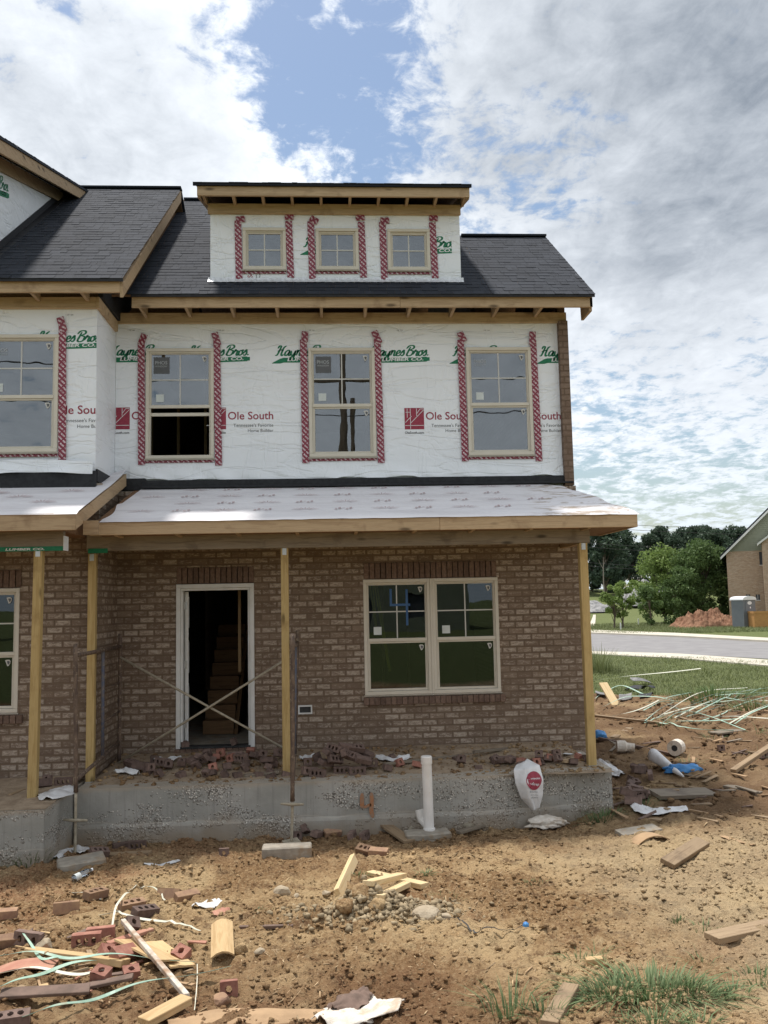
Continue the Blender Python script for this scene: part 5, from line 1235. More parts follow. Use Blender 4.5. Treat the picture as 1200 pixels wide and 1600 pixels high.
# ------- across the street behind the viewer: seen only as reflections in the panes
def street_side():
    b = YP(535, 600, 20.0); px_ = b[0]
    mb = MB(); z0 = gz(px_, -20); mb.tube([(px_, -20, z0-.3), (px_, -20, 11.5)], [.17, .13], 10); mb.box(px_-1.1, px_+1.1, -20.2, -20.08, 10.4, 10.52)
    o = mb.build('utility_pole', 'bark', origin=(px_, -20, z0)); tag(o, 'dark utility pole reflected in the middle upstairs window', 'pole')
    c = YP(549, 600, 22.0)[0]; mb = MB(); mb.tube([(c, -22, gz(c, -22)-.3), (c, -22, 10.2)], [.11, .08], 8); o = mb.build('utility_pole', 'bark', origin=(c, -22, 0)); tag(o, 'thinner second pole reflected in the middle upstairs window', 'pole')
    for i, z in enumerate((6.9, 7.5, 9.2, 10.5)):
        mb = MB(); mb.tube([(x, -20.3, z+.25*((x-px_)/14)**2*(.6+.2*i)) for x in np.linspace(-32, 32, 24)], .022, 5); o = mb.build('overhead_wire', 'cable', origin=(0, -20.3, z)); tag(o, 'overhead wire reflected in the upstairs panes, strung from the dark utility pole', 'wire', 'wires reflected in the upstairs windows')
    hx, hy = 2.0, -46.0; t = thing('white_house', (hx, hy, .2), 'white house across the street, mirrored dimly in the twin window', 'house')
    mb = MB(); wall_holes(mb, hx-7, hx+7, .0, 6.2, hy-.3, hy, [(hx-5, hx-3.8, 1.2, 2.8), (hx-.5, hx+.6, .2, 2.5), (hx+3, hx+4.2, 1.2, 2.8), (hx-5, hx-3.8, 4, 5.5), (hx+3, hx+4.2, 4, 5.5)]); mb.box(hx-7, hx+7, hy-9, hy-8.7, 0, 6.2); mb.box(hx-7, hx-6.7, hy-8.7, hy-.31, 0, 6.2); mb.box(hx+6.7, hx+7, hy-8.7, hy-.31, 0, 6.2); mb.build('wall', 'siding', t)
    mb = MB(); mb.prism([(hy+.5, 6.0), (hy-4.5, 9.0), (hy-9.5, 6.0), (hy-9.5, 6.2), (hy-4.5, 9.2), (hy+.5, 6.2)], hx-7.5, hx+7.5); mb.build('roof', 'shingles', t)
    mb = MB()
    for a, b2 in ((-5, -3.8), (3, 4.2)):
        for z in (1.2, 4.0): mb = MB(); mb.box(hx+a, hx+b2, hy-.2, hy-.15, z, z+1.55); mb.build('window', 'potty_dark', t)
    mb = MB(); mb.box(hx-.5, hx+.6, hy-.2, hy-.15, .2, 2.5); mb.build('door', 'potty_dark', t)
    for k in range(4):
        tm, cr = tree_mesh(9, 3.0, .3, 2600, 22, 300+k, 6, 'leaf_dark', base_frac=.12)
        x = (-24, -13, 15, 26)[k]; place_tree(Vector((x, -50-k*2, gz(x, -50))), tm, cr, ('far left', 'inner left', 'inner right', 'far right')[k]+' tree beside the white house across the street, mirrored only', 'trees across the street')
street_side()

# ================================================================== lawn
def blades(name, roots, h, w, lean, matname, seed=0, curve=.5):
    """tapered grass blades, three joints each"""
    r = np.random.default_rng(seed); n = len(roots); h = np.asarray(h)*np.ones(n); w = np.asarray(w)*np.ones(n)
    an = r.random(n)*2*PI; ld = np.stack([np.cos(an), np.sin(an), np.zeros(n)], -1); sd = np.stack([-np.sin(an), np.cos(an), np.zeros(n)], -1)
    ln = (np.asarray(lean)*(.3+.9*r.random(n)))[:, None]; V = []
    for k, (t, ww) in enumerate(((0, 1.0), (.45, .85), (.8, .5), (1.0, .04))):
        c = roots+ld*ln*h[:, None]*(t**1.8)*1.2+np.stack([np.zeros(n), np.zeros(n), h*(t-curve*ln[:, 0]*t*t*.8)], -1)
        V += [c-sd*(w*ww/2)[:, None], c+sd*(w*ww/2)[:, None]]
    V = np.stack(V, 1).reshape(-1, 3); b = (np.arange(n)*8)[:, None]
    F = np.concatenate([b+np.array([[0, 1, 3, 2]]), b+np.array([[2, 3, 5, 4]]), b+np.array([[4, 5, 7, 6]])], 1).reshape(-1)
    return fast_mesh(name, V, F, 4, matname)
def lawn():
    n = 90000; y = 6+26*rng.random(n)**1.0; x = 3.0+(rng.random(n))*(y+12)*.62
    dm_ = dirtmask(x, y); keep = rng.random(n) > dm_*1.02
    # keep off road and pavement
    nx, ny = np.array([p[0] for p in road_near]), np.array([p[1] for p in road_near]); yl = np.interp(x, nx, ny); keep &= y < yl-3.2
    x, y = x[keep], y[keep]; z = ground_z(x, y); R = np.stack([x, y, z-.01], -1)
    pat = .55+.9*vnoise(x*.8, y*.8, 4)
    me = blades('lawn_grass', R, (.05+.09*rng.random(len(x)))*pat, .012+.008*rng.random(len(x)), .7, 'grass', 3)
    o = bpy.data.objects.new('lawn_grass', me); COL.objects.link(o); tag(o, 'short green grass of the lawn right of the house', 'grass', None, 'stuff')
    n = 26000; y = 42+22*rng.random(n); x = (y+12)*(.20+.30*rng.random(n)); nx2, ny2 = np.array([p[0] for p in road_far]), np.array([p[1] for p in road_far]); k = y > np.interp(x, nx2, ny2)+1.2; x, y = x[k], y[k]
    me = blades('lawn_grass', np.stack([x, y, ground_z(x, y)-.01], -1), .10+.16*rng.random(len(x)), .03, .6, 'grass', 5)
    o = bpy.data.objects.new('lawn_grass', me); COL.objects.link(o); tag(o, 'rough grass of the lawn across the road', 'grass', None, 'stuff')
lawn()

# ================================================================== on the porch slab
SLAB = .29
def mud_z(x, y):
    x = np.asarray(x, float); y = np.asarray(y, float)
    e = sst(-y, 0.0, 1.35)
    h = .10*(1-e)+.035*(1-sst(-y, .9, 1.40))+.05*fbm(x*1.5, y*1.5, 4, 51)+.03*np.abs(fbm(x*9, y*9, 3, 52))-.012
    edge = np.minimum(sst(x, -2.9, -2.7), 1)*(1-sst(x, 3.0, 3.28))*(1-sst(-y, 1.22-.22*sst(x, 1.6, 3.3), 1.46-.22*sst(x, 1.6, 3.3)))
    return SLAB+h*edge-.01*(1-edge)
mb = MB(); mb.grid(lambda u, v: (-2.86+6.15*u, -1.50+1.497*v, float(mud_z(-2.86+6.15*u, -1.50+1.497*v))), 240, 60)
o = mb.build('mud', 'mud', smooth=True); tag(o, 'dried mud and mortar crumbs on the right porch slab', 'mud', None, 'stuff')
def mud2(x, y): return SLAB+.06*(1-sst(np.asarray(-y), 1.1, 2.2))+.05*fbm(np.asarray(x)*1.6, np.asarray(y)*1.6, 4, 55)*(1-sst(np.asarray(-y), 2.0, 2.3))+.0
mb = MB(); mb.grid(lambda u, v: (-5.2+(SX+5.2)*u, ny0+.02+(-1.0-ny0-.02)*v, float(mud2(-5.2+(SX+5.2)*u, ny0+.02+(-1.0-ny0-.02)*v))+.004), 90, 40)
o = mb.build('mud', 'mud', smooth=True); tag(o, 'dried mud on the left porch slab', 'mud', None, 'stuff')
def slab_pt(px, py):
    p = ZP(px, py, SLAB+.02)
    for k in range(3):
        z = float(mud_z(p[0], p[1])) if p[0] > -2.9 else float(mud2(p[0], p[1])); p = ZP(px, py, max(z, SLAB))
    return Vector(p)

# ------------------------------------------------------------------ bricks
def brick_mesh(mat, L=.195, W=.09, Hh=.062, holes=3, seed=0, grooves=False):
    mb = MB(); hx, hy = L/2, W/2
    if holes:
        e = .022; cw = (L-2*e)/holes
        xs = [-hx, -hx+e]+[-hx+e+cw*(i+1) for i in range(holes)]+[hx]
        for top in (1, 0):
            z = Hh if top else 0
            def q(*p): mb.add([(a, b, z) for a, b in p], [tuple(range(len(p))) if top else tuple(range(len(p)))[::-1]])
            q((-hx, -hy), (-hx+e, -hy), (-hx+e, hy), (-hx, hy)); q((hx-e, -hy), (hx, -hy), (hx, hy), (hx-e, hy))
            for i in range(holes):
                a, b = xs[i+1], xs[i+2]; cx = (a+b)/2; rx, ry = cw*.34, W*.27
                oc = [(cx+rx*math.cos(t), ry*math.sin(t)) for t in [R_(-112.5+45*k) for k in range(8)]]; cs = [(a, -hy), (b, -hy), (b, hy), (a, hy)]
                for k in range(4):
                    q(cs[k], cs[(k+1) % 4], oc[2*k+1], oc[2*k]); q(cs[(k+1) % 4], oc[(2*k+2) % 8], oc[2*k+1])
                if top: mb.add([(p[0], p[1], Hh) for p in oc]+[(p[0], p[1], 0) for p in oc], [(k, (k+1) % 8, 8+(k+1) % 8, 8+k) for k in range(8)])
        n = 1
        v = [(-hx, -hy, 0), (hx, -hy, 0), (hx, hy, 0), (-hx, hy, 0), (-hx, -hy, Hh), (hx, -hy, Hh), (hx, hy, Hh), (-hx, hy, Hh)]
        mb.add(v, [(0, 1, 5, 4), (1, 2, 6, 5), (2, 3, 7, 6), (3, 0, 4, 7)])
    else:
        mb.box(-hx, hx, -hy, hy, 0, Hh)
    if grooves:
        for k in range(5): mb.box(-hx+.02+k*.035, -hx+.038+k*.035, -hy-.004, -hy-.0005, .003, Hh-.003)
    o = mb.build('brick', mat); me = o.data; bpy.data.objects.remove(o)
    r = random.Random(seed)
    bm = bmesh.new(); bm.from_mesh(me); bmesh.ops.remove_doubles(bm, verts=bm.verts[:], dist=.0004)
    bmesh.ops.bevel(bm, geom=[e for e in bm.edges if len(e.link_faces) == 2 and e.calc_face_angle(0) > .9 and e.calc_length() > .03], offset=.003, segments=1, affect='EDGES')
    for v in bm.verts: v.co += Vector((r.gauss(0, .0012), r.gauss(0, .0012), r.gauss(0, .0012)))
    bm.to_mesh(me); bm.free(); return me
BM_ = {'dark': brick_mesh('brick_loose', seed=1), 'red': brick_mesh('brick_red', seed=2), 'tan': brick_mesh('brick_tan', seed=3), 'solid': brick_mesh('brick_loose', holes=0, seed=4), 'tansolid': brick_mesh('brick_tan', holes=0, seed=5),
       'groove': brick_mesh('brick_tan', holes=0, seed=6, grooves=True), 'half': brick_mesh('brick_loose', L=.10, holes=1, seed=7), 'redhalf': brick_mesh('brick_red', L=.10, holes=1, seed=8), 'redsolid': brick_mesh('brick_red', holes=0, seed=9)}
def brick(p, kind, label, group=None, yaw=0, tilt=(0, 0), dz=0, sink=.006, cat='brick'):
    """tilt (x, y) in degrees about the brick's own axes; lowest corner rests dz above the spot p"""
    me = BM_[kind]; e = Euler((R_(tilt[0]), R_(tilt[1]), R_(yaw))); m = e.to_matrix()
    lo = min((m @ v.co).z for v in me.vertices)
    o = link_mesh('brick', me, (p[0], p[1], p[2]-lo+dz-sink), e); return tag(o, label, cat, group)
SIDE = (90, 0)   # lying on its long edge, cored face toward the viewer
g_front = [
 ((6, 1432), 'tansolid', 'dull tan brick cut off by the left edge, the upper one', None, 8, (0, 0)),
 ((104, 1424), 'tansolid', 'tan brick half sunk in the dirt near the left, without holes', None, 12, (78, 0)),
 ((149, 1402), 'tan', 'tan cored brick lying tilted below the water bottle', None, 52, (6, 4)),
 ((266, 1405), 'groove', 'tan brick with grooved face on the bare clay left of centre', None, -12, (62, 0)),
 ((292, 1405), 'tansolid', 'mud covered brick beside the grooved tan brick', None, 30, (12, 0)),
 ((206, 1419), 'tan', 'dusty cored brick behind the pale bent strap', None, 30, (8, 0)),
 ((226, 1432), 'dark', 'cored brick standing on edge right of the pale bent strap', None, 42, (12, 8)),
 ((203, 1455), 'half', 'small dark brick bat among the red shards on the left', None, 35, (40, 20)),
 ((136, 1474), 'red', 'red brick with three round holes facing out on the left', None, 8, SIDE),
 ((158, 1464), 'redsolid', 'plain red brick behind the red three hole brick', None, 10, (88, 0)),
 ((48, 1474), 'dark', 'half buried dark brick showing one hole near the left edge', None, -10, (84, 6)),
 ((9, 1476), 'tansolid', 'greyish brick at the left edge, the middle one', None, 12, (10, 0)),
 ((16, 1600), 'dark', 'grey brick at the bottom left corner with one hole on top', None, 14, (4, 0)),
 ((358, 1552), 'redhalf', 'grooved red brick end standing upright below the curved board', None, 5, (80, 0)),
 ((164, 1500), 'redhalf', 'red brick bat behind the long yellow board', None, 40, (30, 20)),
 ((190, 1502), 'redsolid', 'broken red brick leaning at the thin plywood pieces', None, 60, (35, 10)),
 ((284, 1500), 'redhalf', 'reddish brick bat right of the thin plywood pieces', None, -30, (25, 15)),
 ((205, 1527), 'redhalf', 'red brick bat below the long yellow board', None, 20, (10, 0)),
 ((157, 1531), 'redhalf', 'dull red brick bat just above the front green strap', None, -15, (12, 12)),
 ((215, 1324), 'dark', 'three hole brick on edge at the foot of the slab, left part', None, 2, SIDE),
 ((190, 1324), 'solid', 'dark brick lying left of the three hole brick at the slab foot', None, 24, (0, 0)),
 ((154, 1338), 'dark', 'dark brick leaning on the pad of the left scaffold leg', None, 35, (24, 10)),
 ((350, 1337), 'half', 'brick bat standing alone in the clay in front of the slab', None, 5, (84, 0)),
 ((462, 1312), 'half', 'brown brick bat right behind the middle scaffold leg block', None, 30, (70, 10)),
 ((477, 1307), 'dark', 'dark brick tipped on end by the middle scaffold leg', None, 60, (58, 25)),
 ((474, 1296), 'solid', 'topmost dark brick leaning in the heap by the middle scaffold leg', None, 30, (40, 10)),
 ((494, 1309), 'solid', 'dark brown brick lying right of the bricks by the middle scaffold leg', None, 70, (16, 10)),
 ((519, 1305), 'tansolid', 'pale brick half buried between the two brick heaps at the slab foot', None, 20, (20, 0)),
 ((546, 1311), 'dark', 'left cored brick on end in the heap below the orange numeral', None, 76, (80, 0)),
 ((566, 1311), 'dark', 'right cored brick on end in the heap below the orange numeral', None, 70, (80, 0)),
 ((573, 1297), 'dark', 'rear dark brick of the heap below the orange numeral', None, -20, (72, 8)),
 ((572, 1334), 'tan', 'tan cored brick in front of the heap below the orange numeral', None, -32, (26, 6)),
 ((592, 1335), 'tansolid', 'tan plain brick right of the tan cored brick', None, -20, (10, 0)),
 ((807, 1279), 'dark', 'cored brick propped at the slab below the white printed bag', None, 28, (70, 0)),
 ((1125, 1172), 'half', 'small brown brick bat standing on the dirt at the right', None, 8, (80, 0)),
 ((1193, 1184), 'dark', 'cored brick at the right edge above the leaning pole', None, 5, (70, 0)),
]
for (pp, kind, lab, grp, yaw, tilt) in g_front: brick(G(*pp), kind, lab, grp, yaw, tilt, sink=.014)
rs2 = random.Random(21)
# pile right of the middle post
pile = [((482, 1212), 'dark', 30, (80, 10), 0), ((498, 1213), 'dark', -24, (84, 0), 0), ((508, 1200), 'solid', 45, (20, 12), .03), ((480, 1196), 'half', 10, (80, 0), .02), ((512, 1190), 'solid', 62, (30, 20), .11),
        ((534, 1208), 'dark', 2, (86, 0), 0), ((558, 1209), 'dark', 6, (88, 0), 0), ((522, 1197), 'dark', 34, (64, 12), .06), ((538, 1192), 'dark', 62, (66, 20), .10), ((552, 1193), 'dark', -30, (40, 14), .09), ((566, 1198), 'solid', 20, (28, 16), .07),
        ((578, 1198), 'dark', -8, (80, 0), .01), ((524, 1183), 'dark', -34, (62, 10), .17), ((541, 1180), 'solid', 20, (14, 12), .19), ((556, 1181), 'dark', 14, (30, 8), .16), ((572, 1187), 'solid', -40, (12, 14), .08), ((492, 1190), 'dark', 80, (70, 0), .03)]
for i, (pp, k, yaw, tilt, dz) in enumerate(pile): brick(slab_pt(pp[0], pp[1]+dz*100), k, 'dark brown brick in the jumbled pile on the slab right of the middle post', 'bricks piled by the middle post', yaw, tilt, dz)
for pp, k, yaw, tilt, lab in (((818, 1202), 'dark', 24, (56, 0), 'three hole brick tipped forward on the slab edge left of the white bag'), ((837, 1199), 'dark', 36, (50, 6), 'cored brick under the upper end of the white bag'),
        ((797, 1192), 'dark', 60, (20, 6), 'dark brick behind the tipped three hole brick on the slab'), ((790, 1190), 'solid', 0, (6, 0), 'flat dark brick left of the tipped three hole brick on the slab'),
        ((775, 1193), 'half', 20, (30, 0), 'brick bat on the slab below the two long poles'), ((722, 1192), 'half', -20, (60, 0), 'brick bat on the slab right of the white standpipe'), ((916, 1190), 'half', 4, (80, 0), 'brick bat standing against the right porch post'),
        ((868, 1183), 'half', 8, (70, 0), 'brick bat by the wall left of the right post, the far one'), ((842, 1185), 'half', -12, (60, 0), 'brick bat by the wall above the white bag'), ((288, 1172), 'half', 30, (10, 0), 'dark brick lying on the doorstep at the left jamb'), ((362, 1168), 'half', 80, (70, 0), 'dark brick standing upright on the doorstep right of centre')):
    p = slab_pt(*pp)
    if 'doorstep' in lab: q_ = YP(pp[0], pp[1]-2, .03); p = Vector((q_[0], .03, DBOT+.022))
    brick(p, k, lab, None, yaw, tilt)
for i in range(20):
    px = 300+i*7.4+random.uniform(-3, 3); py = 1190+random.uniform(-5, 12)-.02*(px-300)
    brick(slab_pt(px, py), random.choice(('dark', 'half', 'half', 'solid', 'redhalf')), 'broken brick in the low row of rubble on the slab below the doorway', 'broken bricks below the doorway', random.uniform(0, 180), (random.choice((0, 20, 60, 84)), random.uniform(-10, 20)), random.choice((0, 0, .03)))
for i in range(30):
    px = rs2.uniform(600, 910) if i < 14 else rs2.uniform(200, 450); py = (1192 if i < 14 else 1206)+rs2.uniform(-8, 10)
    brick(slab_pt(px, py), rs2.choice(('half', 'half', 'redhalf')), 'small brick bat among the mortar rubble scattered along the slab', 'brick bats scattered along the slab', rs2.uniform(0, 180), (rs2.choice((0, 20, 60)), rs2.uniform(-15, 20)), 0, .03)
for i, (px, py, k) in enumerate(((206, 1198, 'dark'), (220, 1202, 'solid'), (233, 1204, 'half'), (242, 1192, 'half'), (256, 1196, 'dark'), (264, 1200, 'half'), (284, 1196, 'half'))):
    brick(slab_pt(px, py), k, 'brick left on the slab between the inner left post and the door', 'bricks between the inner left post and the door', random.uniform(-40, 40), (random.choice((20, 70, 86)), 5))
for px, py, k, yaw, t_, lab in ((106, 1206, 'dark', 4, (86, 0), 'upper cored brick lying beside the left scaffold leg on the left slab'), (100, 1226, 'dark', 6, (86, 0), 'three hole brick in front on the left slab between post and scaffold leg'), (76, 1222, 'half', -10, (80, 0), 'brown brick just right of the front left post'), (66, 1230, 'solid', 20, (60, 0), 'dark brick half hidden behind the front left post')):
    brick(slab_pt(px, py), k, lab, None, yaw, t_)
for i in range(15):
    px = 972+random.random()*36; py = 1205+random.random()*56
    brick(G(px+6, py), random.choice(('dark', 'dark', 'half', 'solid')), 'brown brick tumbled in the heap off the right end of the slab', 'bricks tumbled off the right end of the slab', random.uniform(0, 180), (random.choice((0, 25, 60, 84)), random.uniform(-15, 25)), random.choice((0, 0, .04, .08)))
brick(G(998, 1245), 'dark', 'brown cored brick in front of the tumbled heap, two holes facing out', None, 4, SIDE); brick(G(990, 1257), 'solid', 'plain brown brick on edge lowest in the tumbled heap', None, -24, (70, 0))

# ------------------------------------------------------------------ lumber
def warp_box(L, W, T, nseg=8, bow=0.0, cup=0.0, twist=0.0):
    mb = MB(); V = []
    for i in range(nseg+1):
        t = i/nseg; x = -L/2+L*t; zb = bow*(1-(2*t-1)**2); tw = twist*(t-.5)
        for (y, z) in [(W*(-.5+k/4), 0) for k in range(5)]+[(W*(.5-k/4), T) for k in range(5)]:
            c = cup*(1-(2*y/W)**2)
            yy = y*math.cos(tw)-z*math.sin(tw); z2 = y*math.sin(tw)+z*math.cos(tw)
            V.append((x, yy, z2+zb-c))
    F = [tuple(range(10)), tuple(nseg*10+k for k in range(10))[::-1]]
    for i in range(nseg):
        for k in range(10): F.append((i*10+(k+1) % 10, i*10+k, (i+1)*10+k, (i+1)*10+(k+1) % 10))
    mb.add(V, F); return mb
def board(pa, pb, W, T, mat, label, name='board', za=0, zb=0, roll=0, cat='board', group=None, bow=0, cup=0, twist=0, slab=False, sink=.014, A=None, B=None):
    """a plank lying from photo spot pa to pb (its near long edge on the ground)"""
    A = Vector(A) if A is not None else (slab_pt(*pa) if slab else G(*pa)); B = Vector(B) if B is not None else (slab_pt(*pb) if slab else G(*pb))
    A = A+Vector((0, 0, za-sink)); B = B+Vector((0, 0, zb-sink)); d = B-A; L = d.length; x = d.normalized(); y = Vector((-x.y, x.x, 0)).normalized(); z = x.cross(y)
    m = Matrix((x, y, z)).transposed() @ Matrix.Rotation(R_(roll), 3, 'X')
    mb = warp_box(L, W, T, bow=bow, cup=cup, twist=twist); o = mb.build(name, mat, bevel=.003 if T > .012 else 0)
    o.location = (A+B)/2; o.rotation_euler = m.to_euler(); return tag(o, label, cat, group)
board((524, 1402), (550, 1356), .09, .045, 'pine', 'short fresh pine stud leaning up on the clay mound', za=.03, zb=.09, roll=68)
board((578, 1366), (664, 1386), .085, .045, 'pine', 'longer fresh pine offcut pointing right of the clay mound')
board((575, 1398), (628, 1380), .09, .04, 'pine', 'upper fresh pine offcut of the crossed pair on the mound', za=.075, zb=.06)
board((590, 1408), (634, 1388), .09, .04, 'pine', 'lower fresh pine offcut of the crossed pair on the mound', za=.02, zb=.03)
board((44, 1500), (196, 1512), .10, .042, 'ply', 'long yellow board lying among red shards at the lower left', za=.05, zb=.02, roll=-12)
board((196, 1486), (262, 1512), .17, .012, 'ply', 'thin plywood piece under the white stake, the left one', za=.08, zb=.05, roll=-14)
board((236, 1482), (286, 1516), .16, .012, 'ply', 'thin plywood piece partly under another, the right one', za=.05, zb=.03, roll=-8)
board((347, 1446), (348, 1506), .15, .012, 'ply', 'curved thin plywood board lying end on in the clay', za=.02, zb=.05, cup=-.03, roll=4)
board((192, 1462), (292, 1566), .032, .03, 'paintwood', 'weathered stake with flaking white paint lying across the plywood', name='stake', za=.10, zb=.03, cat='stake')
board((224, 1606), (292, 1578), .09, .04, 'ply', 'yellow board with green painted edge at the bottom left', za=.02, zb=.05)
board((858, 1612), (893, 1560), .09, .045, 'oldwood', 'rough brown stud end rising from the bottom edge right of centre', za=.02, zb=.05)
board((1112, 1470), (1235, 1448), .14, .04, 'oldwood', 'brown plank entering from the right edge above the grass', za=.01, zb=.03)
board((916, 1504), (942, 1502), .05, .04, 'ply', 'small wood block left of the big grass clump')
board((1042, 1354), (1098, 1326), .14, .045, 'oldwood', 'dark brown plank stub lying at the right in front of mud', za=.02, zb=.06, roll=16)
board((968, 1306), (1028, 1296), .24, .05, 'concrete_plain', 'grey flat slab piece right of the porch end', name='paving_slab', cat='paving slab')
board((990, 1318), (1040, 1308), .16, .010, 'cardboard', 'curved brown shingle scrap in front of the grey slab piece', name='shingle_scrap', bow=.06, cat='scrap', za=.01)
board((1022, 1246), (1112, 1242), .26, .045, 'greywood', 'grey brown wide board lying flat right of the tumbled bricks', za=.03, zb=.02, roll=8)
a = G(962, 1101); board(None, None, .20, .04, 'pine', 'pale board standing propped up at the edge of the grass', A=a+Vector((0, 0, -.02)), B=a+Vector((-.10, .55, .42)), roll=0)
a = G(1140, 1206); board(None, None, .09, .05, 'oldwood', 'brown pole leaning in from the right edge over the dirt', name='pole', cat='pole', A=G(1146, 1206)+Vector((0, 0, .0)), B=G(1215, 1186)+Vector((0, 0, .22)))
board((1114, 1146), (1154, 1141), .22, .03, 'greywood', 'short grey board at the lower right end of the green straps')
board((936, 1160), (1048, 1182), .05, .04, 'tarpaper', 'long dark stick lying on the dirt right of the porch post', name='stick', cat='stick', za=.06, zb=.03)
board((930, 1124), (1032, 1134), .08, .04, 'oldwood', 'long weathered stick behind the dark stick right of the porch post', name='stick', cat='stick', za=.06, zb=.04)
board((958, 1152), (984, 1137), .12, .02, 'oldwood', 'short tan scrap board between the two long sticks')
board((1136, 1228), (1186, 1240), .16, .03, 'greywood', 'grey scrap board half sunk in the mud at the right')
board((592, 1296), (640, 1318), .14, .03, 'oldwood', 'brown board sloping from the slab towards the standpipe block', za=.10, zb=.02)
board((168, 1336), (234, 1333), .12, .03, 'oldwood', 'flat brown board at the slab foot below the three hole brick')
board((600, 1198), (914, 1166), .05, .03, 'greywood', 'front of two long thin poles lying along the porch slab', name='pole', cat='pole', slab=True, za=.03, zb=.06)
board((740, 1180), (912, 1163), .05, .03, 'greywood', 'rear of two long thin poles lying along the porch slab', name='pole', cat='pole', slab=True, za=.04, zb=.04)
board((882, 1190), (926, 1182), .09, .035, 'lumber', 'short board lying at the foot of the right porch post', slab=True)
board((382, 1214), (436, 1206), .10, .03, 'greywood', 'mortar covered board on the slab left of the middle post', slab=True, za=.01)
board((15, 1243), (38, 1234), .05, .03, 'oldwood', 'short stick on the left slab beside the front left post', slab=True)
board((374, 1449), (458, 1447), .03, .025, 'tarpaper', 'thin dark stick lying right of the curved plywood', name='stick', cat='stick')
board((168, 1475), (236, 1452), .06, .025, 'pinkwrap', 'reddish board strip rising behind the plywood pieces')
board((0, 1560), (140, 1552), .09, .02, 'tarpaper', 'long dark brown strip lying under green straps at the left', za=.03, zb=.03, roll=10)
board((100, 1556), (208, 1536), .07, .02, 'tarpaper', 'dark brown strip running up to the right from the longer one', za=.03, zb=.04)
board((-8, 1524), (86, 1516), .16, .008, 'pinkwrap', 'pink brown wrapping sheet under the green straps at the left', name='wrapping_sheet', cat='sheet', za=.03, zb=.04, bow=.03)
board((110, 1414), (100, 1420), .03, .03, 'oldwood', 'tiny brown wood chip beside the sunk tan brick', name='wood_chip', cat='chip')

rs = random.Random(11)
for i in range(34):
    px = rs.uniform(2, 300); py = rs.uniform(1462, 1560); an = rs.gauss(-.35, .5); L_ = rs.uniform(14, 52)
    board((px, py), (px+L_*math.cos(an), py+L_*math.sin(an)*.6), rs.uniform(.012, .04), rs.uniform(.005, .012), rs.choice(('pinkwrap', 'oldwood', 'oldwood', 'tarpaper', 'ply', 'cardboard')), 'thin splinter in the litter of red shards and boards at the lower left', name='splinter', cat='splinter', group='splinters in the lower left litter', za=rs.uniform(.01, .04), zb=rs.uniform(.01, .05), twist=.3, sink=.01)
for i in range(64):
    px = rs.uniform(930, 1198); py = rs.uniform(1095, 1300); an = rs.gauss(.1, .5); L_ = rs.uniform(12, 46)
    board((px, py), (px+L_*math.cos(an), py+L_*math.sin(an)*.5), rs.uniform(.02, .06), rs.uniform(.01, .02), rs.choice(('greywood', 'oldwood', 'oldwood', 'tarpaper', 'cardboard')), 'small wood scrap strewn over the rough dirt right of the porch', name='wood_scrap', cat='scrap', group='wood scraps on the dirt right of the porch', za=rs.uniform(.01, .04), zb=rs.uniform(.01, .06), twist=.3, sink=.012)

# ------------------------------------------------------------------ scaffold
SCF = thing('scaffold', G(117, 1345), 'mortar caked mason scaffold of two frames and crossed braces on the porch', 'scaffold')
FY, BY = -2.02, -.42
def leg(px0, py0, px1, py1, y, r=.024, mat='steel_dirty', name='upright'):
    a = YP(px0, py0, y); b = YP(px1, py1, y); q = MB(); n = 12
    q.tube([tuple(a+(b-a)*i/n) for i in range(n+1)], [r*(1+.10*math.sin(i*2.3+px0)) for i in range(n+1)], 10); return q.build(name, mat, SCF, smooth=True), a, b
f1, fa0, fa1 = leg(118, 1006, 118.5, 1238, FY); jk, ja, jb = leg(118.5, 1238, 117, 1340, FY, .016, 'galv', 'screw_jack')
b1, ba0, ba1 = leg(188, 990, 186, 1194, BY)
f2, fc0, fc1 = leg(457.5, 990, 457, 1252, FY); jk2, jc, jd = leg(457, 1252, 455.5, 1316, FY, .016, 'galv', 'screw_jack')
b2, bc0, bc1 = leg(465, 985, 461, 1182, BY)
def bar(a, b, r, mat, name): q = MB(); q.tube([tuple(a), tuple(np.array(a)*.5+np.array(b)*.5+np.array((0, 0, -.004))), tuple(b)], r, 8); return q.build(name, mat, SCF, smooth=True)
for (F0, F1, B0, B1) in ((fa0, fa1, ba0, ba1), (fc0, fc1, bc0, bc1)):
    def onF(t): return F0+(F1-F0)*t
    def onB(t): return B0+(B1-B0)*t
    bar(onF(.08), onB(.10), .024, 'steel_dirty', 'cross_rail'); bar(onF(.92), onB(.83), .022, 'steel_dirty', 'cross_rail')
    mF0 = onF(.08)*.42+onB(.10)*.58; mF1 = onF(.92)*.42+onB(.83)*.58
    bar(mF0, mF1, .02, 'steel_blue', 'ladder_upright')
    for t in (.38, .68): bar(mF0+(mF1-mF0)*t, onB(.10+(.73)*t), .014, 'steel_dirty', 'rung')
for (pt, y) in (((118, 1281), FY), ((456, 1256), FY)):
    c = YP(*pt, y); q = MB(); q.tube([(c[0]-.12, y-.02, c[2]+.01), (c[0], y-.03, c[2]), (c[0]+.13, y-.02, c[2]-.004)], [.012, .02, .012], 8); q.build('jack_handle', 'galv', SCF, smooth=True)
for c in (jb, jd): q = MB(); q.obox((c[0], FY, c[2]+.004), (.17, .17, .012), (R_(4), R_(-6), .3)); q.build('base_plate', 'galv', SCF)
bar(YP(188, 1027, BY-.03), YP(463, 1180, BY-.03), .015, 'galv', 'brace'); bar(YP(184, 1193, BY-.065), YP(463, 1020, BY-.065), .015, 'galv', 'brace')

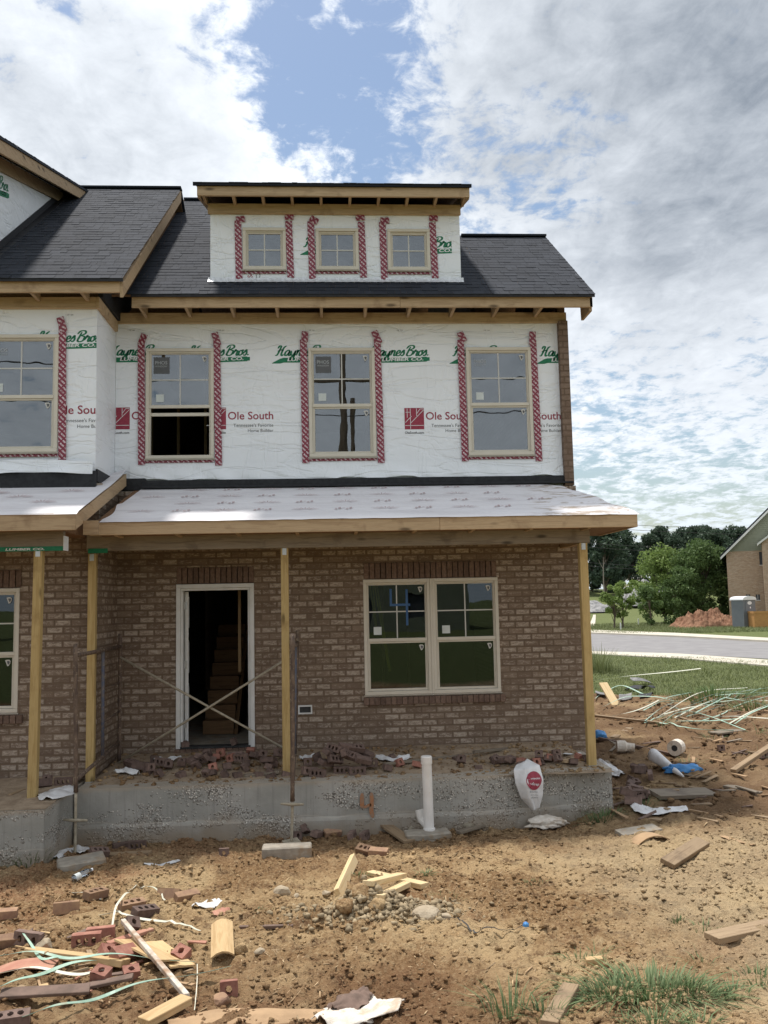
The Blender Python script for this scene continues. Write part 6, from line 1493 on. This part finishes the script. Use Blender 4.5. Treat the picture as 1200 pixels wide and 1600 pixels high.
# pads under the legs
def slabby(c, size, rot, mat, label, name, cat, seed=0, rough=.012, bev=.012):
    mb = MB(); mb.obox((0, 0, size[2]/2), size); o = mb.build(name, mat, bevel=bev); bm = bmesh.new(); bm.from_mesh(o.data); bmesh.ops.subdivide_edges(bm, edges=bm.edges[:], cuts=5, use_grid_fill=True)
    for v in bm.verts: v.co += Vector((1, 1, .8))*rough*float(fbm(np.array(v.co.x*14+seed), np.array(v.co.y*14+v.co.z*17), 3, seed))
    bm.to_mesh(o.data); bm.free(); o.location = c; o.rotation_euler = rot; return tag(o, label, cat)
c = G(126, 1356); slabby((c.x, c.y+.04, c.z-.015), (.44, .32, .095), (0, R_(-3), .35), 'concrete_plain', 'grey concrete pad under the left scaffold leg', 'concrete_pad', 'pad', 3)
c = G(448, 1342); slabby((c.x, c.y+.10, c.z-.02), (.50, .20, .13), (0, 0, .02), 'concrete_plain', 'grey concrete block under the middle scaffold leg', 'concrete_block', 'block', 5)
# standpipe
pb_ = G(671, 1308); PVY = pb_.y; pz = YP(668, 1181, PVY)[2]
PV = thing('standpipe', pb_, 'white plastic standpipe rising in front of the slab', 'pipe')
q = MB(); q.tube([(pb_.x, PVY, pb_.z+.06), (pb_.x-.012, PVY, pz-.07)], .056, 20, caps=True); q.build('pipe', 'pvc', PV, smooth=False)
q = MB(); n = 24
q.tube([(pb_.x-.0125, PVY, pz-.085), (pb_.x-.0125, PVY, pz-.012), (pb_.x-.0125, PVY, pz)], [.064, .064, .054], 20); q.build('cap', 'pvc', PV)
q = MB(); q.tube([(pb_.x, PVY, pb_.z+.0), (pb_.x, PVY, pb_.z+.10)], .068, 20); q.tube([(pb_.x+.0, PVY+.04, pb_.z+.10), (pb_.x-.07, PVY+.12, pb_.z+.17), (pb_.x-.09, PVY+.14, pb_.z+.27)], .05, 16); q.build('elbow', 'pvc', PV)
slabby((pb_.x-.03, PVY-.06, pb_.z-.05), (.50, .26, .13), (0, 0, .08), 'concrete_plain', 'rough concrete collar block at the foot of the white standpipe', 'concrete_block', 'block', 9, .03)
def pipe(pts, r, mat, label, name='pipe', cat='pipe'):
    q = MB(); q.tube(pts, r, 12); o = q.build(name, mat, smooth=False, origin=tuple(pts[0])); return tag(o, label, cat)
a, b = G(676, 1287), G(738, 1297); pipe([(a.x, a.y, a.z+.10), (b.x, b.y, b.z+.03)], .038, 'pipe_grey', 'grey drain pipe lying right of the white standpipe')
a, b = G(640, 1304), G(662, 1290); pipe([(a.x, a.y, a.z+.03), (b.x-.02, b.y, b.z+.22)], .03, 'pipe_grey', 'brown grey pipe stub slanting left of the white standpipe')
board((716, 1304), (806, 1282), .08, .03, 'greywood', 'muddy strip of wood running from the grey pipe to the propped brick', name='stick', cat='stick', za=.02, zb=.06)

# ------------------------------------------------------------------ bags, plastic and paper
def sheet(fn, nu, nv, mat, label, name, cat, thick=.004, prints=None, mats=None):
    mb = MB(); mb.grid(fn, nu, nv)
    o = mb.build(name, mats or mat, smooth=True, origin=tuple(fn(.5, .5)))
    md = o.modifiers.new('thick', 'SOLIDIFY'); md.thickness = thick; md.offset = -1
    return tag(o, label, cat)
# printed sack hanging over the slab edge
c_tl = slab_pt(806, 1200); yfr = slabfront(1.9)-.03
pts_l = [YP(806, 1196, yfr+.10), YP(803, 1204, yfr-.01), YP(806, 1225, yfr-.05), YP(815, 1248, yfr-.06), YP(832, 1266, yfr-.05)]
pts_r = [YP(824, 1186, yfr+.14), YP(843, 1196, yfr+.0), YP(849, 1218, yfr-.07), YP(848, 1242, yfr-.07), YP(842, 1262, yfr-.05)]
def lerp_list(P, t): t *= len(P)-1; i = min(int(t), len(P)-2); return P[i]+(P[i+1]-P[i])*(t-i)
def bagfn(u, v):
    a, b = lerp_list(pts_l, v), lerp_list(pts_r, v); p = a+(b-a)*u; bul = math.sin(u*PI)*(.02+.03*math.sin(v*PI)); w = .03*math.sin(u*8+v*3)*(1 if u < .42 else .25)+.02*float(fbm(np.array(u*4), np.array(v*5), 3, 3))
    return (p[0], p[1]-bul+w*.9, p[2])
bag = sheet(bagfn, 30, 40, 'plastic_white', 'white printed sack with a dark red oval hanging over the slab edge', 'sack', 'sack')
mb = MB()
def onbag(u, v, d=.004): p = bagfn(u, v); return (p[0], p[1]-d-.007, p[2])
ring = [(.64+.30*math.cos(2*PI*i/28), .47+.16*math.sin(2*PI*i/28)) for i in range(28)]
mb.add([onbag(.64, .47, .0055)]+[onbag(*p, .0055) for p in ring], [(0, 1+i, 1+(i+1) % 28)[::-1] for i in range(28)], 0)
for word, cv, wd in (('Protecto', .45, .48), ('Wrap', .555, .36)):
    v, f, k = fit_text(word, wd, bold=.015, shear=.2); mb.add([onbag(.64-wd/2+a, cv-b*.36+.10*(a-wd/2), .0085) for a, b in v], f, 1)
for k in range(3):
    v, f, _ = fit_text(('BUILDING', 'PROTECTION', 'SYSTEMS')[k], .34); mb.add([onbag(.40+a, .67+.05*k-b*.36+.1*(a-.2), .006) for a, b in v], f, 2)
o = mb.build('sack_print', ['wrap_red', 'wrap_white', 'ink'], bag)
def blobby(c, size, mat, label, name, cat, seed=0, amp=.35, fr=3.0, rot=(0, 0, 0), sub=4):
    bm = bmesh.new(); bmesh.ops.create_icosphere(bm, subdivisions=sub, radius=1)
    for v in bm.verts:
        q = v.co; n = float(fbm(np.array(q.x*fr+seed+q.z*1.7), np.array(q.y*fr+q.z*fr*.8), 4, seed)); n2 = abs(float(fbm(np.array(q.x*fr*2.3+q.z*2), np.array(q.y*fr*2.1-q.z), 3, seed+7)))
        k = 1+amp*2*n-amp*n2; v.co = Vector((q.x*size[0]*k, q.y*size[1]*k, max(q.z, -.35)*size[2]*k))
    me = bpy.data.meshes.new(name); bm.to_mesh(me); bm.free()
    for p in me.polygons: p.use_smooth = True
    me.materials.append(M[mat]); o = link_mesh(name, me, c, rot); return tag(o, label, cat)
c = G(858, 1296); blobby((c.x-.02, c.y+.08, c.z+.05), (.24, .14, .08), 'foam', 'crumpled dirty white bag lump below the printed sack', 'crumpled_bag', 'bag', 3, .42, 2.4)
c = G(1050, 1210); blobby((c.x+.16, c.y+.02, c.z+.05), (.26, .10, .09), 'plastic_blue', 'bright blue plastic bag lying right of the slab', 'plastic_bag', 'bag', 5, .3, 2.6, (0, 0, -.1))
a, b = G(1022, 1198)+Vector((0, 0, .16)), G(1068, 1217)+Vector((0, -.02, .03))
def cone(u, v): 
    d = b-a; x = d.normalized(); y = Vector((-x.y, x.x, 0)).normalized(); z = x.cross(y); r = .085*(1-v)**.8+.008; an = -.6+u*4.6; return tuple(a+d*v+r*(math.cos(an)*y+math.sin(an)*z)*(1+.05*math.sin(u*14)))
sheet(cone, 24, 12, 'plastic_white', 'white paper cone lying over the blue bag', 'paper_cone', 'paper')
def flap(pts2, label, mat='plastic_white', name='plastic_scrap', cat='scrap', lift=.05, seed=0, wid=.1, surf=None, zoff=.012):
    """crumpled sheet along photo points"""
    P = [np.array((surf or G)(*p)) for p in pts2]
    def fn(u, v):
        p = lerp_list(P, u); q = lerp_list(P, min(1, u+.02))-lerp_list(P, max(0, u-.02)); n = np.array((-q[1], q[0], 0)); n = n/(np.linalg.norm(n)+1e-9)
        w = wid*(1+.8*float(fbm(np.array(u*5+seed), np.array(.5), 2, seed+9)))*(.35+.65*math.sin(PI*min(1, max(0, u*.9+.05)))); f1 = float(fbm(np.array(u*2.6+seed), np.array(v*2.2), 3, seed)); f2 = float(fbm(np.array(u*6+seed), np.array(v*4), 3, seed+3))
        pp = p+n*(v-.5)*w*2; return (pp[0], pp[1], pp[2]+zoff+lift*abs(f1)*1.3+lift*.4*f2+lift*.35*(1-abs(2*v-1)))
    return sheet(fn, 40, 14, mat, label, name, cat, .003)
flap([(992, 1262), (1018, 1272), (1048, 1268), (1072, 1266)], 'white plastic scrap spread below the grey brown wide board', lift=.07, seed=2, wid=.16)
flap([(1002, 1232), (1008, 1248)], 'small white scrap stuck in the tumbled bricks', lift=.05, seed=4, wid=.06)
flap([(88, 1345), (100, 1335), (122, 1330), (132, 1336)], 'white plastic sheet bunched behind the left scaffold pad', lift=.08, seed=6, wid=.12)
flap([(72, 1258), (92, 1240), (110, 1232)], 'pale printed bag draped over the left slab corner', lift=.06, seed=7, wid=.18, surf=lambda x, y: slab_pt(x, min(y, 1252)))
flap([(225, 1352), (250, 1354), (280, 1346)], 'thin white paper strip on the clay in front of the slab', lift=.02, seed=8, wid=.05)
flap([(305, 1420), (322, 1418), (342, 1412)], 'folded white paper scrap left of the clay mound', lift=.05, seed=9, wid=.09)
flap([(332, 1432), (358, 1424)], 'crumpled pale pink scrap above the curved plywood', mat='pinkwrap', lift=.03, seed=10, wid=.06)
flap([(240, 1186), (262, 1190), (282, 1184)], 'white crumpled paper on the slab left of the doorstep', lift=.05, seed=12, wid=.07, surf=slab_pt)
flap([(180, 1210), (196, 1206), (216, 1212)], 'crumpled white bag on the slab edge near the inner left post', lift=.08, seed=13, wid=.07, surf=slab_pt)
flap([(468, 1188), (492, 1184)], 'dirty white paper in front of the wall beside the middle post', lift=.06, seed=14, wid=.06, surf=slab_pt)
flap([(588, 1186), (620, 1190), (640, 1186)], 'white torn wrapping curled on the slab behind the standpipe', lift=.09, seed=15, wid=.09, surf=slab_pt)
flap([(880, 1180), (906, 1178)], 'pale flat paper near the foot of the right post', lift=.02, seed=16, wid=.06, surf=slab_pt)
flap([(938, 1192), (962, 1210), (972, 1214)], 'grey white cloth scrap just behind the right end of the slab', lift=.10, seed=17, wid=.12)
flap([(12, 1202), (40, 1196), (56, 1200)], 'long dirty white scrap on the left slab behind the front left post', lift=.06, seed=18, wid=.06, surf=slab_pt)
flap([(500, 1602), (560, 1586), (628, 1578)], 'crumpled grey white wrapping at the bottom edge', mat='foam', lift=.08, seed=19, wid=.16)
flap([(520, 1592), (556, 1572), (572, 1562)], 'dark brown tar paper flap sticking up at the bottom edge', mat='tarpaper', lift=.08, seed=20, wid=.09, name='tar_paper', zoff=.03)
flap([(262, 1604), (340, 1592), (420, 1594), (520, 1588)], 'brown cardboard sheet along the bottom edge', mat='cardboard', lift=.03, seed=21, wid=.10, name='cardboard', cat='cardboard')
flap([(1128, 1308), (1178, 1322)], 'pale dusty paper at the right edge of the clay', lift=.01, seed=22, wid=.05, mat='cardboard')
# small litter on the right
c = G(1058, 1180); q = MB(); q.tube([(c.x-.05, c.y-.04, c.z+.11), (c.x+.06, c.y+.10, c.z+.11)], .115, 18); q.tube([(c.x-.052, c.y-.043, c.z+.11), (c.x-.045, c.y-.034, c.z+.11)], .045, 14, 1); o = q.build('tape_roll', ['foam', 'rubber'], origin=tuple(c)); tag(o, 'round dirty white roll on the dirt right of the porch', 'roll')
c = G(974, 1175); q = MB(); q.tube([(c.x-.10, c.y, c.z+.09), (c.x+.02, c.y-.02, c.z+.085), (c.x+.05, c.y-.025, c.z+.08), (c.x+.16, c.y-.05, c.z+.07)], [.09, .09, .065, .06], 14); o = q.build('paper_cup', 'foam', origin=tuple(c)); tag(o, 'dirty white cup lying near the long dark stick', 'cup')
c = G(937, 1156); blobby((c.x, c.y, c.z+.07), (.12, .10, .09), 'plastic_blue', 'small blue plastic lump behind the right porch post', 'plastic_scrap', 'scrap', 8, .25)
c = G(822, 1449); blobby((c.x, c.y, c.z+.015), (.022, .022, .022), 'plastic_blue', 'tiny blue and white wad at the end of the black cable', 'plastic_scrap', 'scrap', 11, .3)
# water bottle
a, b = G(113, 1380), G(141, 1366); d = (b-a).normalized(); L = .21
q = MB(); q.tube([tuple(a+d*t*L+Vector((0, 0, .034))) for t in (0, .02, .06, .5, .8, .9, .93, 1)], [.016, .024, .032, .032, .032, .022, .014, .013], 14)
o = q.build('water_bottle', 'clear_plastic', origin=tuple(a)); tag(o, 'clear empty water bottle in front of the left scaffold pad', 'bottle')
q = MB(); q.tube([tuple(a+d*t*L+Vector((0, 0, .034))) for t in (.12, .38)], .0328, 14, caps=False); q.build('bottle_label', 'sticker', o)
q = MB(); q.tube([tuple(a+d*t*L+Vector((0, 0, .034))) for t in (1.0, 1.06)], .0155, 12); q.build('cap', 'wrap_white', o)

# ------------------------------------------------------------------ straps and cables
def ribbon(pts, w, mat, label, name='strap', cat='strap', group=None, lifts=None, th=.0022, surf=None, wob=.02, seed=0):
    P = [(surf or G)(*p) for p in pts]; 
    if lifts: P = [p+Vector((0, 0, l)) for p, l in zip(P, lifts)]
    Q = [2*P[0]-P[1]]+P+[2*P[-1]-P[-2]]; S = []
    for i in range(1, len(Q)-2):
        for k in range(10):
            t = k/10; a, b, c, d = Q[i-1], Q[i], Q[i+1], Q[i+2]; S.append(.5*((2*b)+(c-a)*t+(2*a-5*b+4*c-d)*t*t+(3*b-a-3*c+d)*t**3))
    S.append(P[-1]); mb = MB(); V = []
    r = random.Random(seed); ph = r.random()*6
    for i, p in enumerate(S):
        d = (S[min(i+1, len(S)-1)]-S[max(i-1, 0)]).normalized(); y = Vector((-d.y, d.x, 0)).normalized(); z = d.cross(y); an = .5*math.sin(i*.16+ph); y2 = y*math.cos(an)+z*math.sin(an); z2 = z*math.cos(an)-y*math.sin(an)
        zz = max(p.z, gz(p.x, p.y) if surf is None else p.z)+.012+wob*(.5+.5*math.sin(i*.35+ph)); c = Vector((p.x, p.y, zz)); V += [c-y2*w/2, c+y2*w/2, c+y2*w/2+z2*th, c-y2*w/2+z2*th]
    F = [(0, 1, 2, 3)[::-1], tuple((len(S)-1)*4+k for k in range(4))]
    for i in range(len(S)-1):
        for k in range(4): F.append((i*4+k, i*4+(k+1) % 4, (i+1)*4+(k+1) % 4, (i+1)*4+k))
    mb.add(V, F); o = mb.build(name, mat, origin=tuple(P[0])); return tag(o, label, cat, group)
ribbon([(155, 1433), (190, 1434), (240, 1442), (313, 1460)], .020, 'strap_pale', 'pale green strap stretched across the clay behind the plywood')
ribbon([(175, 1452), (182, 1432), (194, 1414), (208, 1407)], .016, 'strap_pale', 'short white bent strap arching up beside the cored bricks', lifts=[0, .05, .06, .02])
ribbon([(-6, 1510), (60, 1510), (120, 1517), (200, 1516), (304, 1522)], .020, 'strap_green', 'green strap running across behind the long strip at the left', lifts=[.05, .06, .06, .07, .05])
ribbon([(35, 1606), (100, 1590), (165, 1572), (250, 1548), (360, 1527)], .021, 'strap_green', 'front green strap slanting up across the lower left corner', lifts=[.04]*5)
ribbon([(113, 1398), (136, 1402), (158, 1408)], .020, 'strap_pale', 'short pale green strap end by the tilted tan brick')
ribbon([(-6, 1562), (40, 1550), (90, 1530), (150, 1520)], .024, 'strap_green', 'dull green strap curving over the dark strips at the left edge', lifts=[.05]*4)
ribbon([(36, 1486), (52, 1504), (70, 1516), (100, 1516)], .018, 'strap_green', 'green strap curling down from the long yellow board', lifts=[.1, .06, .05, .05])
ribbon([(308, 1523), (308, 1550), (304, 1590)], .005, 'strap_pale', 'thin pale string hanging down from the green strap end', name='string', cat='string', lifts=[.05, .03, .02])
ribbon([(200, 1395), (240, 1392), (258, 1410)], .012, 'strap_pale', 'thin dull strap looping behind the grooved tan brick', name='strap')
ribbon([(690, 1436), (725, 1448), (745, 1462), (790, 1459), (818, 1450)], .011, 'cable', 'black cable lying from the big rock to the right', name='cable', cat='cable')
ribbon([(0, 1532), (60, 1528), (130, 1535), (170, 1530)], .020, 'strap_pale', 'dirty pale strap under the green ones at the left', lifts=[.03]*4)
TL = 'thin green packing strap in the tangle at the lawn edge'
rs = random.Random(5)
for i in range(26):
    x0 = 1000+rs.random()*150; y0 = 1086+rs.random()*52; ln = 40+rs.random()*110; sl_ = -.28+rs.gauss(0, .22)
    x1 = min(1206, x0+ln); pts = [(x0, y0), ((x0+x1)/2, y0+sl_*(x1-x0)/2+rs.gauss(0, 1.5)), (x1, y0+sl_*(x1-x0))]
    pts = [(a, max(1080, min(1146, b))) for a, b in pts]
    ribbon(pts, .022, 'strap_green' if rs.random() < .7 else 'strap_pale', TL, group='green straps in the tangle at the lawn edge', lifts=[.02+rs.random()*.06, .03+rs.random()*.08, .02+rs.random()*.06], wob=.006, seed=i, th=.006)
ribbon([(930, 1096), (970, 1078), (1010, 1090)], .03, 'strap_green', 'pale green strap lying behind the propped pale board', lifts=[.05, .08, .04]); ribbon([(940, 1110), (980, 1098), (1020, 1094), (1060, 1102)], .03, 'strap_green', 'green strap lying right of the propped pale board', lifts=[.05, .1, .06, .04])
ribbon([(955, 1124), (990, 1118), (1030, 1098)], .025, 'strap_pale', 'pale thin strap leading from the dirt to the green tangle', lifts=[.04, .05, .04])
ribbon([(926, 1068), (1000, 1060), (1095, 1049)], .04, 'strap_pale', 'long white cord across the lawn behind the debris', name='cord', cat='cord', lifts=[.06, .07, .07])
# roofing scraps at the lawn edge
for i, (px, py, w_, lab) in enumerate(((940, 1086, .5, 'grey roofing scrap left of the propped pale board'), (988, 1080, .5, 'grey roofing scrap right behind the propped pale board'), (1004, 1070, .6, 'rearmost grey roofing scrap at the lawn edge'), (1010, 1088, .45, 'dark roofing scrap in front of the rearmost one'), (978, 1092, .4, 'dark roofing scrap just right of the propped board foot'), (1012, 1080, .3, 'small grey roofing scrap beside the green straps'))):
    A = G(px, py); rr_ = random.Random(i); mb = warp_box(w_, .28, .012, bow=.05, cup=.02); o = mb.build('roofing_scrap', 'gravelpile' if i % 2 == 0 else 'felt'); o.location = A+Vector((0, 0, .02+.03*(i % 3))); o.rotation_euler = (rr_.uniform(-.25, .25), rr_.uniform(-.25, .25), rr_.uniform(0, 3)); tag(o, lab, 'scrap')

# ------------------------------------------------------------------ rocks and clods
def rock(px, py, s, label, seed, mat='rock', name='rock', cat='rock', flat=.8, rz_=0):
    c = G(px, py); bm = bmesh.new(); bmesh.ops.create_icosphere(bm, subdivisions=3, radius=1); r = random.Random(seed)
    pl = [(Vector((r.gauss(0, 1), r.gauss(0, 1), r.gauss(0, .8))).normalized(), .62+.3*r.random()) for k in range(11)]
    for v in bm.verts:
        q = v.co.copy()
        for n, d in pl:
            t = q.dot(n)
            if t > d: q -= n*(t-d)
        q *= 1+.10*float(fbm(np.array(q.x*3+seed), np.array(q.y*3+q.z*2), 4, seed)); v.co = Vector((q.x*s*1.15, q.y*s, q.z*s*flat))
    me = bpy.data.meshes.new(name); bm.to_mesh(me); bm.free(); me.materials.append(M[mat]); o = link_mesh(name, me, (c.x, c.y, c.z+s*flat*.35), (0, 0, rz_)); return tag(o, label, cat)
rock(441, 1397, .065, 'rounded tan rock alone on the clay left of the mound', 1); rock(666, 1436, .10, 'big flat tan rock at the right end of the mound', 2, flat=.7); rock(694, 1436, .055, 'smaller rock behind the big flat rock', 3, flat=.6)
rock(405, 1490, .035, 'pale small stone below the curved plywood', 4); rock(347, 1568, .055, 'brown stone under the upright red brick end', 5, mat='brick_tan'); rock(70, 1480, .055, 'pale grey stone right of the half buried dark brick', 6); rock(463, 1402, .03, 'small stone between the tan rock and the leaning stud', 7); rock(510, 1398, .035, 'stone at the left foot of the leaning stud', 8)
rock(375, 1486, .05, 'brown lump of clay right of the curved plywood', 9, mat='clod'); rock(540, 1420, .07, 'left grey clay lump at the front of the mound', 10, mat='clod'); rock(590, 1418, .065, 'right grey clay lump at the front of the mound', 11, mat='clod'); rock(565, 1400, .085, 'highest grey clay lump on top of the mound', 12, mat='clod'); rock(582, 1432, .045, 'small tan stone below the big white wood block', 14) if False else None
rock(640, 1345, .07, 'flat clay slab lump in front of the standpipe block', 13, mat='clod', flat=.5)
def clods():
    ico = bmesh.new(); bmesh.ops.create_icosphere(ico, subdivisions=1, radius=1); bv = np.array([v.co[:] for v in ico.verts]); bf = np.array([[v.index for v in f.verts] for f in ico.faces]); ico.free()
    def scatter(name, P, s, mat, label, flat=.65, emb=.3):
        n = len(P); V = np.repeat(bv[None], n, 0); V = V*np.clip(1+rng.normal(0, .30, (n, len(bv), 1)), .35, 1.7); V = V*np.stack([np.ones(n), .6+.6*rng.random(n), flat*(.6+.7*rng.random(n))], -1)[:, None, :]
        an = rng.random(n)*2*PI; c, q = np.cos(an)[:, None], np.sin(an)[:, None]; V = np.stack([V[..., 0]*c-V[..., 1]*q, V[..., 0]*q+V[..., 1]*c, V[..., 2]], -1)*s[:, None, None]+P[:, None, :]; V[..., 2] += (s*emb)[:, None]
        F = (bf[None]+(np.arange(n)*len(bv))[:, None, None]).reshape(-1); me = fast_mesh(name, V.reshape(-1, 3), F, 3, mat); o = bpy.data.objects.new(name, me); COL.objects.link(o); tag(o, label, 'dirt', None, 'stuff')
    n = 60000; d = 4.2+8.0*rng.random(n)**1.15; u = (rng.random(n)-.5)*1.0
    y = -DIST+d; x = u*d*1.0+.06*d; k = y < -1.55; 
    m_ = (fbm(x*1.3, y*1.3, 4, 61)+.25 > rng.random(n)*.75-.12) & k; x, y = x[m_], y[m_]; s = .003+.016*rng.random(len(x))**3.0*(.4+1.3*vnoise(x*1.3, y*1.3, 91))
    k2 = rng.random(len(x)) < .005; s[k2] += .015*rng.random(k2.sum())
    scatter('dirt_clods', np.stack([x, y, ground_z(x, y)], -1), s, 'clod', 'small clay crumbs strewn over the bare ground')
    n = 9000; y = -1.5+13*rng.random(n); x = 3.35+(rng.random(n))*(y+12)*.50; m_ = (dirtmask(x, y) > .5) & (fbm(x*.9, y*.9, 4, 71) > rng.random(n)*.4-.2); x, y = x[m_], y[m_]; s = .008+.045*rng.random(len(x))**4
    scatter('dirt_clods', np.stack([x, y, ground_z(x, y)], -1), s, 'clod', 'clay lumps on the rough dirt beside the house')
    n = 5200; an = rng.random(n)*2*PI; r = np.sqrt(-np.log(rng.random(n)+1e-3))*.62; x = _m1.x+r*.62*np.cos(an)+.06; y = _m1.y+r*.36*np.sin(an)-.05; s = .003+.030*rng.random(n)**5.5
    scatter('dirt_clods', np.stack([x, y, ground_z(x, y)], -1), s, 'clod_grey', 'grey clay lumps of the mound in front of the slab', .8)
    n = 1500; x = -2.75+5.95*rng.random(n); y = -1.42*rng.random(n)**.8-.02; s = .006+.034*rng.random(n)**3.2; scatter('mortar_crumbs', np.stack([x, y, mud_z(x, y)], -1), s, 'clod', 'crumbs of mortar and brick on the porch slab')
    # rubble bits along the slab foot
    n = 700; x = -2.6+5.6*rng.random(n); y = -1.56-.5*rng.random(n)**1.6; s = .008+.03*rng.random(n)**2.4; scatter('dirt_clods', np.stack([x, y, ground_z(x, y)], -1), s, 'clod', 'clay crumbs along the foot of the slab')
    # flat chips of wood and straw
    n = 7500; d = 4.2+8.5*rng.random(n); y = -DIST+d; x = (rng.random(n)-.5)*d+.06*d; k = (y < -1.7) & (fbm(x*1.1, y*1.1, 3, 81)+.15 > rng.random(n)*.5-.1); x, y = x[k], y[k]; n = len(x)
    L = .006+.045*rng.random(n)**3.2; w = .0015+.003*rng.random(n); an = rng.random(n)*2*PI; z = ground_z(x, y)+.004
    ex = np.stack([np.cos(an), np.sin(an), rng.normal(0, .25, n)], -1)*L[:, None]; ey = np.stack([-np.sin(an), np.cos(an), rng.normal(0, .2, n)], -1)*w[:, None]; P = np.stack([x, y, z], -1)
    V = np.stack([P-ex-ey, P+ex-ey, P+ex+ey, P-ex+ey], 1); V2 = V.copy(); V2[..., 2] += .003; VV = np.concatenate([V, V2], 1).reshape(-1, 3); b = (np.arange(n)*8)[:, None, None]
    F = (b+np.array([[4, 5, 6, 7], [0, 1, 5, 4], [1, 2, 6, 5], [2, 3, 7, 6], [3, 0, 4, 7]])[None]).reshape(-1)
    me = fast_mesh('wood_chips', VV, F, 4, 'chip'); o = bpy.data.objects.new('wood_chips', me); COL.objects.link(o); tag(o, 'straw and wood chips littering the clay', 'chips', None, 'stuff')
clods()

# ------------------------------------------------------------------ weeds and grass clumps
def clump(px, py, rx, ry, n, h, label, seed, w=.008, lean=.7, mat='weed', cat='grass clump', name='grass_clump'):
    c = G(px, py); r = np.random.default_rng(seed); a = r.random(n)*2*PI; q = np.sqrt(r.random(n)); x = c.x+rx*q*np.cos(a); y = c.y+ry*q*np.sin(a); R = np.stack([x-c.x, y-c.y, ground_z(x, y)-c.z-.005], -1)
    me = blades(name, R, h*(.3+.8*r.random(n)**1.3), w*(.5+.9*r.random(n)), lean*(.5+1.3*r.random(n)), mat, seed, .62); o = link_mesh(name, me, c); return tag(o, label, cat)
clump(1010, 1552, .44, .20, 560, .16, 'biggest green grass clump at the lower right', 1, .009, 1.0)
clump(955, 1560, .18, .10, 150, .13, 'grass clump left of the biggest one, above the rough stud', 2, .008, .9)
clump(1075, 1545, .18, .10, 130, .11, 'grass clump right of the biggest one', 3, .008, 1.0)
clump(796, 1590, .14, .07, 60, .22, 'tall thin grass tuft by the bottom edge right of centre', 4, .008, .6)
clump(850, 1585, .12, .07, 60, .14, 'sparse grass tuft between the tall tuft and the rough stud', 5, .007, .8)
clump(1020, 1606, .16, .06, 90, .12, 'grass tuft at the bottom edge below the biggest clump', 6, .008, .8)
clump(1085, 1602, .14, .06, 70, .10, 'low grass tuft at the bottom edge near the right corner', 7, .008, .9)
clump(1145, 1560, .10, .08, 45, .10, 'small grass tuft near the right edge, lower one', 8, .007, .8); clump(1185, 1530, .12, .10, 60, .10, 'small grass tuft near the right edge below the brown plank', 9, .007, .8)
clump(1100, 1450, .10, .07, 30, .08, 'thin grass tuft left of the brown plank', 10, .006, .8); clump(1060, 1440, .05, .05, 26, .09, 'few upright blades of grass left of the brown plank', 11, .006, .4)
clump(664, 1366, .07, .06, 60, .07, 'small green weed behind the longer pine offcut', 12, .007, .9); clump(562, 1368, .09, .08, 70, .06, 'low weed between the leaning stud and the pine offcut', 13, .006, .9)
clump(400, 1425, .12, .06, 40, .05, 'low weed on the clay left of the mound', 14, .006, .9); clump(835, 1380, .14, .05, 45, .05, 'faint weed in the clay right of centre', 15, .006, .9); clump(700, 1405, .14, .05, 45, .05, 'low weed behind the big flat rock', 22, .006, .9)
clump(45, 1352, .22, .12, 130, .22, 'dark green weed clump in front of the left slab', 16, .009, .8); clump(700, 1290, .20, .06, 50, .26, 'tall weed against the slab right of the standpipe', 17, .010, .7); clump(775, 1284, .12, .05, 60, .12, 'bushy low weed against the slab left of the printed sack', 18, .012, .9)
clump(905, 1276, .12, .05, 40, .28, 'thin weed with one tall stalk right of the crumpled bag', 19, .008, .5); clump(940, 1280, .26, .10, 200, .14, 'grass clump at the right end of the slab foot', 20, .009, .9); clump(1000, 1262, .20, .10, 110, .12, 'grass patch behind the white plastic scrap', 21, .008, .9)
clump(512, 1306, .03, .03, 14, .12, 'single green sprig at the slab foot left of the orange numeral', 23, .010, .5); clump(322, 1305, .05, .04, 14, .14, 'thin weed stalks against the slab left of centre', 24, .006, .4)
clump(938, 1050, .55, .7, 260, .95, 'tall grass growing behind the right porch post', 25, .022, .6, mat='grass'); clump(1112, 1088, .9, .6, 420, .34, 'dark taller grass at the edge of the lawn above the green straps', 26, .018, .8, mat='leaf_mid'); clump(1180, 1106, .7, .5, 300, .3, 'taller grass at the right edge of the lawn', 27, .018, .8, mat='grass')
rw = random.Random(31)
for i in range(16):
    px, py = ((rw.uniform(900, 1195), rw.uniform(1490, 1596)) if i < 9 else (rw.uniform(1000, 1195), rw.uniform(1100, 1200)))
    o_w = clump(px, py, .10 if i < 9 else .22, .06 if i < 9 else .15, 26, .09 if i < 9 else .2, 'sparse weed tuft scattered over the clay at the lower right' if i < 9 else 'weed tuft among the scraps on the dirt right of the porch', 200+i, .006 if i < 9 else .010, 1.0); o_w['group'] = 'sparse weeds at the lower right' if i < 9 else 'weeds among the scraps right of the porch'
# yellow strap hanging inside the twin window
for i, (x0, x1_, lab) in enumerate(((GX+.16, GX+.34, 'yellow strap hanging inside the left pane of the twin window, the longer one'), (GX+.10, GX+.17, 'short yellow strap inside the left pane of the twin window'))):
    z1 = GT-.07; z0 = (GT-1.25, GT-.72)[i]; q = MB()
    for k in (0, 1):
        q.add([(x0+.035*k, .35, z1), (x0+.022+.035*k, .35, z1), (x1_+.022+.012*k, .36, z0), (x1_+.012*k, .36, z0)], [(0, 1, 2, 3)])
    o = q.build('strap', 'yellow', solid=.004, origin=(x0, .35, z0)); tag(o, lab, 'strap')
